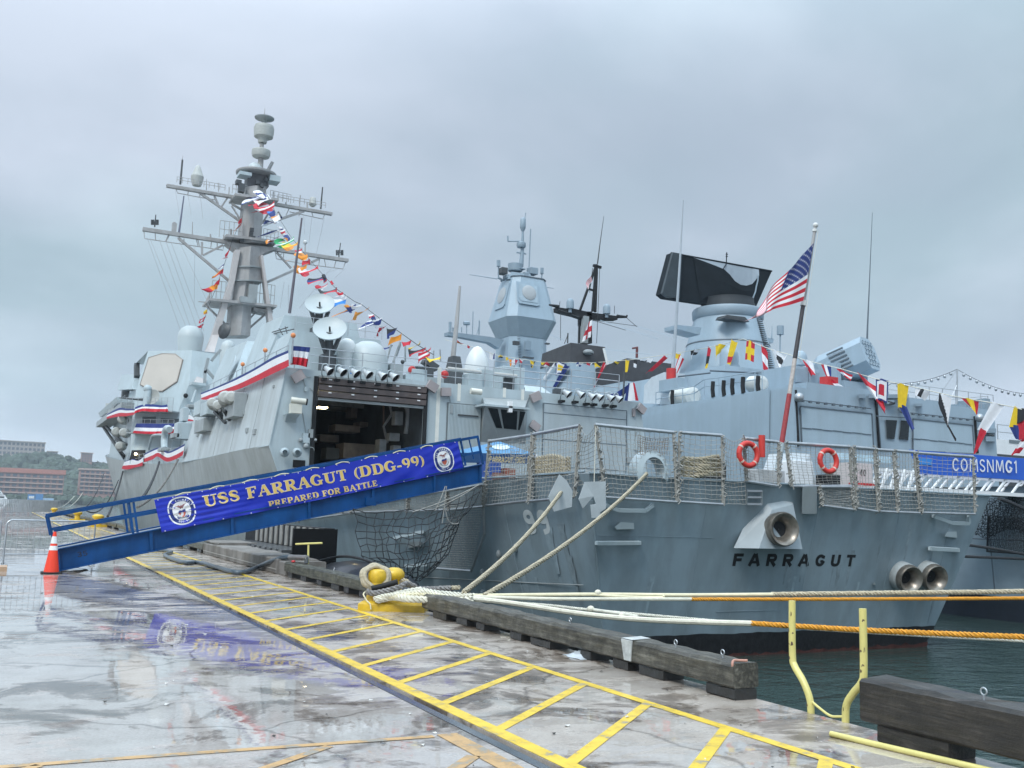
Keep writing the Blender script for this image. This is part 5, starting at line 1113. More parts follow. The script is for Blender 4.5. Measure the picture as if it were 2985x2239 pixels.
# ---------------------------------------------------------------- bow and breast lines to the far bollards
def pier_pt(p, X=5.7): 
    w = U(p,'x',X); w.z = max(w.z, .25); return w
for a, b, r, m, lab, sg in (((838,500),(560,792),.07,ROPED,'black bow line, outermost of the bow lines at far left',2.2),((955,552),(700,800),.05,ROPED,'dark bow line second from the left',1.2),((990,482),(868,845),.075,ROPED,'steep black line from the forecastle bunting to the pier',.4),((1285,405),(1150,690),.075,ROPED,'thick black breast line below the waist bunting',.3),((1435,388),(1108,772),.06,mat('rope_grey_brown',(0.16,0.15,0.14),.85,var=.3),'grey breast line from the waist to the pier',.5),((665,655),(470,775),.035,ROPEW,'pale thin line at far left beyond the black bow line',.8),((600,680),(385,778),.035,ROPEW,'palest far line left of the bow lines',.8)):
    w0 = UH(zG(*a), .05) if a[0] > 700 else U(zG(*a),'x',10.5); w1 = pier_pt(zG(*b))
    q = MB(); q.tube(sag(w0, w1, sg, 14), r, 6); q.build('mooring_line', m, label=lab, cat='mooring line', group='bow and breast lines of the destroyer')

# ================================================================ DESTROYER: AFT HOUSE WITH HANGAR
YH = 42.5; ZR = 7.78
yh = lambda p, off=0.0: U(p, 'y', YH-off)
house = MB()
F = lambda x, z: (x, YH, z)
house.poly([F(10.92,2.4),F(12.2,2.4),F(12.2,ZR),F(10.72,ZR),F(10.2,4.27)])
house.poly([F(12.2,7.46),F(17.35,7.46),F(17.35,ZR),F(12.2,ZR)]); house.poly([F(17.35,2.4),F(29.68,2.4),F(30.4,4.27),F(29.88,ZR),F(17.35,ZR)])
house.poly([(10.72,YH,ZR),(29.88,YH,ZR),(29.7,66,8.0),(10.9,66,8.0)])
house.poly([(30.4,YH,4.27),(30.4,66,4.28),(29.7,66,8.0),(29.88,YH,ZR)])
house.poly([(10.2,66,4.28),(30.4,66,4.28),(29.7,66,8.0),(10.9,66,8.0)])
aft = house.build('hangar_house', HAZE, ship)
q = MB(); q.poly([(10.2,66,4.28),(10.2,YH,4.27),(10.72,YH,ZR),(10.9,66,8.0)]); q.build('house_side', mat('haze_grey_weathered',(0.42,0.46,0.475),.42,var=.06,scale=.4,streak=.16,bump=.12,bscale=.8), ship)
q = MB(); q.beam((10.64,YH-.02,3.15),(10.18,YH-.02,4.27),.08); q.beam((10.18,YH-.01,4.27),(10.18,66,4.28),.05,.05); q.beam((10.18,YH-.02,4.27),(10.72,YH-.02,ZR),.05,.05); q.build('corner_bead', HAZE, aft)
# hangar bay interior
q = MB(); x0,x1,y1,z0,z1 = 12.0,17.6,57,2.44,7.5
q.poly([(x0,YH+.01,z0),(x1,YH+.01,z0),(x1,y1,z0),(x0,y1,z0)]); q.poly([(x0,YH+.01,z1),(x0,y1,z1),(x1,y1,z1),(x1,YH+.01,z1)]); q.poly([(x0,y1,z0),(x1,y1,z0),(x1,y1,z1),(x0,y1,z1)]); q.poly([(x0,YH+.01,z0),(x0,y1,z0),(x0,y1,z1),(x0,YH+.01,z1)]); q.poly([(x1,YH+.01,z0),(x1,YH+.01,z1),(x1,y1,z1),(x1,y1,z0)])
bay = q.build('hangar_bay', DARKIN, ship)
rn = random.Random(12)
def yb(p, y): return U(p, 'y', y)
for (p0, p1, y, dep, m, nm) in ((zC(490,1040),zC(690,1110),50,1.2,DARKIN2,'stowage_rack'),(zC(690,1020),zC(880,1070),51,1.2,DARKIN2,'stowage_rack'),(zC(560,1190),zC(820,1330),49,1.4,DARKIN2,'parked_gear'),(zC(370,1120),zC(520,1190),52,1,DARKIN2,'stowage_rack'),
     (zC(975,935),zC(1035,1050),45,.5,DARKIN3,'wall_box'),(zC(930,1110),zC(1010,1180),45.5,.5,DARKIN3,'wall_box'),(zC(850,1160),zC(900,1300),46,.7,DARKIN3,'tool_chest'),(zC(620,900),zC(760,1000),53,1,DARKIN2,'stowage_rack'),(zC(420,1230),zC(520,1330),48,1,DARKIN,'tool_chest'),(zC(960,1210),zC(1020,1260),45,.5,DARKIN3,'wall_box')):
    a, b = yb(p0,y), yb(p1,y); q = MB(); q.box((a.x,y,b.z),(b.x,y+dep,a.z)); q.build(nm, m, bay, bevel=.03)
q = MB(); q.tube(spline([yb(zC(1000,890),45), yb(zC(1050,890),45), yb(zC(1075,930),45), yb(zC(1075,1010),45), yb(zC(1060,1120),45)],5), .13, 10); q.build('vent_duct', DARKIN3, bay)
q = MB(); q.tube([yb(zC(930,880),46), yb(zC(945,960),46), yb(zC(880,1060),46.5), yb(zC(910,1190),46)], .07, 8); q.build('vent_duct', DARKIN3, bay)
q = MB(); q.tube([yb(zC(880,880),47), yb(zC(880,1060),47)], .05, 8); q.build('pipe', mat('pipe_copper',(0.20,0.13,0.10),.5), bay)
a = yb(zC(390,905),46); q = MB(); q.box((a.x-.22,46,a.z-.03),(a.x+.25,46.5,a.z+.03)); q.build('ceiling_lamp', LAMP, bay)
for k in range(5):
    q = MB(); q.box((12.02,44+2.6*k,7.25),(17.58,44.25+2.6*k,7.49)); q.build('roof_beam', DARKIN3, bay)
# door jamb, rolled up shutter
for xj in (17.36,12.0): q = MB(); q.box((xj,YH-.10,2.44),(xj+.18,YH-.006,7.5)); q.build('door_jamb', BLACK, aft)
zs = [7.46,7.15,6.86,6.56]
q = MB(); q.box((12.2,YH-.10,7.47),(17.6,YH-.006,7.56)); q.build('shutter_header', HAZED, aft)
for k in range(3):
    q = MB(); q.loft([[(12.21,YH-.03,zs[k+1]+.02),(12.21,YH-.16,zs[k+1]+.04),(12.21,YH-.22,zs[k]-.03),(12.21,YH-.05,zs[k]-.01)],[(17.42,YH-.03,zs[k+1]+.02),(17.42,YH-.16,zs[k+1]+.04),(17.42,YH-.22,zs[k]-.03),(17.42,YH-.05,zs[k]-.01)]]); sl_ = q.build('shutter_slat', SHUT, aft)
    for i in range(5):
        q = MB(); x = 12.7+1.08*i; q.box((x-.07,YH-.25,zs[k]-.10),(x+.07,YH-.19,zs[k]-.05)); q.build('lug', WHITE, sl_)
q = MB(); q.box((12.21,YH-.06,6.44),(17.42,YH+.10,6.555)); q.build('shutter_header', HAZED, aft)
# starboard door: closed panels with seams
d0 = yh(zD(905,1360)); d1 = yh(zD(1485,1415)); d2 = yh(zD(920,1430)); 
q = MB(); q.box((d0.x,YH-.05,2.44),(d1.x,YH-.004,d0.z)); dr = q.build('hangar_door', mat('door_haze_grey',(0.375,0.43,0.455),.42,var=.05,scale=.5,streak=.08), aft)
q = MB()
for z in (d0.z-.02, d2.z, d2.z-1.35, d2.z-2.7): q.box((d0.x+.02,YH-.062,z-.018),(d1.x-.02,YH-.052,z+.018))
for x in (d0.x+.03, d1.x-.03): q.box((x-.02,YH-.075,2.5),(x+.02,YH-.063,d0.z-.05))
q.build('door_seam', FRIGD, dr)
# flight control window box
wT = [yh(zD(485,1322)), yh(zD(800,1345))]; 
px = lambda p, o: U(p,'y',YH-o)
A1 = [px(zD(510,1380),.75), px(zD(765,1412),.75)]; B1 = [px(zD(605,1590),.25), px(zD(730,1600),.25)]
q = MB()
tl, tr_, ml, mr = px(zD(490,1325),.05), px(zD(800,1345),.05), px(zD(510,1385),.85), px(zD(775,1415),.85)
bl2, br2 = px(zD(585,1545),.30), px(zD(745,1560),.30); cl, crr = px(zD(610,1640),.02), px(zD(720,1640),.02)
q.poly([tl,tr_,mr,ml]); q.poly([ml,mr,br2,bl2]); q.poly([bl2,br2,crr,cl]); q.poly([tl,ml,bl2,cl,(tl.x,YH,cl.z)]); q.poly([tr_,(tr_.x,YH,crr.z),crr,br2,mr])
cb = q.build('control_booth', HAZED, ship)
def lerp4(u, v): return ml.lerp(mr,u).lerp(bl2.lerp(br2,u),v)
for (u0,u1,w0,w1) in ((.05,.30,.02,.27),(.38,.83,.34,.86),(.90,1.05,.92,.99)):
    q = MB(); a,b,c,d_ = lerp4(u0,.06),lerp4(u1,.06),lerp4(w1,.93),lerp4(w0,.93); o = V((0,-.02,0)); q.loft([[a,b,c,d_],[a+o,b+o,c+o,d_+o]]); q.build('window', GLASS, cb)
q = MB(); a = px(zD(680,1350),.9); q.box((a.x-.10,a.y-.1,a.z-.55),(a.x+.10,a.y+.1,a.z)); q.build('lamp_box', WHITE, cb)
q = MB(); q.box((ml.x-.2,YH-1.0,ml.z+.0),(mr.x+.25,YH-.01,ml.z+.10)); q.build('booth_roof', HAZE, cb)
# ribbed roller door and white stripes
a = yh(zD(245,1358)); b = yh(zD(472,1640)); q = MB(); q.box((a.x,YH-.05,b.z-.4),(b.x,YH-.005,a.z)); rd = q.build('roller_door', mat('roller_door_dark',(0.14,0.16,0.17),.5), aft)
r0 = None; n = 24
for k in range(n):
    x = lerp(a.x+.05,b.x-.05,(k+.5)/n)
    if r0 is None: m_ = MB(); m_.box((x-.028,YH-.09,b.z-.4),(x+.028,YH-.052,a.z-.05)); r0 = m_.build('door_rib', HAZE, rd); xx = x
    else: o = r0.copy(); COL.objects.link(o); o.parent = rd; o.location = r0.location+V((x-xx,0,0))
q = MB(); q.box((a.x+.55,YH-.14,b.z+1.25),(b.x-.2,YH-.10,b.z+1.32)); q.build('door_bar', DARKM, rd)
for (p0, p1, w) in ((zD(193,1118),zD(190,1640),.19),(zD(330,1228),zD(330,1350),.17),(zD(642,1258),zD(642,1325),.17),(zD(768,1268),zD(768,1345),.17),(zD(785,1420),zD(770,1600),.15)):
    a, b = yh(p0), yh(p1); q = MB(); q.box((a.x-w/2,YH-.012,b.z),(a.x+w/2,YH-.003,a.z)); q.build('white_stripe', CREAM, aft)
# fittings on the hangar face
FIT = mat('fitting_brown_grey',(0.34,0.30,0.30),.5,var=.08); CAMW = mat('camera_cream',(0.62,0.61,0.54),.45,var=.06)
def tilt_box(p, s, ang, m=FIT, nm='floodlight_box', dp=.16):
    c = yh(p, .25); q = MB(); ca, sa = math.cos(ang), math.sin(ang); r = [(-1,-.8),(1,-.8),(1,.8),(-1,.8)]
    pts = [V((c.x+s*(x*ca-z*sa), c.y, c.z+s*(x*sa+z*ca))) for x, z in r]; q.loft([pts, [p_+V((0,dp,0)) for p_ in pts]]); o = q.build(nm, m, aft, bevel=.02)
    q = MB(); q.tube([c+V((0,dp,0)), c+V((0,.25,-.05))], .04, 6); q.build('bracket', HAZED, o)
for p, s, an in ((zC(195,655),.27,.62),(zC(1278,735),.27,-.5),(zC(1388,780),.25,.05),(zD(862,1318),.28,.45),(zD(858,1522),.26,-.55),(zE(172,1402),.25,-.6)): tilt_box(p, s, an)
c = yh(zC(185,905), .45); t2 = MB(); t2.tube([c+V((-.30,.0,.30)), c+V((.34,-.12,.26))], .14, 12); t2.box((c.x-.32,c.y-.12,c.z-.28),(c.x+.18,c.y+.2,c.z+.14)); co = t2.build('camera_unit', CAMW, aft)
q = MB(); q.tube([c+V((.33,-.12,.26)), c+V((.40,-.13,.255))], .15, 12); q.build('lens_hood', BLACK, co)
q = MB(); q.loft([[c+V((-.5,.45,-.35)), c+V((.1,.45,-.35)), c+V((.12,-.05,-.32)), c+V((-.45,-.05,-.32))],[c+V((-.4,.45,-.65)), c+V((.1,.45,-.65)), c+V((.05,.3,-.5)), c+V((-.4,.3,-.5))]]); q.build('bracket', HAZE, co)
for p in (zC(82,1268), zC(182,1270)):
    c = yh(p, .3); q = MB(); q.lathe(c, [(.10,.30),(.20,.12),(.215,-.02),(.18,-.03),(.05,.12),(.01,.12)], 16, axis=(-.2,-1,0), cap=False); o = q.build('loudspeaker', HAZE, aft)
    q = MB(); q.lathe(c, [(.13,-.005),(.13,-.01),(.001,-.012)], 12, axis=(.2,1,0), cap=False); q.build('speaker_throat', BLACK, o)
for p, r in ((zC(212,1168),.10),(zC(332,1168),.07),(zC(255,1218),.13)): 
    c = yh(p,.1); q = MB(); q.ball(c, r, 10, 6); q.build('deck_lamp', HAZED, aft)
a, b = yh(zC(150,1328)), yh(zC(245,1395)); q = MB(); q.box((a.x,YH-.02,b.z),(b.x,YH-.004,a.z)); q.build('vent_opening', BLACK, aft)
q = MB(); q.tube(spline([yh(zC(255,1225),.1), yh(zC(310,1232),.1), yh(zC(318,1260),.08), yh(zC(290,1300),.05)],5), .02, 5); q.tube([yh(zC(262,660),.06), yh(zC(298,660),.06)], .02, 5); q.tube(spline([yh(zC(285,750),.05), yh(zC(310,772),.05), yh(zC(345,770),.05)],4), .018, 5); q.build('cable_run', HAZED, aft)
q = MB(); c = yh(zD(440,1285),.35); q.tube([c+V((-.25,0,.02)), c+V((.30,-.05,0))], .15, 12); q.build('camera_unit', CAMW, aft)
LAMPSH = mat('floodlight_shell',(0.50,0.52,0.53),.3,metal=.3,var=.1)
def flood(p, y=YH-.55):
    c = U(p,'y',y); ax = V((.45,-.6,-.55)).normalized()
    q = MB(); q.lathe(c-ax*.18, [(.03,-.16),(.10,-.10),(.13,.08),(.21,.26),(.225,.30)], 14, axis=ax, cap=False); o = q.build('floodlight', LAMPSH, aft)
    q = MB(); q.lathe(c-ax*.18, [(.20,.25),(.005,.24)], 12, axis=ax, cap=False); q.build('lens', BLACK, o)
    q = MB(); q.tube(spline([(c.x-.12,YH,ZR-.25),(c.x-.28,c.y+.2,c.z-.1),(c.x-.30,c.y+.05,c.z+.25),(c.x-.10,c.y+.05,c.z+.30),(c.x-.06,c.y+.05,c.z+.12)],5), .028, 6); q.build('gooseneck', HAZE, o)
    q = MB(); q.box((c.x-.25,YH-.35,c.z-.42),(c.x-.02,YH,c.z-.30)); q.build('bracket', BLACK, o)
for p in ((442,612),(548,620),(655,632),(755,640),(875,655),(968,662)): flood(zC(*p))
for p in ((1078,1300),(1172,1306),(1250,1320),(1302,1324),(1380,1330),(1436,1336)): flood(zD(*p))
# ---- roof gear
def rail_line(pts, zs, m=STEEL, nm='guard_rail', every=1, par=None, r=.022):
    q = MB(); pts = [V(p) for p in pts]
    for z in zs: q.tube([p+V((0,0,z)) for p in pts], r*.8, 5)
    for p in pts[::every]: q.tube([p, p+V((0,0,max(zs)))], r, 5)
    return q.build(nm, m, par or ship)
rail_line([(11.2+1.6*k, YH+.5, ZR) for k in range(12)], (.4,.75,1.1)); rail_line([(10.9, YH+.6+2.2*k, ZR+.02*k) for k in range(11)], (.4,.75,1.1))
rail_line([(29.4, YH+.6+2.2*k, ZR) for k in range(8)], (.4,.75,1.1)); rail_line([(21.2+1.5*k, YH+.3, ZR) for k in range(6)], (.35,.7,1.05,1.4))
q = MB(); q.lathe((15.75,46.2,7.8), [(1.02,0),(1.02,1.2),(1.0,1.4),(.90,1.75),(.70,2.02),(.42,2.2),(.01,2.27)], 28); q.build('satcom_dome', DOME, ship)
q = MB(); q.lathe((14.62,46.2,7.8), [(.40,0),(.40,1.5),(.44,1.55),(.44,1.75),(.42,1.95),(.33,2.15),(.15,2.26),(.01,2.28)], 22); cy_ = q.build('ciws_dome', DOMEW, ship)
q = MB(); q.box((14.25,45.72,7.8),(14.55,45.80,8.35)); q.box((14.72,45.72,7.8),(15.0,45.8,8.3)); q.build('mount_cover', LBLUE, cy_)
q = MB(); q.box((16.9,46,7.8),(17.6,46.8,9.0)); q.box((17.9,46.5,7.8),(20.1,47.5,8.6)); q.build('deck_locker', HAZED, ship)
for p0, p1, r in ((zC(900,560),zC(940,400),.05),(zC(955,545),zC(1015,380),.06),(zC(985,500),zC(1020,400),.03),(zC(1055,540),zC(1055,380),.05),(zC(1280,545),zC(1285,450),.04),(zC(1340,540),zC(1335,440),.04),(zC(800,640),zC(865,500),.04)):
    q = MB(); q.tube([U(p0,'y',47.5), U(p1,'y',47.5)], r, 6); q.build('antenna_post', STEEL if r < .05 else HAZED, ship)
a = U(zC(1205,600),'y',47); q = MB(); q.box((a.x-.5,46.6,a.z-.5),(a.x+.4,47.3,a.z+.1)); a = U(zC(1250,560),'y',47); q.beam(a+V((-.35,0,.2)), a+V((.4,0,-.2)), .5, .35); q.build('director_box', DARKM, ship)
for p in (zC(1108,605), zC(1372,640)):
    c = U(p,'y',43.2); q = MB(); q.ball(c, .20, 10, 6); q.build('red_beacon', DRED, ship); 
for ba, bb in (((16.9,43.0,7.8),(17.7,43.8,8.4)),((20.0,43.2,7.8),(20.8,44.0,8.5)),((22.3,44,7.8),(23.6,45.2,9.2))): q = MB(); q.box(ba, bb); q.build('roof_box', HAZE, ship, bevel=.03)
a, b = U(zD(250,1125),'y',43.5), U(zD(725,1178),'y',43.5); q = MB(); q.tube([a, b], .10, 8); q.tube([a+V((0,.25,.0)), b+V((0,.25,0))], .07, 8); q.build('refuel_boom', mat('boom_grey',(0.42,0.42,0.40),.5,var=.1), ship)
a = U(zD(510,1200),'y',43.4); q = MB(); q.loft([[a+V((-.35,0,-.7)),a+V((.35,0,-.7)),a+V((.35,.6,-.7)),a+V((-.35,.6,-.7))],[a+V((-.2,0,.5)),a+V((.45,0,.5)),a+V((.45,.6,.5)),a+V((-.2,.6,.5))]]); q.build('boom_pedestal', HAZE, ship)
c = U(zD(450,1120),'y',50); q = MB(); r = depth_px(c,36); q.lathe(c+V((0,0,-.3)), [(r*1.02,-.4),(r*1.02,0),(r,.35),(r*.86,.85),(r*.6,1.25),(r*.3,1.5),(.01,1.58)], 24); q.build('satcom_dome', DOMEW, ship)
a, b = U(zD(260,1110),'y',47), U(zD(330,1110),'y',47); q = MB(); q.loft([[(a.x-.25,46.4,7.8),(b.x+.25,46.4,7.8),(b.x+.25,47.6,7.8),(a.x-.25,47.6,7.8)],[(a.x+.05,46.7,a.z+.55),(b.x-.1,46.7,a.z+.55),(b.x-.1,47.3,a.z+.55),(a.x+.05,47.3,a.z+.55)]]); q.build('whip_base', DARKM, ship)
q = MB(); q.tube([U(zD(285,1055),'y',47), U(zD(310,820),'y',47), U(zD(333,555),'y',47)], [.15,.13,.07], 8); q.build('whip_antenna', MASTG, ship)
# ---- after stack house with the two dishes
def frust(name, m, lo, hi, par=None):
    q = MB(); q.loft([lo, hi]); return q.build(name, m, par or ship)
frust('stack_house', HAZE, [(11.15,46.4,7.7),(17.2,46.4,7.7),(17.2,50,7.7),(11.05,50,7.7)], [(11.95,46.6,10.25),(16.5,46.6,10.25),(16.5,50,10.25),(12.0,50,10.25)])
sh = frust('stack_house', HAZE, [(11.05,50.01,7.7),(17.4,50.01,7.7),(17.4,55.2,7.8),(11.0,55.2,7.8)], [(12.4,50.3,11.7),(16.4,50.3,11.7),(16.4,54.0,11.7),(12.05,54.0,11.7)])
frust('stack_house', HAZE, [(11.3,59.0,7.8),(17.4,59.0,7.8),(17.4,67.5,7.8),(11.3,67.5,7.8)], [(12.9,61.5,12.0),(16.4,61.5,12.0),(16.4,66.0,12.0),(12.5,66.0,12.0)])
frust('stack_house', HAZE, [(23.3,48,7.7),(29.2,48,7.7),(29.2,60,7.7),(23.3,60,7.7)], [(24,50,9.2),(28,50,9.2),(28,58,9.2),(24,58,9.2)])
q = MB(); c = U(zB(1140,480),'x',11.9); q.lathe(c, [(.85,.02),(.85,.05)], 20, axis=(-1,0,.3)); q.build('vent_cover', HAZE, ship)
q = MB()
for a, b in (((1475,190),(1600,150)),((1490,200),(1650,165)),((1530,160),(1560,210)),((1580,145),(1600,215))): q.tube([U(zB(*a),'x',12.0), U(zB(*b),'x',12.0)], .03, 5)
q.build('yagi_antenna', DARKM, ship)
def dish(p, rpx, y, nm='satellite_dish'):
    c = U(p,'y',y); r = depth_px(c, rpx); n = V((-.30,-.74,.60)).normalized()
    q = MB(); q.lathe(c, [(.01,-r*.26),(r*.35,-r*.235),(r*.7,-r*.12),(r*.97,0),(r,0.02),(r*.99,-.05),(r*.7,-r*.2),(r*.3,-r*.32),(.01,-r*.33)], 30, axis=n, cap=False); o = q.build(nm, DOME, ship)
    q = MB(); q.tube([c-n*r*.25, c+n*r*.10], .05, 6); q.build('feed_horn', BLACK, o)
    q = MB(); b = c-n*r*.3
    q.tube([b, b+V((.05,.25,-.5)), b+V((.1,.3,-1.3))], [.2,.22,.28], 10); q.beam(c-n*.2+V((-r*.62,0,-.2)), b+V((-.1,.2,-1.0)), .16); q.beam(c-n*.2+V((r*.62,0,-.2)), b+V((.25,.2,-1.0)), .16)
    q.box((b.x-.28,b.y+.05,b.z-2.2),(b.x+.42,b.y+.7,b.z-1.1)); q.build('pedestal', DARKM, o)
dish(zC(365,68), 43, 49.0); dish(zC(446,268), 49, 45.2)
rail_line([(12.0+.9*k, 46.4, 10.25) for k in range(6)], (.35,.7), r=.018)
q = MB(); q.tube([U((844,913),'y',52), U((880,636),'y',52)], [.09,.05], 8); q.build('whip_antenna', mat('whip_dark',(0.10,0.09,0.11),.5), ship)
# life raft canisters on the house side
def canister(p, plane, L=.9, r=.32, ax=(0.25,1,0.0), lab=None):
    c = U(p, *plane); a = V(ax).normalized(); q = MB(); q.lathe(c, [(.02,-L),(r*.7,-L*.97),(r,-L*.8),(r,-.06),(r*1.05,-.05),(r*1.05,.05),(r,.06),(r,L*.8),(r*.7,L*.97),(.02,L)], 16, axis=a); o = q.build('raft_canister', CANV, ship)
    q = MB(); 
    for k in (-.45,.45): q.tube([c+a*(L*k-.03), c+a*(L*k+.03)], r*1.04, 16)
    q.build('strap', DARKM, o); return o
PX = ('x', 10.0)
canister(zB(1105,735), PX, 1.2, .38); canister(zB(1150,725), PX, .8, .33); canister(zB(1000,770), PX, .9, .30); canister(zB(1045,790), PX, .9, .30)
for p0, p1 in (((1050,820),(1085,910)),((1090,820),(1135,900)),((1010,830),(1100,920))):
    q = MB(); q.beam(U(zB(*p0),'x',9.8), U(zB(*p1),'x',10.2), .14); q.build('canister_rack', DARKM, ship)
for p0, p1, m in ((zB(880,760),zB(925,850),HAZE),(zB(935,770),zB(985,850),HAZE),(zB(1130,710),zB(1200,870),HAZED),(zB(885,910),zB(950,985),HAZED)):
    a, b = U(p0,'x',10.2), U(p1,'x',10.2); q = MB(); q.box((9.95,a.y,b.z),(10.6,b.y,a.z)); q.build('side_locker', m, ship, bevel=.03)
for p in (zB(1645,215), zB(1420,335), zB(1238,448)):
    a = U(p,'x',10.8); q = MB(); q.tube([(a.x,a.y,7.9), a], .04, 6); o = q.build('warning_light', STEEL, ship); q = MB(); q.ball(a, .12, 8, 6); q.build('lamp_head', mat('lamp_orange',(0.62,0.22,0.08),.5), o)
# ---- waist deckhouse between the aft house and the bridge block
frust('waist_house', HAZE, [(13.4,65.9,4.0),(27.2,65.9,4.0),(27.2,95,4.0),(13.4,95,4.0)], [(13.9,66,8.6),(26.7,66,8.6),(26.7,95,8.6),(13.9,95,8.6)])
q = MB(); q.poly([(10.45,66,4.1),(30,66,4.1),(30,126,6.0),(10.45,126,6.0)]); q.build('main_deck', mat('deck_dark_grey',(0.09,0.095,0.10),.7,var=.2), ship)
q = MB(); q.tube(spline([U(zS(795,1300),'x',11.2), U(zS(820,1190),'x',11.2), U(zS(850,1095),'x',11.2), U(zS(930,1075),'x',11.2), U(zS(1000,1080),'x',11.2)],5), .10, 8); q.build('davit_arm', HAZE, ship)
q = MB(); q.tube(spline([U(zS(1035,1290),'x',11), U(zS(1030,1150),'x',11), U(zS(1050,1010),'x',11), U(zS(1085,975),'x',11), U(zS(1110,1000),'x',11)],5), .26, 10); q.build('boat_davit', HAZE, ship)
for p0, p1, m in ((zS(1215,890),zS(1410,1155),HAZE),(zS(960,1270),zS(1090,1330),HAZED),(zS(1375,620),zS(1525,680),HAZED),(zS(1150,1050),zS(1240,1130),HAZED),(zS(1300,670),zS(1370,880),HAZE)):
    a, b = U(p0,'y',74), U(p1,'y',74); q = MB(); q.box((a.x,73.4,b.z),(b.x,75,a.z)); q.build('torpedo_locker', m, ship, bevel=.04)
q = MB(); q.tube([U(zS(1455,590),'y',76), U(zS(1510,400),'y',76)], [.14,.08], 8); q.tube([U(zS(1430,660),'y',76), U(zS(1380,840),'y',76)], .10, 8); q.tube([U(zS(1440,670),'y',76), U(zS(1490,830),'y',76)], .10, 8); q.build('launcher_mount', HAZE, ship)
# hull side below the waist: bulwark rails
rail_line([(10.3, 66+3*k, 4.25+.05*k) for k in range(12)], (.4,.8,1.1))
# ---- forward deckhouse
N1 = V((-.707,-.707,.20)).normalized(); P1 = V((11.9,92.0,8.0))
f1 = lambda p, off=0.0: UP(p, P1+N1*off, N1)
deckh = MB()
fp = [f1(zB(*p)) for p in ((475,340),(830,335),(805,610),(720,820),(640,1250),(325,1250),(345,900),(375,700),(405,560))]
deckh.poly(list(reversed(fp)))
tb = [fp[0]+V((0,14,0)), fp[1]+V((13,0,0))]
deckh.poly([fp[0], fp[1], fp[1]+V((11,0,0)), (fp[1].x+11, fp[0].y+10, fp[0].z), (fp[0].x, fp[0].y+10, fp[0].z)])
deckh.poly([fp[1], fp[2], fp[2]+V((9,0.3,0)), fp[1]+V((9,.3,0))]); deckh.poly([fp[2], fp[3], fp[4], fp[4]+V((9,0,0)), fp[2]+V((9,.3,0))])
dk = deckh.build('bridge_house', HAZE, ship)
q = MB(); q.loft([[(10.55,94.2,5.0),(10.55,121,6.4),(20,126,6.4),(20,94.2,5.0)],[(10.75,94.6,12.6),(10.9,121,13.2),(20,126,13.2),(20,94.6,12.6)]]); q.build('bridge_side', HAZE, ship)
a, b, c_, d_ = U(zS(380,165),'x',10.9), U(zS(590,160),'x',10.9), U(zS(540,385),'x',10.4), U(zS(318,400),'x',10.4)
q = MB(); q.loft([[a,b,c_,d_],[a+V((7,2,0)),b+V((7,-.0,0)),c_+V((7,0,0)),d_+V((7,2,0))]]); q.build('pilothouse', HAZE, ship)
a = U(zS(440,410),'x',10.5); q = MB(); q.box((a.x-.3,a.y-.5,a.z-.7),(a.x+.4,a.y+.6,a.z)); q.build('wing_repeater', DARKM, ship)
a = U(zS(615,110),'x',11); q = MB(); q.beam(a+V((0,-.5,-.7)), a+V((0,.5,.7)), .5); q.build('search_lamp', DARKM, ship)
# radar array
oct_ = [(480,395),(590,362),(690,365),(750,412),(705,585),(590,662),(520,662),(412,610)]
q = MB(); o0 = [f1(zB(*p), .10) for p in oct_]; o1 = [f1(zB(*p), .0) for p in oct_]; q.loft([o1, o0]); q.build('radar_array', TAN, dk)
q = MB(); cen = sum(o0, V((0,0,0)))/8; n = 8
fr_ = [cen+(p-cen)*1.03+N1*.0 for p in o0]; fi = [cen+(p-cen)*1.0+N1*.03 for p in o0]; fo = [cen+(p-cen)*1.035-N1*.1 for p in o0]
q.loft([fo, fr_, fi], cap=False); q.build('array_rim', mat('array_rim_brown',(0.28,0.24,0.21),.6), dk)
# windows, walkway and rails below the array
for w in (((700,805),(905,800),(905,905),(700,905)), ((975,825),(1255,835),(1270,910),(980,908))):
    q = MB(); q.loft([[f1(zS(*p),.0) for p in w],[f1(zS(*p),.05) for p in w]]); q.build('window', GLASSG, dk)
q = MB(); q.loft([[f1(zS(540,1310),.0), f1(zS(745,1305),.0), f1(zS(745,1460),.0), f1(zS(500,1460),.0)],[f1(zS(540,1310),.03), f1(zS(745,1305),.03), f1(zS(745,1460),.03), f1(zS(500,1460),.03)]]); q.build('side_doorway', BLACK, dk)
q = MB(); q.ball(f1(zS(600,1365),.2), .12, 8, 6); q.build('doorway_lamp', LAMP, dk)
for off, yy in ((1.3,745),(1.2,1070)):
    a, b = f1(zS(590,yy),.0), f1(zS(1290,yy+12),.0); n2 = V((-.707,-.707,0)); q = MB(); q.loft([[a,b,b+n2*off,a+n2*off],[p+V((0,0,.12)) for p in (a,b,b+n2*off,a+n2*off)]]); q.build('walkway', HAZED, dk)
    rail_line([a.lerp(b,k/8)+n2*off+V((0,0,.12)) for k in range(9)], (.4,.8,1.15), par=dk)
c = f1(zS(870,510),1.0); q = MB(); q.lathe(c, [(.01,-.05),(.5,.0),(.72,.18),(.70,.2),(.45,.06),(.01,.02)], 20, axis=(-.5,-.6,.1), cap=False); o = q.build('illuminator_dish', CANV, ship)
q = MB(); q.tube([c+V((-.6,0,-1)), c+V((-.5,.2,.6))], .32, 12); q.ball(c+V((-.55,.2,.75)), .38, 12, 8); q.build('mount_drum', HAZE, o)
q = MB(); q.tube([f1(zS(740,545),1.0), f1(zS(600,540),1.0), f1(zS(355,517),1.0)], [.14,.09,.05], 8); q.build('gun_barrel', DARKM, o)
q = MB(); c = f1(zS(1355,485),.2); q.ball(c, .22, 10, 6); q.build('horn', BLACK, dk)
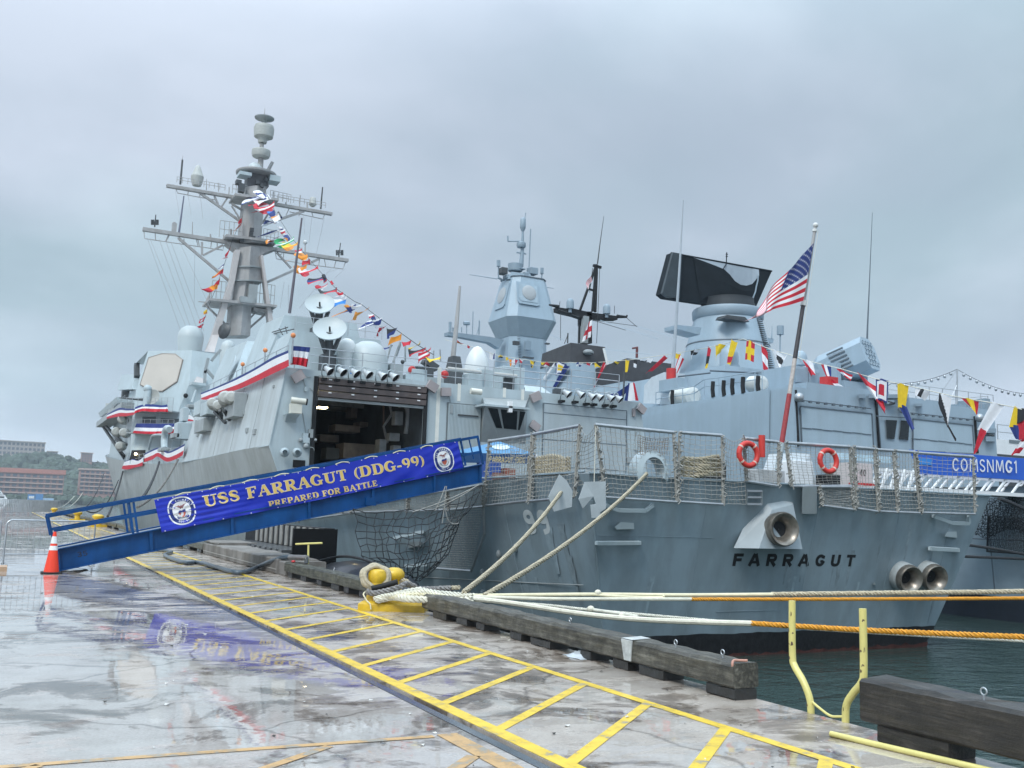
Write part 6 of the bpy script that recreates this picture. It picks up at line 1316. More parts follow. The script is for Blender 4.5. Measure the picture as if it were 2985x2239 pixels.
# bridge wing platform with lockers and braces
wp = lambda p, x=9.9: U(p,'x',x)
a = wp(zS(100,905)); b = wp(zS(480,895)); q = MB(); q.box((9.2,b.y,a.z-.5),(10.7,a.y,a.z+.1)); wg = q.build('bridge_wing', HAZED, ship)
a = wp(zS(75,750),9.6); b = wp(zS(350,590),9.6); q = MB(); q.loft([[(9.3,b.y,a.z),(9.3,a.y,a.z),(10.4,a.y,a.z),(10.4,b.y,a.z)],[(9.5,b.y,b.z),(9.5,a.y-1,b.z),(10.4,a.y-1,b.z),(10.4,b.y,b.z)]]); q.build('wing_shelter', HAZE, wg)
q = MB(); q.loft([[wp(zS(105,745),9.55), wp(zS(255,745),9.55), wp(zS(280,600),9.6), wp(zS(150,600),9.6)],[wp(zS(105,745),9.5), wp(zS(255,745),9.5), wp(zS(280,600),9.52), wp(zS(150,600),9.52)]]); q.build('shelter_screen', mat('screen_pale',(0.42,0.44,0.42),.5), wg)
for p0, p1 in (((110,955),(430,1430)),((150,950),(400,1200)),((300,1150),(470,1230)),((360,1320),(430,1410))):
    q = MB(); q.beam(wp(zS(*p0)), wp(zS(*p1),10.6), .25); q.build('wing_brace', DARKM, wg)
for p in ((410,850),(320,1035),(435,1050),(375,1250)): canister(zS(*p), ('x', 9.7), 1.0, .42 if p[0] > 330 else .45)
rail_line([V((9.3, lerp(96,118,k/8), 10.35)) for k in range(9)], (.4,.8,1.1), par=wg)
# domes behind the array
c = U(zB(818,240),'y',99); r = depth_px(c,37); q = MB(); q.lathe(c, [(r*.85,-2.0),(r,0),(r,.12),(r*.93,.55),(r*.75,.95),(r*.45,1.2),(.01,1.3)], 24); q.build('radome', DOME, ship)
c = U(zB(1120,310),'y',88); r = depth_px(c,21); q = MB(); q.lathe(c, [(r,-1.6),(r,0),(r*.8,.5*r*1.2),(r*.4,r*.9),(.01,r)], 18); q.build('radome', DOME, ship)
c = U(zB(1090,178),'y',100); q = MB(); q.lathe(c, [(.01,.3),(depth_px(c,18),.25),(depth_px(c,25),0),(depth_px(c,24),-.05),(.01,.1)], 20, axis=(-.8,-.5,.1), cap=False); q.build('mast_dish', DARKM, ship)
q = MB(); 
for p0, p1 in (((945,490),(1040,600)),((935,500),(930,600)),((960,400),(930,520)),((985,420),(1060,330))): q.beam(U(zB(*p0),'y',84), U(zB(*p1),'y',84), .22)
q.build('stay_frame', HAZED, ship)
a, b = U(zB(820,595),'y',88), U(zB(935,625),'y',88); q = MB(); q.box((a.x,87.5,b.z),(b.x,89,a.z)); q.build('leg_footing', HAZE, ship)

rn = random.Random(77)
for k in range(14):
    x = rn.choice([rn.uniform(10.9,12.0), rn.uniform(17.6,19.0), rn.uniform(21,23.6), rn.uniform(29.1,29.7)]); z = rn.uniform(3.6,7.3); w, h = rn.uniform(.05,.16), rn.uniform(.06,.22)
    q = MB(); q.box((x-w,YH-.12,z-h),(x+w,YH-.004,z+h)); q.build('junction_box', rn.choice([HAZE,HAZED,FIT]), aft)
    q = MB(); q.tube([(x,YH-.03,z+h),(x+rn.uniform(-.3,.3),YH-.03,min(7.6,z+h+rn.uniform(.4,1.2)))], .018, 4); q.build('cable_run', HAZED, aft)
for k in range(12):
    Y = 44+1.8*k; z = rn.uniform(4.6,7.2); xw = lerp(10.2,10.72,(z-4.27)/3.4)-.01
    q = MB(); q.box((xw-.06,Y,z),(xw+.1,Y+rn.uniform(.1,.5),z+rn.uniform(.1,.3))); q.build('side_fitting', HAZED, ship)
q = MB()
for Y in (46.5,51,55.5,60): q.beam((10.205,Y,4.3),(10.70+.02*(Y-42.5)/6,Y,7.75),.03,.02)
q.build('plate_seam', HAZED, ship)
for k in range(16):
    x = rn.uniform(18.2,29); y = rn.uniform(43.5,49); h = rn.uniform(.3,1.6); 
    q = MB()
    if k % 3: q.box((x-.2,y-.2,7.78),(x+rn.uniform(.1,.5),y+.3,7.78+h*.6))
    else: q.tube([(x,y,7.78),(x,y,7.78+h*1.5)], .05, 6); q.ball((x,y,7.78+h*1.5), .12, 8, 5)
    q.build('roof_fitting', rn.choice([HAZE,HAZED,DARKM]), ship)

# ================================================================ DESTROYER MAST
YM = 102.0
am = lambda x, y, dy=0.0: U(zA(x,y), 'y', YM) + V((0,dy,0))
mast = thing('mast_group', '', '') if False else None
q = MB()
def mring(l, r_, y, d=1.0): 
    a, b = am(l,y), am(r_,y); return [a, (b.x, a.y-d*.0, b.z), b+V((0,d*2,0)), a+V((0,d*2,0))]
secs = [(670,815,1665),(690,825,1440),(715,845,1290)]
q.loft([[am(l,y,-.9), am((l+r_)/2,y,-1.5), am(r_,y,-.9), am(r_,y,1.2), am(l,y,1.2)] for l, r_, y in secs]); mt = q.build('mast_tower', MASTG, ship)
q = MB(); q.loft([[am(l,y,-1.0), am((l+r_)/2,y,-1.7), am(r_,y,-1.0), am(r_,y,1.2), am(l,y,1.2)] for l, r_, y in ((697,890,1290),(728,880,1110),(738,880,1062))]); q.build('mast_collar', MASTG, mt)
q = MB()
for y, l, r_ in ((1190,715,888),(1285,694,895)): q.loft([[am(l,y+o,-1.25), am((l+r_)/2,y+o+8,-2.0), am(r_,y+o+6,-1.25), am(r_,y+o+6,1.3), am(l,y+o,1.3)] for o in (8,0)])
q.build('collar_flange', HAZED, mt)
q = MB(); q.loft([[am(l,y,-.8), am((l+r_)/2,y,-1.3), am(r_,y,-.8), am(r_,y,1.0), am(l,y,1.0)] for l, r_, y in ((755,890,1030),(775,912,760),(790,930,640))]); q.build('mast_tower', MASTG, mt)
q = MB(); q.loft([[am(l,y,-.8), am(r_,y,-.8), am(r_,y,1.0), am(l,y,1.0)] for l, r_, y in ((795,945,640),(805,930,545))]); q.build('mast_tower', mat('mast_dark',(0.13,0.13,0.14),.6,var=.2), mt)
# gusset under the lower yard
q = MB(); q.loft([[am(655,1020,-.9), am(1000,1065,-.9), am(880,1112,-.9), am(748,1092,-.9)],[am(655,1020,.9), am(1000,1065,.9), am(880,1112,.9), am(748,1092,.9)]]); q.build('yard_gusset', MASTG, mt)
def yard(pl, pr, th, nm='yard_arm'):
    a, b = am(*pl), am(*pr); q = MB(); q.beam(a, b, .5, th); q.build(nm, MASTG, mt); return a, b
yard((85,920),(1503,1138), .36); yard((250,620),(1392,816), .30)
q = MB(); q.tube([am(248,617), am(300,622)], [.05,.16], 8); q.tube([am(1365,808), am(1395,818)], [.16,.05], 8); q.build('yard_tip', DARKM, mt)
def strut(p, q_, w=.25, m=MASTG, nm='yard_strut', dy=0): o = MB(); o.beam(am(*p,dy), am(*q_,dy), w); return o.build(nm, m, mt)
strut((330,980),(690,1285)); strut((1305,1125),(915,1300)); strut((460,655),(780,880)); strut((1200,795),(905,895)); strut((640,1030),(505,1100),.2); strut((1010,1080),(1110,1190),.2); strut((680,690),(630,765),.18); strut((580,690),(605,745),.18); strut((1020,800),(1050,850),.18); strut((495,1100),(495,1010),.2)
strut((700,745),(775,790),.2); strut((700,760),(770,870),.15); strut((900,900),(960,800),.18)
# hung ladder frames below the yards
def hung(pts_top, pts_bot, ties):
    o = MB(); o.tube([am(*p) for p in pts_bot], .05, 5)
    for a, b in ties: o.tube([am(*a), am(*b)], .045, 5)
    o.build('foot_rope_frame', MASTG, mt)
hung(None, [(93,930),(98,985),(300,1015),(640,1065),(645,1030)], [((170,940),(175,998)),((265,955),(240,1008)),((270,960),(245,1010)),((370,985),(372,1020)),((455,985),(468,1040)),((465,985),(478,1040)),((560,1010),(555,1050)),((600,1010),(600,1060))])
hung(None, [(315,635),(325,670),(480,700),(600,720)], [((405,640),(395,685)),((520,665),(505,705)),((490,660),(475,700))])
hung(None, [(1000,1075),(1010,1125),(1200,1160),(1470,1195),(1485,1150)], [((1310,1110),(1300,1175)),((1340,1125),(1350,1180)),((1420,1140),(1408,1185)),((1060,1085),(1055,1135)),((1020,1100),(1050,1090))])
hung(None, [(1100,800),(1190,820),(1330,850),(1345,810)], [((1250,790),(1262,835)),((1100,770),(1075,825)),((1170,780),(1165,830))])
def pole(p, q_, r0, r1=None, nm='antenna', m=MASTG): o = MB(); o.tube([am(*p), am(*q_)], [r0, r1 or r0], 8); return o.build(nm, m, mt)
pole((345,610),(360,440),.11,.09,m=DARKM); pole((358,440),(364,412),.03,.02); pole((335,950),(370,690),.11,.06,m=mat('whip_blue_grey',(0.13,0.14,0.20),.5)); pole((1315,780),(1328,630),.10,.07,m=DARKM); pole((168,905),(176,820),.07,.05,m=DARKM); pole((1440,1115),(1452,1015),.07,.05,m=DARKM)
for x, y in ((170,870),(1447,1080)):
    o = MB()
    for dx in (-22,-10,10,20): o.tube([am(x+dx,y-15), am(x+dx,y+20)], .09, 6)
    o.tube([am(x-25,y), am(x+25,y+3)], .05, 5); o.build('dipole_array', DARKM, mt)
o = MB(); c = am(300,945); o.box((c.x-.22,c.y-.2,c.z),(c.x+.22,c.y+.2,c.z+1.0)); o.tube([am(303,885), am(305,872)], .12, 6); o.build('yard_box', MASTG, mt)
pole((428,960),(430,870),.05,.03); pole((525,650),(527,575),.05,.03); pole((610,660),(607,600),.05); pole((680,690),(683,630),.05); pole((985,740),(988,660),.05); pole((1168,770),(1175,685),.06); pole((1222,775),(1222,738),.09); pole((1207,1085),(1208,1010),.07); pole((1075,760),(1075,735),.08); pole((695,965),(695,920),.12); pole((555,985),(553,955),.08); pole((645,990),(645,960),.07)
o = MB(); c = am(458,620); o.lathe(c, [(.45,0),(.60,.5),(.66,1.0),(.62,1.05),(.42,1.6),(.22,2.1),(.08,2.25),(.01,2.27)], 18); o.build('mast_radome', CANV, mt)
o = MB(); c = am(1258,765); o.lathe(c, [(.2,0),(.28,.1),(.44,.25),(.42,.4),(.40,.45),(.34,.95),(.28,1.05),(.01,1.1)], 14); o.build('mast_radome', CANV, mt)
o = MB(); c = am(1208,1010); o.ball(c, .25, 10, 6); o.build('mast_radome', DOMEW, mt)
# platforms and rails
def plat(l, r_, y, d, nm='mast_platform', th=.25, slope=0.13):
    a, b = am(l,y), am(r_,y+(r_-l)*slope); o = MB(); o.loft([[a+V((0,-d,0)), b+V((0,-d,0)), b+V((0,d,0)), a+V((0,d,0))],[p+V((0,0,th)) for p in (a+V((0,-d,0)), b+V((0,-d,0)), b+V((0,d,0)), a+V((0,d,0)))]]); o.build(nm, MASTG, mt); return a, b
def prail(p0, p1, n, hgt=1.0, dy=-1.0):
    a, b = am(*p0,dy), am(*p1,dy); o = MB()
    for z in (hgt*.5, hgt): o.tube([a+V((0,0,z)), b+V((0,0,z))], .03, 4)
    for k in range(n+1): o.tube([a.lerp(b,k/n), a.lerp(b,k/n)+V((0,0,hgt))], .03, 4)
    o.build('platform_rail', MASTG, mt)
plat(640,990,995,1.6, slope=.12); plat(700,1000,715,1.6, slope=.12); plat(520,980,1435,2.0, slope=.10)
prail((600,990),(760,1010),5,1.8); prail((900,1030),(1000,1050),4,1.6); prail((690,690),(790,700),4,1.0); prail((950,730),(1090,760),5,1.0); prail((310,615),(640,670),9,.6); prail((1000,735),(1330,790),9,.6); prail((545,1430),(700,1445),5,2.2); prail((850,1440),(975,1460),5,2.2)
strut((520,1445),(650,1570),.2); strut((975,1470),(815,1610),.22); strut((860,1500),(820,1545),.15)
o = MB(); o.loft([[am(838,1470,-1),am(970,1495,-1),am(965,1515,-1),am(838,1490,-1)],[am(838,1470,1),am(970,1495,1),am(965,1515,1),am(838,1490,1)]]); o.build('mast_platform', MASTG, mt)
o = MB(); a = am(820,1410,-1.6); o.box((a.x-.5,a.y-.4,a.z-.6),(a.x+.4,a.y+.4,a.z+1.3)); a = am(790,1420,-1.8); o.box((a.x-.9,a.y-.3,a.z-.5),(a.x+.6,a.y+.3,a.z+.1)); o.build('mast_box', HAZED, mt)
pole((470,1420),(570,1430),.05); pole((520,1440),(545,1380),.14); pole((545,1380),(560,1310),.08)
for x, y in ((820,945),(815,975),(750,1020),(830,1000),(920,600),(890,640),(860,620)):
    o = MB(); c = am(x,y,-1.2); o.box((c.x-.2,c.y-.2,c.z-.2),(c.x+.2,c.y+.2,c.z+.2)); o.build('mast_fitting', DARKM, mt)
# legs
LG = [((735,1080),(690,1290)),((690,1290),(555,1662))]
o = MB(); o.loft([[am(l,y,-1.6), am(r_,y,-1.6), am(r_,y,-.6), am(l,y,-.6)] for l, r_, y in ((703,738,1085),(668,702,1290),(545,592,1665))]); o.build('mast_leg', LEGT, mt)
a = am(545,1665,-1.6); b = am(592,1665,-1.6); c1, c2 = U(zB(850,595),'y',90), U(zB(935,620),'y',90)
o = MB(); o.loft([[a,b,b+V((0,1,0)),a+V((0,1,0))],[c1,c2,c2+V((0,1,0)),c1+V((0,1,0))]]); o.build('mast_leg', LEGT, mt)
o = MB(); o.loft([[am(l,y,-1.6), am(r_,y,-1.6), am(r_,y,-.6), am(l,y,-.6)] for l, r_, y in ((876,892,1120),(900,918,1300),(930,962,1575),(935,962,1600))]); o.build('mast_leg', LEGT, mt)
# top group
o = MB(); c = am(870,545); R_ = depth_px(c, 58); o.lathe(c, [(R_*.80,-.12),(R_*.98,-.06),(R_,0),(R_,.16),(R_*.95,.2),(R_*.5,.24)], 26, axis=(-.0,.0,1)); o.build('top_ring', MASTG, mt)
for p0, p1 in (((735,545),(815,595)),((940,570),(1010,635))):
    o = MB(); a, b = am(*p0,-1.2), am(*p1,-1.2); o.box((a.x,a.y-.4,b.z+.2),(b.x,a.y+1.2,a.z)); o.build('antenna_box', HAZE, mt)
o = MB(); a = am(735,620,-1.2); o.box((a.x-.35,a.y-.3,a.z-.22),(a.x+.2,a.y+.4,a.z+.22)); a = am(750,655,-1.2); o.box((a.x-.3,a.y-.3,a.z-.5),(a.x+.3,a.y+.4,a.z+.4)); o.build('antenna_box', DARKM, mt)
o = MB(); c = am(860,512); r = depth_px(c, 22); o.ball(c, r, 20, 8, lo=-20, hi=90); o.build('top_dome', DOME, mt)
o = MB(); o.tube([am(893,520), am(905,415), am(908,330)], [.36,.26,.22], 12); o.build('topmast', MASTG, mt)
def drum(p, prof, m=CANV, nm='tacan_drum'): o = MB(); o.lathe(am(*p), prof, 22); return o.build(nm, m, mt)
drum((902,410), [(.45,-.30),(.9,-.18),(1.0,.1),(1.0,.5),(.92,.58),(.3,.62)]); drum((912,325), [(.45,0),(.55,.6),(.62,.75)]); drum((920,285), [(.55,-.12),(1.0,.0),(1.07,.5),(1.10,1.0),(1.02,1.05),(1.0,1.28),(.55,1.38),(.2,1.42)]); drum((925,175), [(.25,-.35),(.28,0),(.45,.15),(1.02,.28),(1.06,.38),(.9,.44),(.3,.5),(.1,.52)], HAZED, 'top_disc')
pole((926,140),(929,85),.05,.02); pole((940,530),(980,455),.16,.13); pole((960,520),(990,458),.05)
# signal halyards and wires
o = MB()
for a, b in (((112,990),(315,1655)),((130,990),(360,1650)),((195,1000),(390,1655)),((240,1010),(430,1655)),((275,1015),(470,1655)),((310,965),(560,1600)),((303,650),(306,870)),((392,690),(385,870)),((478,700),(465,900)),((1190,840),(1150,1000)),((1245,850),(1180,1060)),((1330,850),(1220,1180)),((1385,1190),(1115,1500)),((1425,1200),(1300,1260)),((1480,1195),(1350,1300)),((440,1035),(405,1500)),((715,780),(700,900)),((1055,1290),(985,1500)),((1085,1310),(1040,1490))):
    o.tube([am(*a,-.5), am(*b,-3.0)], .022, 3)
o.build('halyard', mat('wire_grey',(0.30,0.31,0.33),.6), mt, kind='stuff')

# ================================================================ FLAGS
FC = {'r':RED,'b':BLUE,'w':FWHITE,'y':YEL,'o':ORG,'k':FBLK,'g':GREEN,'s':LBLUE}
FORD = 'rbwyokgs'; FM = [FC[c] for c in FORD]
def pat(kind, cols):
    c = [FORD.index(x) for x in cols]
    def f(u, v):
        if kind == 'solid': return c[0]
        if kind == 'h': return c[min(len(c)-1, int(v*len(c)))]
        if kind == 'v': return c[min(len(c)-1, int(u*len(c)))]
        if kind == 'x': return c[1] if abs(abs(u-.5)-abs(v-.5)) < .14 else c[0]
        if kind == '+': return c[1] if abs(u-.5) < .14 or abs(v-.5) < .16 else c[0]
        if kind == 'box': return c[1] if abs(u-.5) < .26 and abs(v-.5) < .26 else c[0]
        if kind == 'dot': return c[1] if (u-.45)**2+(v-.5)**2 < .07 else c[0]
        if kind == 'd': return c[0] if u > v else c[1]
        if kind == 'frame': return c[2] if abs(u-.5) < .24 and abs(v-.5) < .24 else (c[1] if abs(u-.5) < .38 and abs(v-.5) < .38 else c[0])
        if kind == 'quad': return c[(0 if u < .5 else 1) if v < .5 else (2 if u < .5 else 3)]
    return f
def flag(q4, plane, kind, cols, label, seed, pennant=0.0, grp='signal flags', amp=.10, cat='signal flag'):
    """q4: head, head-fly, foot-fly, foot as read; the cloth bellies out of the plane"""
    cxm, cym = sum(p[0] for p in q4)/4, sum(p[1] for p in q4)/4
    A, B, C_, D_ = [plane((cxm+(p[0]-cxm)*1.14, cym+(p[1]-cym)*1.14)) for p in q4]; rn = random.Random(seed); ph = rn.uniform(0,6); sz = (A-B).length
    nrm = (B-A).cross(D_-A)
    nrm = nrm.normalized() if nrm.length > 1e-6 else V((0,-1,0))
    q = MB()
    def fn(u, v):
        vv = .5+(v-.5)*(1-pennant*u); p = A.lerp(B,u).lerp(D_.lerp(C_,u), vv)
        return p + nrm*(amp*sz*math.sin(ph+5.5*u+1.5*v)*min(1,u*3)) + V((0,0,-.04*sz*math.sin(7*u+ph)))
    q.grid(fn, 12, 12, True, pat(kind, cols)); return q.build('signal_flag', FM, label=label, cat=cat, group=grp)
# after dressing line
LA0, LA1 = V((20.3,101.5,36)), V((17.5,46.0,9.0)); dl = (LA1-LA0); NA = V((dl.y,-dl.x,0))
plA = lambda p: UP(p, LA0, NA)
def A4(*pts): return [zA(*p) for p in pts]
def C4(*pts): return [zC(*p) for p in pts]
ALN = 'signal flags on the after dressing line from the mast'
aft_flags = [
 (A4((905,655),(822,685),(835,735),(935,690)),'x','wb','white flag with blue spots at the very top of the after dressing line',0),
 (A4((940,690),(880,730),(900,765),(965,720)),'h','ww','plain white flag second from the mast top',0),
 (A4((885,725),(835,730),(862,755),(895,745)),'solid','r','red rag like flag tucked against the upper mast',.4),
 (A4((985,740),(860,770),(862,798),(985,780)),'h','rwr','red and white barred flag blown flat across the mast',0),
 (A4((990,790),(945,815),(960,840),(1000,825)),'d','sb','dark blue and pale flag beside the mast below the red white bars',0),
 (A4((1020,820),(975,850),(985,882),(1035,860)),'d','ow','orange and white flag beside the mast below the dark blue one',0),
 (A4((1035,850),(960,870),(910,895),(975,888)),'h','bw','blue and white ribbon like flag near the upper strut',.5),
 (A4((1040,890),(960,945),(920,968),(1050,910)),'h','wb','white and blue pennant above the green flag',.5),
 (A4((1065,910),(985,970),(1000,990),(1065,945)),'h','wrw','pink and white flag just above the striped one',0),
 (A4((1080,965),(995,985),(985,1012),(1085,990)),'v','obobo','orange and blue striped flag above the green flag',0),
 (A4((1120,990),(1000,1015),(990,1048),(1120,1018)),'h','gwg','green and white flag, the only green one on the line',0),
 (A4((1150,1018),(1055,1030),(1060,1055),(1152,1048)),'h','yo','yellow orange flag directly below the green one',0),
 (A4((1180,1055),(1150,1065),(1155,1090),(1185,1085)),'h','rw','small red flag peeping behind the dark whip antenna',0),
 (A4((1215,1090),(1112,1100),(1118,1132),(1220,1110)),'solid','o','plain orange flag at the height of the lower yard strut',.1),
 (A4((1240,1130),(1205,1135),(1205,1165),(1232,1160)),'solid','r','little red flag between two orange ones',0),
 (A4((1215,1170),(1130,1190),(1128,1220),(1210,1205)),'solid','o','orange flag crossing the right mast strut',0),
 (A4((1280,1190),(1170,1200),(1160,1250),(1290,1215)),'d','wr','red and white flag just below the orange strut flag',.35),
 (A4((1350,1240),(1265,1250),(1270,1290),(1335,1275)),'h','kbr','black blue and red flag above the upper dish',0),
 (A4((1390,1275),(1380,1285),(1385,1305),(1405,1300)),'solid','r','tiny red flag tip above the upper dish',0),
 (A4((1360,1300),(1270,1325),(1265,1340),(1350,1330)),'h','rw','red and white flag drooping onto the upper dish',.4),
 (A4((1415,1335),(1330,1340),(1335,1370),(1420,1365)),'d','kr','black and red flag at the right rim of the upper dish',0),
 (A4((1465,1350),(1395,1375),(1390,1400),(1470,1380)),'h','rw','red and white flag between the two dishes',.3),
 (A4((1490,1380),(1425,1405),(1415,1450),(1480,1440)),'h','ws','white flag with sky blue foot right of the dishes',.1),
 (C4((650,70),(520,110),(500,175),(640,110)),'d','ob','blue pennant with orange head flying toward the lower dish',.3),
 (C4((700,75),(600,85),(560,110),(690,100)),'h','ww','white pennant above the blue and orange one',.4),
 (C4((755,115),(645,145),(575,235),(700,160)),'solid','o','long orange swallow tail streaming down toward the large dome',.5),
 (C4((805,150),(765,160),(765,185),(800,180)),'h','wr','small red and white flag head above the blue saltire',0),
 (C4((860,180),(735,195),(725,260),(845,240)),'x','bw','blue flag with white saltire over the large dome',0),
 (C4((905,250),(835,260),(795,370),(850,300)),'v','rw','red and white pennant pointing down at the large dome',.5),
 (C4((985,270),(920,270),(910,355),(960,320)),'d','kb','dark blue and black flag after the red white pennant',.1),
 (C4((1020,310),(960,340),(905,415),(1015,365)),'solid','o','bright orange flag low above the hangar roof',.15),
 (C4((950,400),(895,420),(890,445),(930,430)),'solid','b','dark blue scrap under the bright orange flag',.2),
 (C4((1100,370),(1045,375),(1050,415),(1085,405)),'h','rr','red flag before the yellow and black one',.2),
 (C4((1170,375),(1100,430),(1090,455),(1170,400)),'h','yk','yellow and black flag slanting at the hangar roof rail',.1),
 (C4((1215,430),(1110,440),(1095,495),(1190,460)),'d','kr','black and red flag just above the hangar roof rail',.1),
 (C4((1255,430),(1170,475),(1135,560),(1245,500)),'h','rwr','red and white flag, lowest large one before the whip base',.2),
 (C4((1335,505),(1240,510),(1250,535),(1325,530)),'solid','y','yellow flag lying along the hangar roof at the whip base',.1)]
for k, (q4, kd, cl, lab, pn) in enumerate(aft_flags): flag(q4, plA, kd, cl, lab, 100+k, pn, ALN)
q = MB(); q.tube([plA(zA(*p)) for p in ((925,640),(1000,800),(1100,960),(1180,1060),(1290,1190),(1420,1330),(1550,1420))]+[plA(zC(*p)) for p in ((700,75),(850,190),(1010,300),(1150,400),(1280,480))], .02, 4); q.build('dressing_line', ROPED, label='thin after dressing line carrying signal flags from mast to hangar roof', cat='line')
plF = lambda p: U(p,'y',100.5); FLN = 'signal flags on the port halyard of the mast'
for k, (q4, kd, cl, lab, pn) in enumerate([
 (A4((770,840),(745,870),(750,890),(768,870)),'solid','r','red flag highest on the port halyard beside the mast',.2), (A4((765,875),(715,940),(705,955),(762,890)),'d','or','orange and red pennant second on the port halyard',.4),
 (A4((690,1050),(655,1095),(660,1118),(680,1080)),'solid','r','red pennant just under the lower yard at the port halyard',.3), (A4((670,1110),(625,1128),(622,1132),(668,1120)),'h','rw','thin red white pennant below the lower yard',.5),
 (A4((650,1160),(610,1190),(605,1205),(640,1180)),'h','bw','dark blue and white flag left of the mast leg',.3), (A4((640,1195),(570,1245),(565,1260),(635,1225)),'d','or','orange and red swallowtail left of the mast leg',.3),
 (A4((618,1260),(582,1300),(580,1315),(612,1300)),'solid','r','dark red pennant halfway down the port halyard',.2), (A4((600,1305),(485,1335),(545,1358),(595,1335)),'v','or','orange and red flag blown toward the bow',.2),
 (A4((530,1475),(505,1490),(508,1510),(530,1500)),'h','yo','small orange flag low on the port halyard',.1), (A4((520,1525),(480,1545),(475,1570),(500,1560)),'box','rw','red and white flag nearly lowest on the port halyard',.1), (A4((505,1575),(465,1590),(455,1612),(490,1600)),'solid','r','red flag lowest on the port halyard above the radome',.2)]):
    flag(q4, plF, kd, cl, lab, 200+k, pn, FLN)
q = MB(); q.tube([plF(zA(*p)) for p in ((775,830),(700,1010),(650,1160),(590,1330),(530,1480),(480,1640))], .02, 4); q.build('dressing_line', ROPED, label='thin port halyard carrying flags down left of the mast', cat='line')
# ensign at the stern
def curve(pts):
    P_ = spline([V((*zE(*p),0)) for p in pts], 6)
    def f(t): k = t*(len(P_)-1); i = min(int(k), len(P_)-2); return P_[i].lerp(P_[i+1], k-i)
    return f
et = curve([(1356,258),(1270,345),(1180,450),(1085,575),(985,705),(892,782)]); eb = curve([(1284,655),(1200,682),(1110,706),(1030,735),(960,765),(888,798)])
def esurf(u, v, d=0.0):
    p = et(u).lerp(eb(u), v); w = U((p.x,p.y),'y',20.6)
    return w + V((0, -.20*math.sin(8*u+2.0*v)*min(1,2.0*u)**2-.07*math.sin(21*u-3*v)*u-d, 0))
t = thing('ensign', 'large American flag streaming from the stern flagstaff', 'flag', tuple(esurf(0,1)))
q = MB(); iR, iW, iB = 0, 1, 2
q.grid(lambda u, v: esurf(u,v), 60, 52, True, lambda u, v: iB if (u < .40 and v < 7/13) else (iR if int(v*13) % 2 == 0 else iW)); q.build('cloth', [RED, FWHITE, BLUE], t)
q = MB()
for r in range(9):
    for c in range(6 if r % 2 == 0 else 5):
        u = .40*((c+.5)/6 if r % 2 == 0 else (c+1)/6); v = 7/13*(r+.5)/9
        for d in (.012, -.012): q.poly([esurf(u+.0135*(1 if k % 2 == 0 else .42)*math.sin(PI*k/5), v-.026*(1 if k % 2 == 0 else .42)*math.cos(PI*k/5), d) for k in range(10)])
q.build('star', FWHITE, t, kind='stuff')
# patriotic bunting
BM = [BLUE, FWHITE, RED]
def bunting(top, bot, plane, label, seed, nu=40, blue=.27, red=.62, dip=.0):
    tp = spline([V((*p,0)) for p in top], 6); bt = spline([V((*p,0)) for p in bot], 6); rn = random.Random(seed)
    g = lambda P_, t: P_[min(int(t*(len(P_)-1)),len(P_)-2)].lerp(P_[min(int(t*(len(P_)-1)),len(P_)-2)+1], t*(len(P_)-1)-min(int(t*(len(P_)-1)),len(P_)-2))
    ph = rn.uniform(0,6); q = MB()
    n0 = plane((top[0][0],top[0][1]))
    def fn(u, v):
        a, b = g(tp,u), g(bt,u); p = a.lerp(b,v); w = plane((p.x,p.y)); tow = (CAM-w).normalized()
        return w + tow*(.10 + .10*v*math.sin(ph+23*u)+.05*math.sin(47*u+4*v+ph)*v)
    q.grid(fn, nu, 12, True, lambda u, v: 0 if v < blue else (1 if v < red else 2))
    return q.build('bunting', BM, label=label, cat='bunting', group='red white and blue bunting along the destroyer rails')
B_ = lambda *l: [zB(*p) for p in l]; S_ = lambda *l: [zS(*p) for p in l]
pX = lambda x: (lambda p: U(p,'x',x)); pY = lambda y: (lambda p: U(p,'y',y))
bunting(B_((1635,300),(1710,305),(1783,312)), B_((1622,450),(1690,455),(1755,472)), pY(42.3), 'short bunting length wrapped round the hangar house corner', 1)
bunting(B_((1605,335),(1480,390),(1330,480),(1180,560),(1050,620),(900,680)), B_((1610,462),(1480,525),(1330,595),(1200,650),(1050,695),(905,750)), pX(10.45), 'longest bunting swag along the hangar house roof edge', 2, 70, .16, .58)
bunting(S_((165,765),(345,672),(460,680),(585,684)), S_((158,835),(345,800),(460,795),(580,770)), pX(9.2), 'bunting at the outer end of the bridge wing', 3)
bunting(S_((590,660),(700,620),(850,615),(1000,630),(1078,615)), S_((580,755),(700,720),(850,730),(1000,725),(1088,732)), lambda p: f1(p,1.45), 'bunting on the upper walkway under the radar array', 4, blue=.30)
bunting(S_((610,905),(800,905),(1000,910),(1155,905)), S_((555,1050),(800,1065),(950,1060),(1090,1055)), lambda p: f1(p,1.35), 'bunting on the lower walkway under the bridge windows', 5, blue=.38, red=.72)
bunting(S_((1160,905),(1210,905),(1285,900)), S_((1085,1062),(1160,1050),(1250,1035)), lambda p: f1(p,1.5), 'short bunting length right of the davit', 6, blue=.36)
bunting(S_((430,1480),(550,1440),(640,1460),(720,1400)), S_((385,1590),(480,1600),(590,1570),(700,1545)), pX(10.0), 'bunting on the forecastle break rail, forward one', 7, blue=.05, red=.55)
bunting(S_((735,1360),(850,1300),(960,1270),(1080,1330),(1200,1290),(1345,1210)), S_((715,1495),(850,1450),(930,1405),(1060,1480),(1180,1455),(1310,1385)), pX(10.1), 'long bunting swag on the waist rail', 8, 50, .14, .58)
bunting(S_((1400,770),(1440,790),(1490,830)), S_((1385,870),(1430,870),(1480,870)), pX(11.5), 'small bunting scrap beside the aft house forward edge', 9, 14, .0, .7)

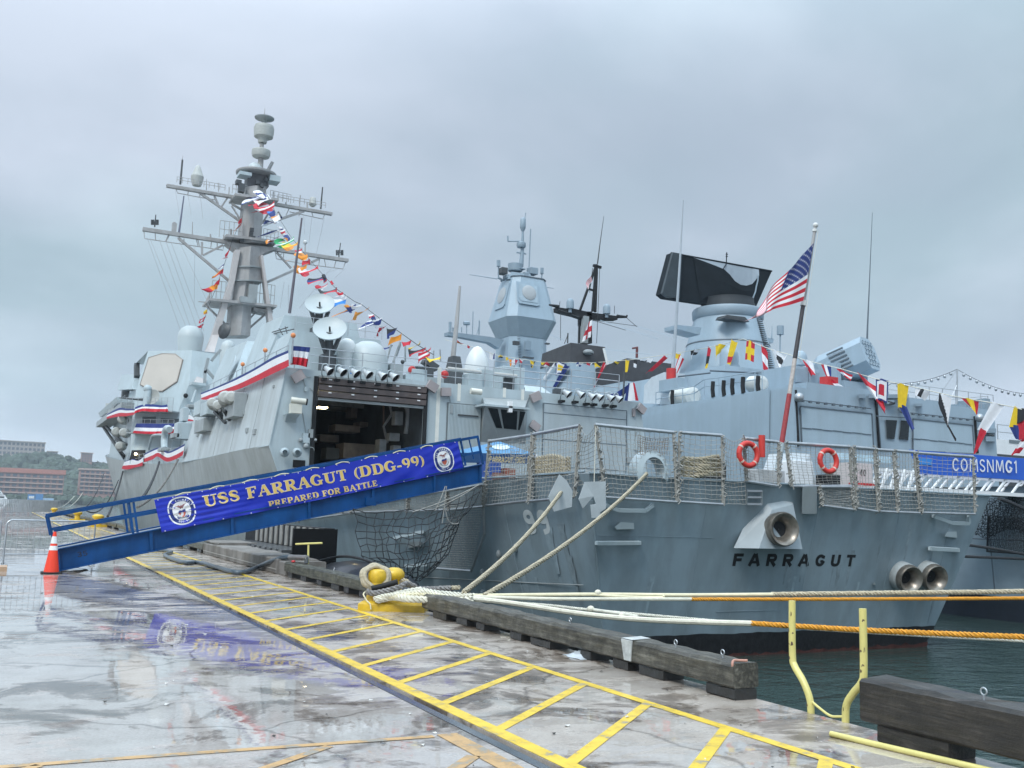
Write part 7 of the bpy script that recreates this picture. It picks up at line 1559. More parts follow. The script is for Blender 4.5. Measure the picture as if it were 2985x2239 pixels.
# ================================================================ FRIGATE ON THE OUTER SIDE
CF = 45.3; YF = 38.5; ZD = 3.4
frig = thing('frigate', 'blue grey frigate with large black radar moored outboard of the destroyer', 'warship', (CF,80,WATERZ))
FTAB = [(8,7.6,6.9),(20,8.3,7.8),(38,8.75,8.3),(70,8.8,8.4),(105,8.0,6.6),(130,4.5,2.4),(150,0.4,0.1)]
def fhb(Y):
    for a, b in zip(FTAB, FTAB[1:]):
        if Y <= b[0]:
            t = max(0,(Y-a[0])/(b[0]-a[0])); return lerp(a[1],b[1],t), lerp(a[2],b[2],t)
    return FTAB[-1][1:]
for sd in (-1, 1):
    for nm, m, za, zb, o in (('hull_side',FRIGM,lambda Y: ZD+max(0,(Y-70)*.05),lambda Y: -3.2,0),('boot_topping',mat('frigate_boot',(0.016,0.022,0.034),.5,var=.2),lambda Y: -1.15,lambda Y: -3.2,.006)):
        q = MB()
        def fn(u, v):
            Y = lerp(8,150,u); d_, w_ = fhb(Y); z = lerp(za(Y), zb(Y), v); t = min(1,max(0,(z-WATERZ)/(ZD-WATERZ))); return (CF+sd*(lerp(w_,d_,t)+o), Y, z)
        q.grid(fn, 40, 6); q.build(nm, m, frig)
q = MB(); q.poly([(CF-7.6,8,ZD),(CF+7.6,8,ZD),(CF+6.9,8,-3.2),(CF-6.9,8,-3.2)]); q.build('transom', FRIG, frig)
q = MB(); q.poly([(CF-8.6,8,ZD-.01),(CF+8.6,8,ZD-.01),(CF+8.6,105,ZD-.01),(CF-8.6,105,ZD-.01)]); q.build('flight_deck', mat('frigate_deck',(0.08,0.09,0.095),.7,var=.2), frig)
q = MB()
for Y in (24.2,27,30,33): q.beam((CF-8.62+.0,Y,2.9),(CF-8.25,Y,-1.1),.02,.05)
q.tube([(CF-8.47,9,1.2),(CF-8.62,40,1.2)],.03,5); q.build('hull_seam', FRIGD, frig)
yf = lambda p, off=0.0: U(p,'y',YF-off)
XL, XR = 37.0, 53.6; ZT = 8.85
q = MB(); q.loft([[(XL-.0,YF,ZD),(XR,YF,ZD),(XR,58,ZD),(XL,58,ZD)],[(XL+.12,YF+.05,ZT),(XR-.2,YF+.05,ZT),(XR-.2,58,ZT),(XL+.12,58,ZT)]]); hg = q.build('hangar_house', FRIG, frig)
q = MB(); q.loft([[(XL-.05,40.4,ZD),(XL-.04,40.4,ZD),(XL-.04,64,ZD),(XL-.05,64,ZD)],[(XL+.02,40.4,8.95),(XL+.08,40.4,8.95),(XL+.08,64,7.6),(XL+.02,64,7.6)]])
q.build('side_bulwark', FRIG, frig)
q = MB(); q.box((XL+.3,38.7,ZT),(XL+.7,46.5,ZT+.12)); q.box((XL-.02,38.44,ZD),(XL+.14,38.49,ZT)); q.build('roof_coaming', FRIG, hg)
def fquad(pts, m, nm, off0=.0, off1=.03, par=None): 
    q = MB(); a = [yf(p,off0) for p in pts]; b = [yf(p,off1) for p in pts]; q.loft([a,b]); return q.build(nm, m, par or hg)
fF = lambda *l: [zF(*p) for p in l]
for pts, seam in ((((92,785),(668,846),(682,1135),(105,1100)),((105,960),(668,1015))), (((1000,888),(1478,940),(1492,1165),(1000,1140)),((990,1045),(1482,1095)))):
    dr = fquad(fF(*pts), mat('frigate_door',(0.34,0.43,0.495),.42,var=.04,scale=.5,streak=.06), 'hangar_door', .0, .03)
    a = [yf(zF(*p), .04) for p in pts]; q = MB()
    for i in (0,1,3): q.beam(a[i], a[(i+1) % 4], .07, .04)
    q.build('door_frame', FRIGD, dr)
    q = MB(); s0, s1 = yf(zF(*seam[0]),.05), yf(zF(*seam[1]),.05); n = 7
    for k in range(n): q.beam(s0.lerp(s1,k/n)+V((0,0,.02*(k % 2))), s0.lerp(s1,(k+.93)/n)+V((0,0,.02*(k % 2))), .045, .03)
    q.build('door_seam', FRIGD, dr)
q = MB()
for p0, p1 in (((52,655),(75,1110)),((700,690),(728,1140)),((1497,868),(1520,1165))): q.beam(yf(zF(*p0),.05), yf(zF(*p1),.05), .13, .08)
q.build('door_track', BLACK, hg)
for w in (((783,895),(872,900),(850,1050),(790,1045)),((905,900),(972,905),(962,1057),(885,1050))):
    wd_ = fquad(fF(*w), GLASS, 'window', .0, .06)
q = MB()
for p0, p1 in (((80,735),(660,805)),((980,840),(1492,895)),((700,865),(980,880)),((720,865),(740,1120))): q.tube([yf(zF(*p0),.12), yf(zF(*p1),.12)], .03, 5)
for k in range(9): 
    c = yf(zF(110+62*k, 738+7.2*k),.15); q.box((c.x-.08,c.y-.06,c.z-.10),(c.x+.08,c.y+.06,c.z+.02))
    c = yf(zF(1000+55*k, 842+6*k),.15); q.box((c.x-.08,c.y-.06,c.z-.10),(c.x+.08,c.y+.06,c.z+.02))
q.build('lamp_rail', FRIGD, hg, kind='stuff')
for p in ((80,715),(915,810),(1535,880)):
    c = yf(zF(*p),.3); q = MB(); q.ball(c, .26, 12, 8); q.build('deck_light', STEEL, hg)
for p0, p1 in (((1580,965),(1670,1000)),((1585,1030),(1660,1070)),((560,690),(610,720)),((790,735),(850,770)),((1020,765),(1075,785)),((640,690),(965,720))):
    fquad([zF(*p0), zF(p1[0],p0[1]), zF(*p1), zF(p0[0],p1[1])], FRIGM, 'wall_fitting', .0, .3)
q = MB(); 
for p0, p1 in (((790,745),(845,765)),((800,770),(850,760)),((1600,1010),(1650,1025))): q.tube([yf(zF(*p0),.25), yf(zF(*p1),.25)], .07, 6)
q.build('davit_gear', DARKM, hg)
# stepped roof edge on the right
q = MB(); 
for x0, x1, z0, z1 in ((44.4,48.4,ZT,ZT+.18),(38.0,44.3,ZT,ZT+.35)): q.box((x0,YF+.06,z0-.01),(x1,YF+3,z1))
q.build('roof_step', FRIG, hg)
rail_line([(44.5+1.15*k, YF+.3, ZT+.1) for k in range(9)], (.45,.9), par=frig); rail_line([(XR-.4, YF+.3+1.6*k, ZT) for k in range(6)], (.45,.9), par=frig)
for p0, p1 in ((zF(1545,725),zF(1590,830)),(zF(1415,740),zF(1428,800)),(zF(1330,770),zF(1395,800))):
    a, b = U(p0,'y',40), U(p1,'y',40); q = MB(); q.box((a.x,39.7,b.z),(b.x,40.5,a.z)); q.build('roof_box', FRIGM, frig)
# launcher
c = U(zF(500,430),'y',43)
lt = V((.30,-.90,.33)).normalized(); ls = V((.95,.30,0)).normalized(); lu = ls.cross(lt).normalized()
if lu.z < 0: lu = -lu
pxm = depth_px(c, 1)/2.765
def lp(a, b, s): return c + lt*a + ls*b + lu*s
fw, fh_ = .98, 1.08; L0, L1 = -2.2, 1.3
oct8 = [(-.55,-1),(.55,-1),(1,-.55),(1,.55),(.55,1),(-.55,1),(-1,.55),(-1,-.55)]
q = MB(); q.loft([[lp(L0,x*fw*.8,y*fh_*.8) for x, y in oct8],[lp(L0+.5,x*fw,y*fh_) for x, y in oct8],[lp(L1,x*fw,y*fh_) for x, y in oct8]]); lb = q.build('missile_launcher', FRIG, frig)
for r in range(5):
    for k in range(4 if r % 2 == 0 else 5):
        x = (k-(1.5 if r % 2 == 0 else 2))*.36; y = (r-2)*.35
        if abs(x) > .66: continue
        q = MB(); q.lathe(lp(L1,x,y), [(.16,-.02),(.16,.04),(.13,.05),(.11,.015),(.01,.01)], 12, axis=lt, cap=False); q.build('tube_cap', FRIGM, lb)
q = MB()
for k in range(6): q.beam(lp(-.9+.05*k,fw*1.02,.75-.26*k), lp(.2+.05*k,fw*1.02,.75-.26*k), .09)
for k in range(6): q.beam(lp(-.9+.05*k,-fw*1.02,.75-.26*k), lp(.2+.05*k,-fw*1.02,.75-.26*k), .09)
q.build('cooling_rib', FRIGD, lb)
q = MB(); b = c+V((-.2,.3,-1.3)); q.loft([[(b.x-1.1,b.y-1.1,ZT+.1),(b.x+1.1,b.y-1.1,ZT+.1),(b.x+1.1,b.y+1.1,ZT+.1),(b.x-1.1,b.y+1.1,ZT+.1)],[(b.x-1.0,b.y-.8,b.z),(b.x+1.0,b.y-.8,b.z),(b.x+1.0,b.y+.8,b.z),(b.x-1.0,b.y+.8,b.z)]]); q.build('launcher_pedestal', FRIGM, lb)
for ba, bb in (((b.x-1.35,b.y-.6,b.z-.9),(b.x-.98,b.y+.6,b.z+1.1)),((b.x+.98,b.y-.6,b.z-.9),(b.x+1.3,b.y+.6,b.z+.8))): q = MB(); q.box(ba, bb); q.build('launcher_yoke', FRIG, lb)
# hut and dome at the port after corner
a, b = U(zF(35,455),'y',42), U(zF(240,655),'y',42); q = MB(); q.loft([[(a.x,42,ZT),(b.x,42,ZT),(b.x,44.5,ZT),(a.x,44.5,ZT)],[(a.x,42,a.z),(b.x,42,a.z-.05),(b.x,44.5,a.z),(a.x,44.5,a.z)]]); ht = q.build('roof_hut', FRIG, frig)
q = MB(); q.box((a.x+1.1,41.9,ZT+.2),(b.x-.1,41.99,a.z-.3)); q.box((a.x+.1,41.85,a.z-1.0),(a.x+1.0,41.99,a.z-.2)); q.build('hut_panel', FRIGM, ht)
c = U(zF(90,392),'y',43); q = MB(); r = depth_px(c,20); q.lathe(c, [(r,-r*1.2),(r,0),(r*.8,r*.6),(r*.4,r*.92),(.01,r)], 20); q.build('radome', FRIG, frig)
q = MB(); q.tube([U(zF(628,300),'y',46), U(zF(633,140),'y',46), U(zF(648,-200),'y',46), U((2543,620),'y',46)], [.07,.055,.035,.015], 8); q.build('whip_antenna', FRIGD, frig)
q = MB(); c = U(zF(330,630),'y',40.5); q.box((c.x-.5,40.2,c.z-.6),(c.x+.35,40.8,c.z+.55)); q.build('hose_reel_red', DRED, frig)
q = MB(); a, b = U(zE(1120,1170),'y',46), U(zE(1125,840),'y',46); q.tube([a, b], .05, 6); q.tube([U(zE(1125,890),'y',46), U(zE(1125,830),'y',46)], .22, 10); q.build('antenna_post', FRIGM, frig)
# string lights
t = thing('string_lights', 'string of small bulbs over the frigate hangar from a slender pole', 'string lights', (47,40,ZT))
a, b = U(zF(1352,795),'y',40), U(zF(1355,488),'y',40); q = MB(); q.tube([a, b], .055, 6); q.tube([b.lerp(a,.4), a+V((-.8,0,0))], .025, 4); q.tube([b, a+V((.0,2,0))], .012, 3); q.build('pole', STEEL, t)
bm = None; q = MB(); cords = [sag(b, U(zF(820,605),'y',40), .25, 10), sag(b, U(zF(1960,690),'y',40), .35, 12), sag(U(zF(820,605),'y',40), U(zF(560,660),'y',42), .3, 6)]
for cpts in cords:
    q.tube(cpts, .016, 4)
q.build('cord', ROPED, t)
for cpts in cords:
    for p in cpts[1:-1]:
        if bm is None: m_ = MB(); m_.ball(p-V((0,0,.12)), .09, 8, 5, sz=1.3); bm = m_.build('bulb', STEEL, t); p0_ = p
        else: o = bm.copy(); COL.objects.link(o); o.parent = t; o.location = bm.location+(p-p0_)
# long range radar tower
XT, YT = 45.3, 53.7
q = MB(); q.lathe((XT,YT,0), [(3.9,8.8),(3.48,11.9),(2.95,14.0),(2.42,15.95)], 40, cap=True); tw = q.build('radar_tower', FRIG, frig)
q = MB(); q.lathe((XT,YT,0), [(2.42,15.9),(2.52,16.0),(2.56,16.55),(2.48,16.68),(2.0,16.70)], 40); q.build('tower_collar', FRIGM, tw)
q = MB(); q.lathe((XT,YT,0), [(1.98,16.69),(1.92,17.1),(1.85,17.25),(1.85,17.5),(1.6,17.55)], 36); q.build('turntable', mat('turntable_dark',(0.02,0.026,0.032),.7), tw)
q = MB()
for z in (14.3,): q.lathe((XT,YT,0), [(2.95,14.0),(2.985,14.02),(2.96,14.10)], 40, cap=False)
q.build('tower_seam', FRIGD, tw)
q = MB()
for k in range(26):
    t_z = 11.9+4.0*k/26; r = lerp(3.48,2.42,(t_z-11.9)/4.05)+.08; an = math.radians(-72); x, y = XT+r*math.cos(an), YT+r*math.sin(an); q.box((x-.22,y-.05,t_z),(x+.22,y+.03,t_z+.05))
q.build('tower_ladder', DARKM, tw)
def TE(p, y=YT): return U(p,'y',y)
a = [TE(zE(410,822),51.5), TE(zE(580,840),51.5), TE(zE(570,892),51.5), TE(zE(412,850),51.5)]; q = MB(); q.loft([a,[p+V((0,1.4,0)) for p in a]]); q.build('side_platform', FRIG, tw)
a = [TE(zE(1005,908)), TE(zE(1080,918)), TE(zE(1075,948)), TE(zE(1010,945))]; q = MB(); q.loft([a,[p+V((0,1.2,0)) for p in a]]); q.tube([TE(zE(1065,915)), TE(zE(1068,870)), TE(zE(1068,830))], [.06,.03,.02], 5); q.build('side_platform', FRIG, tw)
a = TE(zE(835,790),50.8); q = MB(); q.loft([[a+V((-1.3,0,.0)),a+V((1.0,0,0)),a+V((.9,1,0)),a+V((-1.2,1,0))],[a+V((-1.0,0,.25)),a+V((.6,0,.3)),a+V((.6,1,.3)),a+V((-1.0,1,.25))]]); q.build('tower_hood', DARKM, tw)
c = TE(zE(771,1055),49.6); q = MB(); q.lathe(c, [(.62,-.5),(.62,.25),(.5,.6),(.28,.8),(.01,.88)], 18); q.lathe(c+V((0,0,-.55)), [(.7,-.06),(.7,.06)], 18); q.build('radome', FRIG, tw)
# antenna: slab with bulged after housing
tl, tr_, br, bl = TE(zE(370,326)), TE(zE(1066,452)), TE(zE(950,715)), TE(zE(330,636)); l2 = TE(zE(296,608))
fwdv = V((0,.55,0))
q = MB(); ed = [tl, tr_, br, TE(zE(570,672)), bl, l2]; q.loft([ed,[p+fwdv for p in ed]]); an = q.build('long_range_radar', NAVYK, frig)
q = MB(); tl_i = TE(zE(432,338),YT-.05); q.loft([[tl-V((0,.02,0)), tl_i-V((0,.02,0)), TE(zE(415,640),YT-.02), bl-V((0,.02,0)), l2-V((0,.02,0))],[p-V((0,.25,0)) for p in (tl, tl_i, TE(zE(415,640)), bl, l2)]]); q.build('radar_end_face', mat('radar_face_dark_teal',(0.030,0.042,0.05),.35,var=.2), an)
bul = [(525,358),(600,385),(670,412),(735,438),(775,475),(810,520),(850,546),(890,552),(930,540),(978,482)]
bt_ = [(575,668),(600,640),(640,618),(700,608),(760,607),(810,610),(850,618),(890,628),(915,636),(930,660)]
top_f = [tl.lerp(tr_, t) for t in (.22,.32,.42,.52,.58,.64,.69,.75,.80,.865)]
bd = [.04,.10,.16,.22,.27,.30,.31,.31,.30,.28]
up_ = [TE(zE(*p), YT-b) for p, b in zip(bul, bd)]; lw_ = [TE(zE(*p), YT-b*.8) for p, b in zip(bt_, bd)]
mid_ = [u_.lerp(l_,.5)+V((0,-.04,0)) for u_, l_ in zip(up_, lw_)]
q = MB(); n = len(up_); q.add(up_+mid_+lw_, [(i,i+1,n+i+1,n+i) for i in range(n-1)]+[(n+i,n+i+1,2*n+i+1,2*n+i) for i in range(n-1)], False); q.poly([up_[-1], mid_[-1], lw_[-1], TE(zE(930,662)), top_f[-1]-V((0,.02,0))]); q.build('radar_housing', NAVYK, an)
q = MB(); q.add(top_f+[p+V((0,-.02,0)) for p in up_], [(i,n+i,n+i+1,i+1) for i in range(n-1)], False); q.build('radar_sky_patch', mat('radar_sky_grey',(0.24,0.28,0.32),.7,var=.05), an)  # pale grey sheet put in for the sky's brightness above the dark housing
inn = [(735,440),(975,480),(960,500),(930,545),(880,555),(820,530),(775,480)]
q = MB(); q.poly([TE(zE(*p), YT-.03) for p in inn]); q.build('radar_back_panel', mat('radar_panel_slate',(0.05,0.065,0.08),.7,var=.1), an)
q = MB(); q.tube([tl, tr_], .07, 5); q.build('radar_top_rod', NAVYK, an)
q = MB(); q.tube([TE(zE(730,438),YT-.8), TE(zE(752,402)), TE(zE(755,322))], .04, 5); q.tube([TE(zE(748,350)), TE(zE(763,350))], .03, 4); q.tube([TE(zE(748,335)), TE(zE(763,335))], .03, 4); q.build('lightning_rod', NAVYK, an)
q = MB(); zz = [(975,482),(966,520),(962,560),(950,595),(942,630),(930,662)]; q.tube([TE(zE(x+(3 if i % 2 else -3),y),YT-.34) for i, (x, y) in enumerate(zz)], .06, 5); q.build('edge_seal', FRIGM, an)
frust('tower_house', FRIG, [(40.2,48,8.8),(51,48,8.8),(51,64,8.8),(40.2,64,8.8)], [(40.6,48.4,11.6),(50.6,48.4,11.6),(50.6,64,11.6),(40.6,64,11.6)], frig)
q = MB(); 
for p0, p1 in (((640,1140),(1170,1165)),((420,1180),(640,1155))): q.tube([U(zE(*p0),'y',47.9), U(zE(*p1),'y',47.9)], .06, 5)
q.build('lamp_rail', FRIGD, frig)
frust('house_step', FRIG, [(42.8,47.0,8.8),(50.6,47.0,8.8),(50.6,47.95,8.8),(42.8,47.95,8.8)], [(42.9,47.1,11.2),(50.4,47.1,11.2),(50.4,47.95,11.2),(42.9,47.95,11.2)], frig)
# port rail with black straps, float canister and tarpaulin
rp = [U(zE(x,y),'x',37.4) for x, y in ((265,1390),(300,1382),(380,1372),(450,1364),(530,1352),(600,1306),(700,1296),(790,1284),(870,1272),(950,1262),(1000,1256))]
q = MB()
for h in (.5,.95): q.tube([p+V((0,0,h)) for p in rp], .03, 5)
for p in rp: q.tube([p-V((0,0,.3)), p+V((0,0,.95))], .03, 5)
q.build('guard_rail', FRIG, frig)
for x, y in ((660,1225),(735,1218),(795,1205),(868,1195),(972,1188),(380,1285)):
    a = U(zE(x,y),'x',37.3); q = MB(); q.tube([a+V((0,0,.1)), a+V((-.02,.02,-.4)), a+V((.01,-.02,-.85))], .13, 6); q.build('black_strap', BLACK, frig)
canv = mat('float_white',(0.60,0.62,0.60),.5,var=.06)
for (p0, p1, r) in ((zE(395,1325),zE(535,1318),.62),(zE(920,1235),zE(1005,1232),.5)):
    a, b = U(p0,'x',38.2), U(p1,'x',38.2); q = MB(); q.tube([a, a.lerp(b,.08), a.lerp(b,.92), b], [r*.6,r,r,r*.6], 14); q.build('float_canister', canv, frig)
c0 = [zE(178,1365),zE(185,1240),zE(235,1185),zE(320,1150),(1938,1085),zE(330,1250),zE(310,1290),zE(290,1370)]
pl = [U(p,'x',39.0) for p in c0]; q = MB(); q.loft([pl,[p+V((2.0,-.2,0)) for p in pl]]); q.build('tarpaulin_cover', TARP, frig)
a, b = U(zE(375,1235),'x',38.3), U(zE(403,830),'x',38.3); q = MB(); q.tube([a, b, U(zE(432,370),'x',38.3), U(zE(455,-40),'x',38.3)], [.13,.10,.07,.03], 8); wa = q.build('whip_antenna', mat('whip_pale',(0.38,0.42,0.46),.5), frig)
a = U(zE(370,1245),'x',38.2); q = MB(); q.tube([a, a+V((0,0,1.15))], .32, 10); q.build('antenna_base_red', DRED, wa)
q = MB(); a = U(zE(385,1190),'x',38.2); q.box((a.x-.4,a.y-1.0,a.z-.9),(a.x+.4,a.y+1,a.z-.1)); q.build('antenna_cage', FRIG, wa)
# funnels
def funnel(x0, x1, y0, y1, zt, band):
    q = MB(); q.loft([[(x0-.8,y0-1.0,9),(x1+1.0,y0-1.0,9),(x1+1.0,y1+1,9),(x0-.8,y1+1,9)],[(x0,y0,zt-band),(x1,y0,zt-band),(x1,y1,zt-band),(x0,y1,zt-band)]]); f = q.build('funnel', FRIG, frig)
    q = MB(); q.loft([[(x0-.02,y0-.02,zt-band),(x1+.02,y0-.02,zt-band),(x1+.02,y1+.02,zt-band),(x0-.02,y1+.02,zt-band)],[(x0+.1,y0+.15,zt),(x1-.1,y0+.15,zt),(x1-.1,y1-.1,zt-.3),(x0+.1,y1-.1,zt-.3)]]); q.build('funnel_cap', mat('funnel_black',(0.045,0.045,0.05),.55,var=.2), f); return f
fu = funnel(41.9,45.6,70,75.2,16.35,1.7); funnel(44.3,49.2,65,70,14.6,1.9)
q = MB(); c = U(zD(1220,1012),'y',69.9); q.ball(c, .5, 10, 5, sz=.5); q.build('exhaust_flap', HAZED, fu)
q = MB(); q.beam(U(zD(1328,985),'y',69.6), U(zD(1395,1270),'y',69.0), .3, .2); q.build('funnel_edge', DOMEW, fu)
q = MB(); q.tube([U(zD(1555,1050),'y',66), U(zD(1557,985),'y',66)], .12, 6); q.tube([U(zD(1525,985),'y',66), U(zD(1562,978),'y',66)], .08, 6); q.build('exhaust_pipe', mat('pipe_rust_red',(0.14,0.04,0.04),.6), frig)
# dark mast on the funnel
YM2 = 71.8; dm = lambda x, y: U(zD(x,y),'y',YM2)
q = MB(); q.loft([[dm(1205,950),dm(1247,950),dm(1247,950)+V((0,1,0)),dm(1205,950)+V((0,1,0))],[dm(1212,730),dm(1246,730),dm(1246,730)+V((0,1,0)),dm(1212,730)+V((0,1,0))]]); m2 = q.build('dark_mast', BLACK, frig)
q = MB(); q.beam(dm(1192,950), dm(1200,765), .5); q.build('mast_pipe', HAZED, m2)
arm = [(1010,700),(1060,708),(1130,712),(1200,728),(1250,738),(1425,762)]; armb = [(1012,728),(1060,742),(1130,758),(1190,778),(1260,785),(1422,788)]
q = MB(); A_ = [dm(*p) for p in arm]; B2 = [dm(*p) for p in armb]; q.add(A_+B2+[p+V((0,.8,0)) for p in A_+B2], [(i,i+6,i+7,i+1) for i in range(5)]+[(i+12,i+13,i+19,i+18) for i in range(5)]+[(i,i+1,i+13,i+12) for i in range(5)]+[(i+6,i+18,i+19,i+7) for i in range(5)]+[(0,12,18,6),(5,11,23,17)]); q.build('cross_arm', BLACK, m2)
q = MB(); q.tube([dm(950,684), dm(1015,698)], [.08,.18], 6); q.tube([dm(1420,764), dm(1486,768)], [.18,.10], 6); q.tube([dm(1486,770), dm(1488,755)], .08, 5); q.build('arm_tip', BLACK, m2)
for x, y in ((1095,668),(1347,705)):
    c = dm(x,y+12); r = depth_px(c, 11); q = MB(); q.lathe(c, [(r*.5,-.75),(r*.5,-.42),(r*1.02,-.40),(r,.22),(r*.8,.40),(r*.4,.5),(.01,.52)], 16); q.build('radome', FRIGM, m2)
for a, b, w in (((1276,410),(1165,718),.18),((1272,455),(1250,730),.2),((1278,455),(1268,735),.18),((1255,412),(1308,427),.22),((1276,470),(1275,405),.22),((1215,573),(1258,585),.16)):
    q = MB(); q.beam(dm(*a), dm(*b), w); q.build('mast_strut', BLACK, m2)
q = MB(); q.tube([dm(1284,400), dm(1300,270), dm(1328,70)], [.07,.05,.02], 6); q.build('whip_antenna', DARKM, m2)
q = MB()
for a, b in (((1020,705),(1025,660)),((1012,715),(1160,770)),((1300,430),(1278,950)),((1250,430),(1230,600)),((1400,745),(1402,690)),((1250,790),(1480,860)),((1480,770),(1555,835)),((1030,740),(1028,930)),((1250,790),(1560,832))): q.tube([dm(*a), dm(*b)], .03, 3)
q.build('stay_wire', DARKM, m2, kind='stuff')
q = MB(); q.tube([U(zD(1155,950),'y',73), U(zD(1160,775),'y',73)], .12, 6); q.tube([U(zD(1160,830),'y',73), U(zD(1160,775),'y',73)], .2, 6); q.tube([U(zD(1078,950),'y',73), U(zD(1080,880),'y',73)], .06, 5); q.tube([U(zD(1055,952),'y',73), U(zD(1080,890),'y',73)], .04, 4); q.build('antenna_post', DARKM, frig)
# four-faced radar tower
XA, YA = 45.6, 86.0
def octr(a, ch, z): return [(XA-a+ch,YA-a,z),(XA+a-ch,YA-a,z),(XA+a,YA-a+ch,z),(XA+a,YA+a-ch,z),(XA+a-ch,YA+a,z),(XA-a+ch,YA+a,z),(XA-a,YA+a-ch,z),(XA-a,YA-a+ch,z)]
frust('forward_house', FRIG, [(38.4,70,ZD),(52.2,70,ZD),(52.2,104,ZD),(38.4,104,ZD)], [(39.4,76,12.6),(51.2,76,12.6),(51.2,102,12.6),(39.4,102,12.6)], frig)
def fitz(py, px=1520): return U((px,py),'y',YA).z
zw, zb_, zt_ = fitz(948), fitz(992), fitz(820)
q = MB(); q.loft([octr(2.35,.8,12.5), octr(2.15,.8,zb_)]); q.build('tower_trunk', FRIG, frig)
q = MB(); q.loft([octr(2.20,.85,zb_+.01), octr(2.86,.80,zw+.25)]); q.build('tower_skirt', mat('frigate_skirt',(0.25,0.315,0.365),.45,var=.05), frig)
q = MB(); q.loft([octr(2.86,.80,zw+.26), octr(1.90,.62,zt_)]); ap = q.build('array_tower', FRIG, frig)
q = MB(); q.loft([octr(1.97,.64,zt_+.005), octr(1.97,.64,zt_+.10)]); q.build('tower_rim', FRIGD, ap)
nA = V((0,-1,(2.86-1.90)/(zt_-zw))).normalized(); pA = V((XA,YA-2.86,zw+.26)); fa = lambda p, o=0: UP(p, pA+nA*o, nA)
pan = [zD(722,520),zD(875,545),zD(884,688),zD(865,692),zD(745,672),zD(728,645)]
q = MB(); q.loft([[fa(p,.0) for p in pan],[fa(p,.14) for p in pan]]); q.build('array_panel', FRIG, ap)
q = MB(); pi_ = [zD(742,535),zD(865,556),zD(872,672),zD(758,655),zD(742,630)]; q.loft([[fa(p,.14) for p in pi_],[fa(p,.18) for p in pi_]]); q.build('array_inset', mat('array_inset_grey',(0.33,0.41,0.47),.45), ap)
c = fa(zD(812,600),.19); r = depth_px(c, 23); q = MB(); q.lathe(c, [(r,0),(r,.03),(r*.85,.08),(r*.5,.12),(.01,.13)], 26, axis=nA, cap=False); q.build('array_disc', mat('array_disc_grey',(0.36,0.38,0.395),.5,var=.03), ap)
n2 = V((-1,0,(2.86-1.90)/(zt_-zw))).normalized(); p2_ = V((XA-2.86,YA,zw+.26)); c = p2_.lerp(V((XA-1.9,YA,zt_)),.58)
q = MB(); a2 = n2.cross(V((0,1,0))).normalized(); q.loft([[c+V((0,1.15*x,0))+a2*1.45*y+n2*o for x, y in ((-1,-.8),(-.8,-1),(.8,-1),(1,-.8),(1,.8),(.8,1),(-.8,1),(-1,.8))] for o in (0,.14)]); q.build('array_panel', FRIG, ap)
q = MB(); q.lathe(c+n2*.15, [(.85,0),(.85,.03),(.5,.1),(.01,.12)], 24, axis=n2, cap=False); q.build('array_disc', mat('array_disc_grey',(0.5,0.5,0.5)), ap)
ta = lambda x, y, d=0: U(zD(x,y),'y',YA+d)
q = MB(); q.loft([[ta(660,505,-1),ta(835,520,-1),ta(835,520,1),ta(660,505,1)],[ta(690,455,-.7),ta(820,470,-.7),ta(820,470,.7),ta(690,455,.7)]]); q.build('top_base', FRIGM, ap)
c = ta(715,445); q = MB(); q.lathe(c, [(.4,-.2),(.75,-.1),(.78,.62),(.5,.7),(.2,.8)], 18); q.build('navigation_radar', FRIGM, ap)
for x0, y0, x1, y1 in ((625,420,665,470),(660,470,690,500),(825,420,875,475),(745,425,790,440),(780,455,810,500)):
    a, b = ta(x0,y0,-.8), ta(x1,y1,-.8); q = MB(); q.box((a.x,a.y,b.z),(b.x,a.y+1.0,a.z)); q.build('antenna_box', FRIGM if x0 != 625 else DARKM, ap, bevel=.06)
q = MB(); q.tube([ta(755,420), ta(765,300), ta(768,150)], [.26,.18,.10], 10); q.build('topmast', FRIGM, ap)
for p, prof, nm in ((ta(757,282), [(.25,-.15),(.42,-.1),(.50,.08),(.46,.4),(.3,.5),(.15,.52)], 'mast_disc'), (ta(768,155), [(.16,-.3),(.28,.0),(.30,.05),(.30,.95),(.2,1.08),(.1,1.15)], 'tacan_drum')):
    q = MB(); q.lathe(p, prof, 16); q.build(nm, FRIGM, ap)
q = MB()
for a, b, r in (((782,90),(787,48),.05),((810,450),(822,160),.07),((600,500),(600,420),.08),((600,420),(600,378),.22),((595,495),(630,515),.12),((895,535),(900,470),.08),((900,470),(901,430),.2),((755,245),(665,245),.07),((665,245),(664,208),.09),((725,322),(790,332),.08),((800,430),(800,500),.1)): q.tube([ta(*a), ta(*b)], r, 6)
q.build('mast_aerial', FRIGM, ap, kind='stuff')
q = MB(); q.tube([ta(400,475), ta(590,505)], [.03,.05], 4); q.tube([ta(910,560), ta(980,570)], [.05,.03], 4); q.build('yard_whip', FRIGM, ap)
a = [ta(250,872,-1), ta(330,878,-1), ta(540,905,-1), ta(640,925,-1), ta(605,985,-1), ta(540,945,-1), ta(330,905,-1), ta(250,895,-1)]; q = MB(); q.loft([a,[p+V((0,.9,0)) for p in a]]); bo = q.build('signal_boom', FRIGM, frig)
q = MB()
for p0, p1, r in (((265,868),(266,803),.16),((380,885),(380,815),.05),((360,812),(398,812),.2),((420,900),(424,730),.05),((465,890),(468,793),.08),((450,890),(470,810),.04),((345,875),(345,840),.06),((288,870),(288,842),.12)): q.tube([ta(*p0,-1), ta(*p1,-1)], r, 6)
q.build('boom_aerial', FRIGM, bo, kind='stuff')
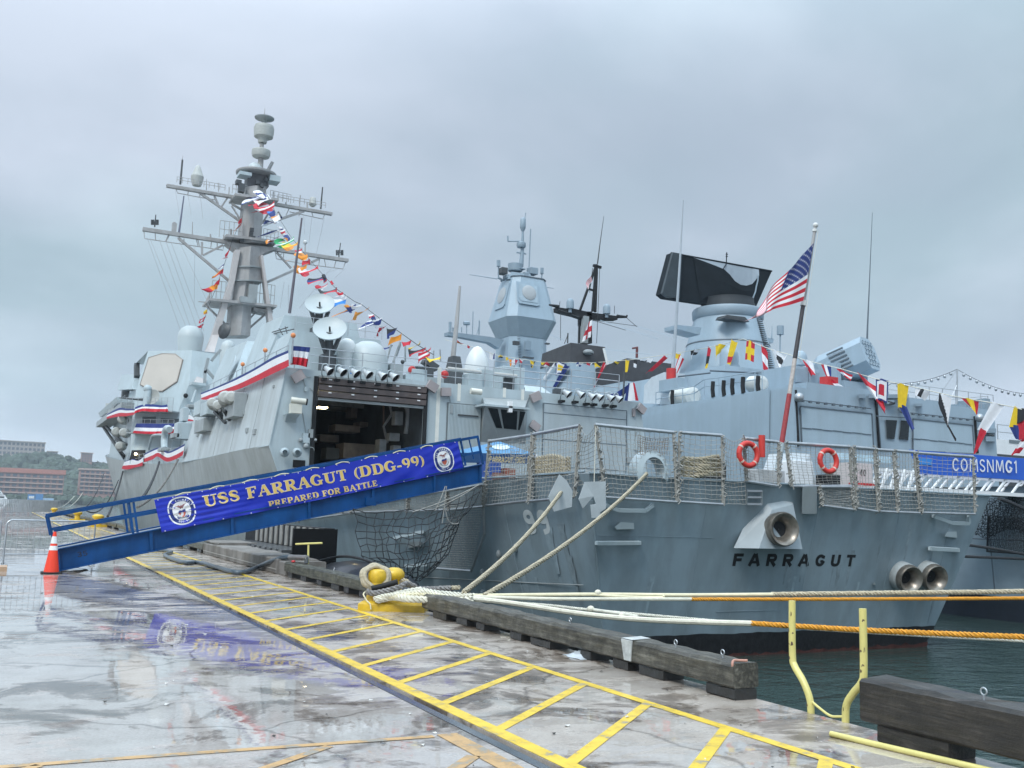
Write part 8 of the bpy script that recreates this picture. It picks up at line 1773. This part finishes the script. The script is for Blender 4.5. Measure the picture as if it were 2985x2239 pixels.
for p0, p1 in (((700,935),(735,965)),((780,935),(815,1000)),((765,1042),(835,1058)),((920,948),(945,960))):
    a, b = ta(*p0,-2.6), ta(*p1,-2.6); q = MB(); q.box((a.x,a.y-.3,b.z),(b.x,a.y+.1,a.z)); q.build('trunk_fitting', DARKM if p0[0] != 780 else FRIGM, frig)
q = MB()
for k in range(30): p = ta(740+.7*k, 905+11*k, -2.5); q.box((p.x-.15,p.y-.02,p.z-.03),(p.x+.15,p.y+.03,p.z+.03))
q.build('trunk_ladder', FRIGD, frig)
# far wires of the frigate
q = MB()
for a, b in (((1560,835),(1900,930)),((1330,990),(1660,1030)),((1300,790),(1700,920)),((960,890),(1050,930))): q.tube([U(zD(*a),'y',66), U(zD(*b),'y',60)], .025, 3)
q.build('stay_wire', FRIGM, frig, kind='stuff')
# white vessel beyond
t = thing('white_vessel', 'white superstructure of another vessel beyond the frigate at the right edge', 'ship', (95,56,WATERZ))
YW = 60.0; a, b = U(zF(1672,1050),'y',YW), U(zF(2100,1160),'y',YW)
q = MB(); q.box((a.x,YW,WATERZ+1),(b.x+20,YW+15,a.z)); q.build('deck_house', WHITE, t); q = MB(); q.box((a.x-1,YW-.3,WATERZ-1),(b.x+22,YW+16,b.z-.6)); q.build('hull', mat('far_dark_hull',(0.05,0.055,0.06),.5), t)
rail_line([V((a.x+.2+3*k, YW, a.z)) for k in range(9)], (.7,1.4), par=t, r=.05)
q = MB(); a2, b2 = U(zF(1780,1055),'y',YW-.1), U(zF(1880,1090),'y',YW-.1); q.box((a2.x,YW-.05,b2.z),(b2.x,YW-.01,a2.z)); q.build('window_band', GLASSG, t)
# ---------------------------------------------------------------- brow between the ships
YB = 25.0; yb2 = lambda p, o=0: U(p,'y',YB-o)
t = thing('brow', 'white truss brow between destroyer and frigate', 'gangway', (33,YB,3))
wl = lambda x, z: (x, YB, z)
xa, xb = yb2(zK(860,380)).x, 52.0; zl = yb2(zK(1860,578)).z; zu = yb2(zK(1860,470)).z; zt2 = yb2(zK(1080,262)).z
for dy in (0,1.2):
    q = MB(); q.beam((xa,YB+dy,zl),(xb,YB+dy,zl),.12,.14); q.build('bottom_chord', WHITE, t); q = MB(); q.beam((xa,YB+dy,zu),(xb,YB+dy,zu),.10,.10); q.build('top_chord', WHITE, t); q = MB(); q.beam((xa+3.6,YB+dy,zt2),(xb,YB+dy,zt2),.05,.05); q.build('handrail', STEEL, t)
    d0_ = None; k = 0; x = xa
    while x < 42:
        q = MB(); q.beam((x+.02,YB+dy-.01,zl+.05),(x+.62,YB+dy-.01,zu-.04),.09,.06); q.build('diagonal', WHITE, t); x += .92
q = MB(); q.box((xa,YB+.05,zl+.07),(xb,YB+1.15,zl+.10)); q.build('walkway', mat('brow_deck',(0.10,0.105,0.11),.6), t)
for k in range(10):
    q = MB(); x = xa+3.6+1.3*k; q.beam((x,YB+1.2,zu),(x,YB+1.2,zt2),.05); q.build('stanchion', STEEL, t)
t = thing('brow_banner', 'blue banner with white capital letters along the brow rail', 'banner', (34,YB-.1,zu))
bl4 = [yb2(zK(1065,262),.12), V((44.5,YB-.12,zt2+.05)), V((44.5,YB-.12,yb2(zK(1860,462),.12).z)), yb2(zK(1130,430),.12)]
q = MB(); bz = lambda u, v: bl4[0].lerp(bl4[1],u).lerp(bl4[3].lerp(bl4[2],u),v)+V((0,-.02*math.sin(22*u+3*v)*v,0)); q.grid(bz, 80, 8); q.build('cloth', CSNM, t)
a, b = yb2(zK(1362,410),.16), yb2(zK(1818,425),.16); hh = yb2(zK(1680,335),.16).z-yb2(zK(1680,422),.16).z; em = (b.x-a.x)/text_width('COMSNMG1', BLOCK, .10)
q = MB(); write(q, 'COMSNMG1', BLOCK, lambda u, v, d: V((a.x+u, YB-.17-d, lerp(a.z,b.z,u/(b.x-a.x))+v)), 0, 0, hh, em, sp=.10); q.build('lettering', FWHITE, t)
a, b = yb2(zK(1130,320),.16), yb2(zK(1225,370),.16); q = MB(); q.poly([(a.x,YB-.16,b.z),(b.x,YB-.16,b.z),(b.x,YB-.16,a.z),(a.x,YB-.16,a.z)]); q.build('emblem_patch', LBLUE, t)
# craft and gear seen through the stern nets: white boat-like pontoon house
t = thing('white_deck_house', 'white and pink deck unit numbered 40 behind the stern nets', 'deck unit', (24.5,23.8,2.05))
ys_ = lambda p, y=23.6: U(p,'y',y)
a, b = ys_(zK(240,300)), ys_(zK(400,480)); q = MB(); q.loft([[(a.x-.2,23.6,2.6),(b.x+.3,23.6,2.6),(b.x+.3,25,2.6),(a.x-.2,25,2.6)],[(a.x+.4,23.9,a.z+.1),(b.x,23.7,a.z+.1),(b.x,25,a.z+.1),(a.x+.4,25,a.z+.1)]]); q.build('tarpaulin_cover', TARP, t)
a, b = ys_(zK(640,350)), ys_(zK(800,500)); q = MB(); q.box((a.x,23.5,2.6),(b.x,24.4,a.z)); bx_ = q.build('cabinet', mat('cabinet_pinkish',(0.55,0.49,0.48),.5,var=.05), t)
q = MB(); a = U(zK(727,442),'y',23.48); write(q, '40', BLOCK, lambda u, v, d: V((a.x+u,23.48-d,a.z+v)), 0, 0, .22, .22, sp=.05); q.build('number', BLACK, bx_)
a, b = ys_(zK(690,275)), ys_(zK(1085,350)); q = MB(); q.box((a.x,24.5,b.z),(b.x,24.55,a.z)); q.build('clear_screen', mat('screen_light_blue',(0.42,0.56,0.64),.3,var=.15,scale=3), t)
for k in range(6):
    q = MB(); x = lerp(ys_(zK(790,400)).x, ys_(zK(1100,400)).x, k/5); q.beam((x,23.9,2.85),(x+.35,23.9,3.6),.08); q.build('white_strut', WHITE, t)
q = MB(); a, b = ys_(zK(600,490)), ys_(zK(760,515)); q.box((a.x,23.1,b.z),(b.x,23.3,a.z)); q.build('red_hose', DRED, t)
# dark nets and lines on the frigate side
t_ = mat('net_cord_black',(0.02,0.025,0.03),.9)
def frigpt(p, x=36.4): return U(p,'x',x)
q = MB(); n4 = [zK(1540,600), zK(1900,600), zK(1900,850), zK(1500,830)]
def nf(u, v):
    a, b, c, d = [V((*p,0)) for p in n4]; p = a.lerp(b,u).lerp(d.lerp(c,u),v)+V((0, 14*math.sin(PI*u*2.2)*v,0)); return frigpt((p.x,p.y),36.2-.3*math.sin(PI*v))
cordnet(q, nf, 30, 22, .014, .05, 5); q.build('boarding_net', t_, label='dark net hanging from the brow over the frigate side', cat='net')
q = MB(); n5 = [zK(1615,720), zK(1930,740), zK(1930,985), zK(1605,965)]
def nf2(u, v):
    a, b, c, d = [V((*p,0)) for p in n5]; p = a.lerp(b,u).lerp(d.lerp(c,u),v); return frigpt((p.x,p.y),36.35)
cordnet(q, nf2, 34, 26, .010, .02, 6); q.tube([nf2(0,0), nf2(0,1), nf2(1,1)], .05, 6); q.build('safety_net', t_, label='framed dark safety net folded down on the frigate hull', cat='net')
for pts, r, lab in ((((1690,600),(1780,635),(1900,690)),.075,'dark mooring line running from the brow end to the right edge'), (((1430,915),(1640,945),(1900,992)),.05,'upper dark line from the stern chocks across to the frigate'), (((1395,998),(1640,1008),(1900,1020)),.05,'lower dark line from the stern chocks across to the frigate')):
    q = MB(); w = [U(zK(*p),'y',lerp(22.5,24,i/2)) for i, p in enumerate(pts)]; q.tube(spline(w,5), r, 6); q.build('mooring_line', ROPED, label=lab, cat='mooring line', group='dark lines between the two ships')

# ---------------------------------------------------------------- flags on the frigate dressing line
pl44 = lambda p: U(p,'x',41.5); FRN = 'signal flags on the dressing line over the frigate'
D4 = lambda *l: [zD(*p) for p in l]; E4 = lambda *l: [zE(*p) for p in l]; F4 = lambda *l: [zF(*p) for p in l]
fl3 = [
 (D4((305,930),(358,945),(330,952),(306,955)),'d','ro','small red and yellow pennant beside the destroyer whip antenna',.5), (D4((385,965),(403,968),(398,985),(386,982)),'solid','r','tiny red flag left of the white dome',0),
 (D4((540,1020),(578,1025),(575,1060),(540,1060)),'v','wb','white and blue flag right of the white dome',0), (D4((600,1035),(628,1030),(622,1050),(605,1055)),'h','yk','tiny yellow black flag on the line before the radar tower ladder',.3),
 (D4((650,1045),(668,1045),(665,1068),(652,1070)),'solid','y','small yellow flag before the radar tower',.4), (D4((675,1060),(705,1055),(700,1110),(685,1140)),'v','orw','orange and red pennant hanging before the radar tower',.5),
 (D4((705,1060),(730,1060),(720,1095),(705,1100)),'v','wr','white and red striped flag before the radar tower',.3), (D4((745,1060),(775,1062),(765,1085),(750,1085)),'d','wr','white flag with red corner right of the radar tower ladder',.2),
 (D4((820,1070),(860,1075),(835,1125),(825,1115)),'quad','ykky','yellow and black chequered flag before the tower trunk',.2), (D4((893,1078),(920,1082),(918,1095),(898,1098)),'solid','y','small yellow flag left of the black topped funnel',.3),
 (D4((915,1080),(958,1080),(925,1125),(915,1118)),'h','rw','red and white flag at the left edge of the funnel',.4), (D4((985,1085),(995,1090),(905,1215),(915,1180)),'solid','w','long white pennant drooping before the funnel',.3),
 (D4((1000,1080),(1060,1085),(1055,1160),(1000,1165)),'frame','bwy','blue flag with white and yellow centre before the funnel',.2), (D4((1055,1110),(1112,1090),(990,1270),(980,1250)),'d','bb','long dark blue pennant trailing before the funnel',.3),
 (D4((1140,1085),(1178,1085),(1165,1110),(1140,1108)),'quad','bwwb','small blue and white flag on the funnel side',.1), (D4((1210,1085),(1250,1088),(1245,1100),(1212,1102)),'v','rw','small red and white flag on the funnel side',.2),
 (D4((1265,1082),(1303,1082),(1300,1112),(1268,1115)),'d','ky','black and yellow flag at the right of the funnel',.1), (D4((1325,1085),(1360,1080),(1275,1220),(1262,1250)),'v','rwr','long red and white pennant at the funnel right edge',.4),
 (D4((1395,1078),(1438,1073),(1410,1100),(1400,1100)),'d','yk','yellow black pennant in the gap right of the funnel',.5), (D4((1478,1070),(1503,1066),(1495,1140),(1476,1148)),'solid','y','yellow flag at the left of the second black funnel',.1),
 (D4((1535,1062),(1562,1060),(1545,1130),(1535,1110)),'h','kw','black and white flag before the second funnel',.4), (E4((160,1068),(215,1058),(200,1075),(165,1080)),'h','wk','white and black flag along the second funnel band',.3), (E4((200,1060),(240,1048),(228,1085),(205,1080)),'solid','w','crumpled white flag on the second funnel band',.2),
 (E4((315,1040),(365,1028),(225,1150),(200,1155)),'h','rr','long red pennant slanting below the tall pale whip',.4), (E4((395,1025),(436,1020),(430,1060),(400,1055)),'solid','y','yellow flag at the base of the radar tower cone left side',.2), (E4((425,1040),(468,1030),(390,1200),(382,1170)),'v','rwr','red and white pennant hanging over the red antenna base',.4),
 (E4((508,1000),(568,992),(535,1025),(512,1055)),'quad','kwwk','black and white flag left side of the radar cone',.2), (E4((625,980),(650,975),(610,1150),(600,1165)),'h','rky','red yellow and black long pennant on the radar cone',.3), (E4((680,962),(745,955),(700,1010),(683,1058)),'solid','y','plain yellow flag on the radar cone',.2),
 (E4((785,942),(830,936),(760,1170),(732,1195)),'h','yyryy','long yellow pennant with red middle on the radar cone',.2), (E4((895,935),(942,948),(935,1068),(885,1052)),'+','ry','red flag with yellow cross beside the cone ladder',0), (E4((995,970),(1040,990),(1037,1190),(1008,1120)),'h','rwr','red pennant with white band at the right of the radar cone',.3),
 (E4((1075,1000),(1170,1025),(1130,1122),(1118,1120)),'dot','wk','white swallowtail with dark diamond just left of the flagstaff',.3),
 (F4((115,415),(185,420),(205,535),(180,535)),'d','wr','red and white flag hanging before the roof hut',.2), (F4((262,450),(330,465),(335,560),(310,560)),'v','rwb','red white and blue flag left of the launcher',.1), (F4((325,575),(345,570),(500,670),(420,665)),'h','rwb','red white blue flag trailing on the hangar roof under the launcher',.2),
 (F4((390,485),(500,525),(490,580),(470,560)),'h','rwr','red and white pennant before the launcher body',.2), (F4((565,530),(665,570),(800,830),(770,835)),'h','rwr','long red white red pennant streaming below the launcher',.55), (F4((705,575),(792,583),(778,745),(708,720)),'frame','bwr','blue bordered white and red square flag right of the launcher',0),
 (F4((878,612),(955,625),(935,790),(882,785)),'solid','y','bright yellow head of the yellow and blue pennant',0), (F4((885,780),(945,780),(1008,975),(990,975)),'solid','b','dark blue tail of the yellow and blue pennant',.2),
 (F4((1025,645),(1135,660),(1080,735),(1022,690)),'v','wkw','white and black flag right of the yellow one',.2), (F4((1215,690),(1300,715),(1270,950),(1208,760)),'d','wk','black and white flag twisting before the second hangar door',.1), (F4((1240,880),(1275,920),(1355,1060),(1335,1060)),'solid','k','black tail of the twisting black and white flag',.2),
 (F4((1400,725),(1518,735),(1505,860),(1480,800)),'v','ryyr','yellow and red flag above the corner of the frigate hangar',.2), (F4((1635,765),(1722,790),(1600,985),(1530,965)),'solid','w','large white upper half of the white and red pennant',0), (F4((1540,970),(1600,985),(1510,1165),(1492,1160)),'solid','r','large red lower tip of the white and red pennant',.2),
 (F4((1815,795),(1850,810),(1840,945),(1778,945)),'solid','y','yellow quarter of the big four coloured flag at the right edge',0), (F4((1850,805),(1960,830),(1960,890),(1845,915)),'solid','k','black quarter of the big four coloured flag at the right edge',0), (F4((1845,925),(1960,890),(1960,1060),(1850,1040)),'solid','r','red quarter of the big four coloured flag at the right edge',0), (F4((1780,950),(1845,945),(1860,1055),(1825,1040)),'solid','b','blue quarter of the big four coloured flag at the right edge',0),
 (F4((1900,1020),(1980,1010),(1835,1180),(1800,1170)),'h','rwr','red and white pennant lowest at the right edge',.3)]
for k, (q4, kd, cl, lab, pn) in enumerate(fl3): flag(q4, pl44, kd, cl, lab, 400+k, pn, FRN, .07)
q = MB(); q.tube([pl44(p) for p in (zD(230,925),zD(420,975),zD(600,1035),zD(900,1080),zD(1250,1085),zD(1500,1066),zE(365,1025),zE(600,985),zE(870,920),zE(1080,1000),zE(1190,1028),zF(120,412),zF(400,480),zF(700,565),zF(960,620),zF(1300,700),zF(1640,760),zF(1820,795),zF(2000,850))], .022, 4); q.build('dressing_line', ROPEW, label='thin dressing line of flags over the frigate from tower to stern', cat='line')
# small flags on masts
def small_flag(q4, plane, kd, cl, lab, sd): flag(q4, plane, kd, cl, lab, sd, 0, 'flags flown on the frigate dark mast', .12, 'flag')
small_flag(D4((1238,490),(1205,540),(1215,572),(1245,520)), lambda p: U(p,'y',71.4), 'h','rwrwrw','small American flag on the dark frigate mast',601)
small_flag(D4((1245,795),(1210,830),(1180,930),(1235,900)), lambda p: U(p,'y',71.0), '+','wr','white flag with red cross on the dark mast pipe',602)
bunting(D4((1350,1310),(1420,1285),(1500,1232)), D4((1355,1345),(1430,1325),(1500,1290)), pY(42.2), 'dark folded bunting at the right end of the hangar floodlights', 21, 16, .9, .97)
flag(D4((1500,1232),(1535,1230),(1562,1340),(1475,1338)), pY(42.0), 'v','bwwr','bunting end with red corner at the far right of the hangar roof', 22, 0, 'red white and blue bunting along the destroyer rails', .08, 'bunting')
q = MB(); q.tube([U(zD(1460,1335),'y',42.0), U(zD(1472,1150),'y',42.0)], .05, 6); q.build('jack_pole', DARKM, ship)

# ================================================================ HAZE
def haze():
    m = bpy.data.materials.new('river_haze'); m.use_nodes = True; nt = m.node_tree; nt.nodes.clear()
    o = nt.nodes.new('ShaderNodeOutputMaterial'); v = nt.nodes.new('ShaderNodeVolumePrincipled')
    v.inputs['Color'].default_value = (0.80,0.87,0.95,1); v.inputs['Density'].default_value = 0.00023; v.inputs['Anisotropy'].default_value = 0.2
    nt.links.new(v.outputs[0], o.inputs['Volume'])
    q = MB(); q.box((-1500,-300,WATERZ-4.0),(2600,1700,96)); ob = q.build('haze', m, kind='stuff'); ob.display_type = 'WIRE'
haze()
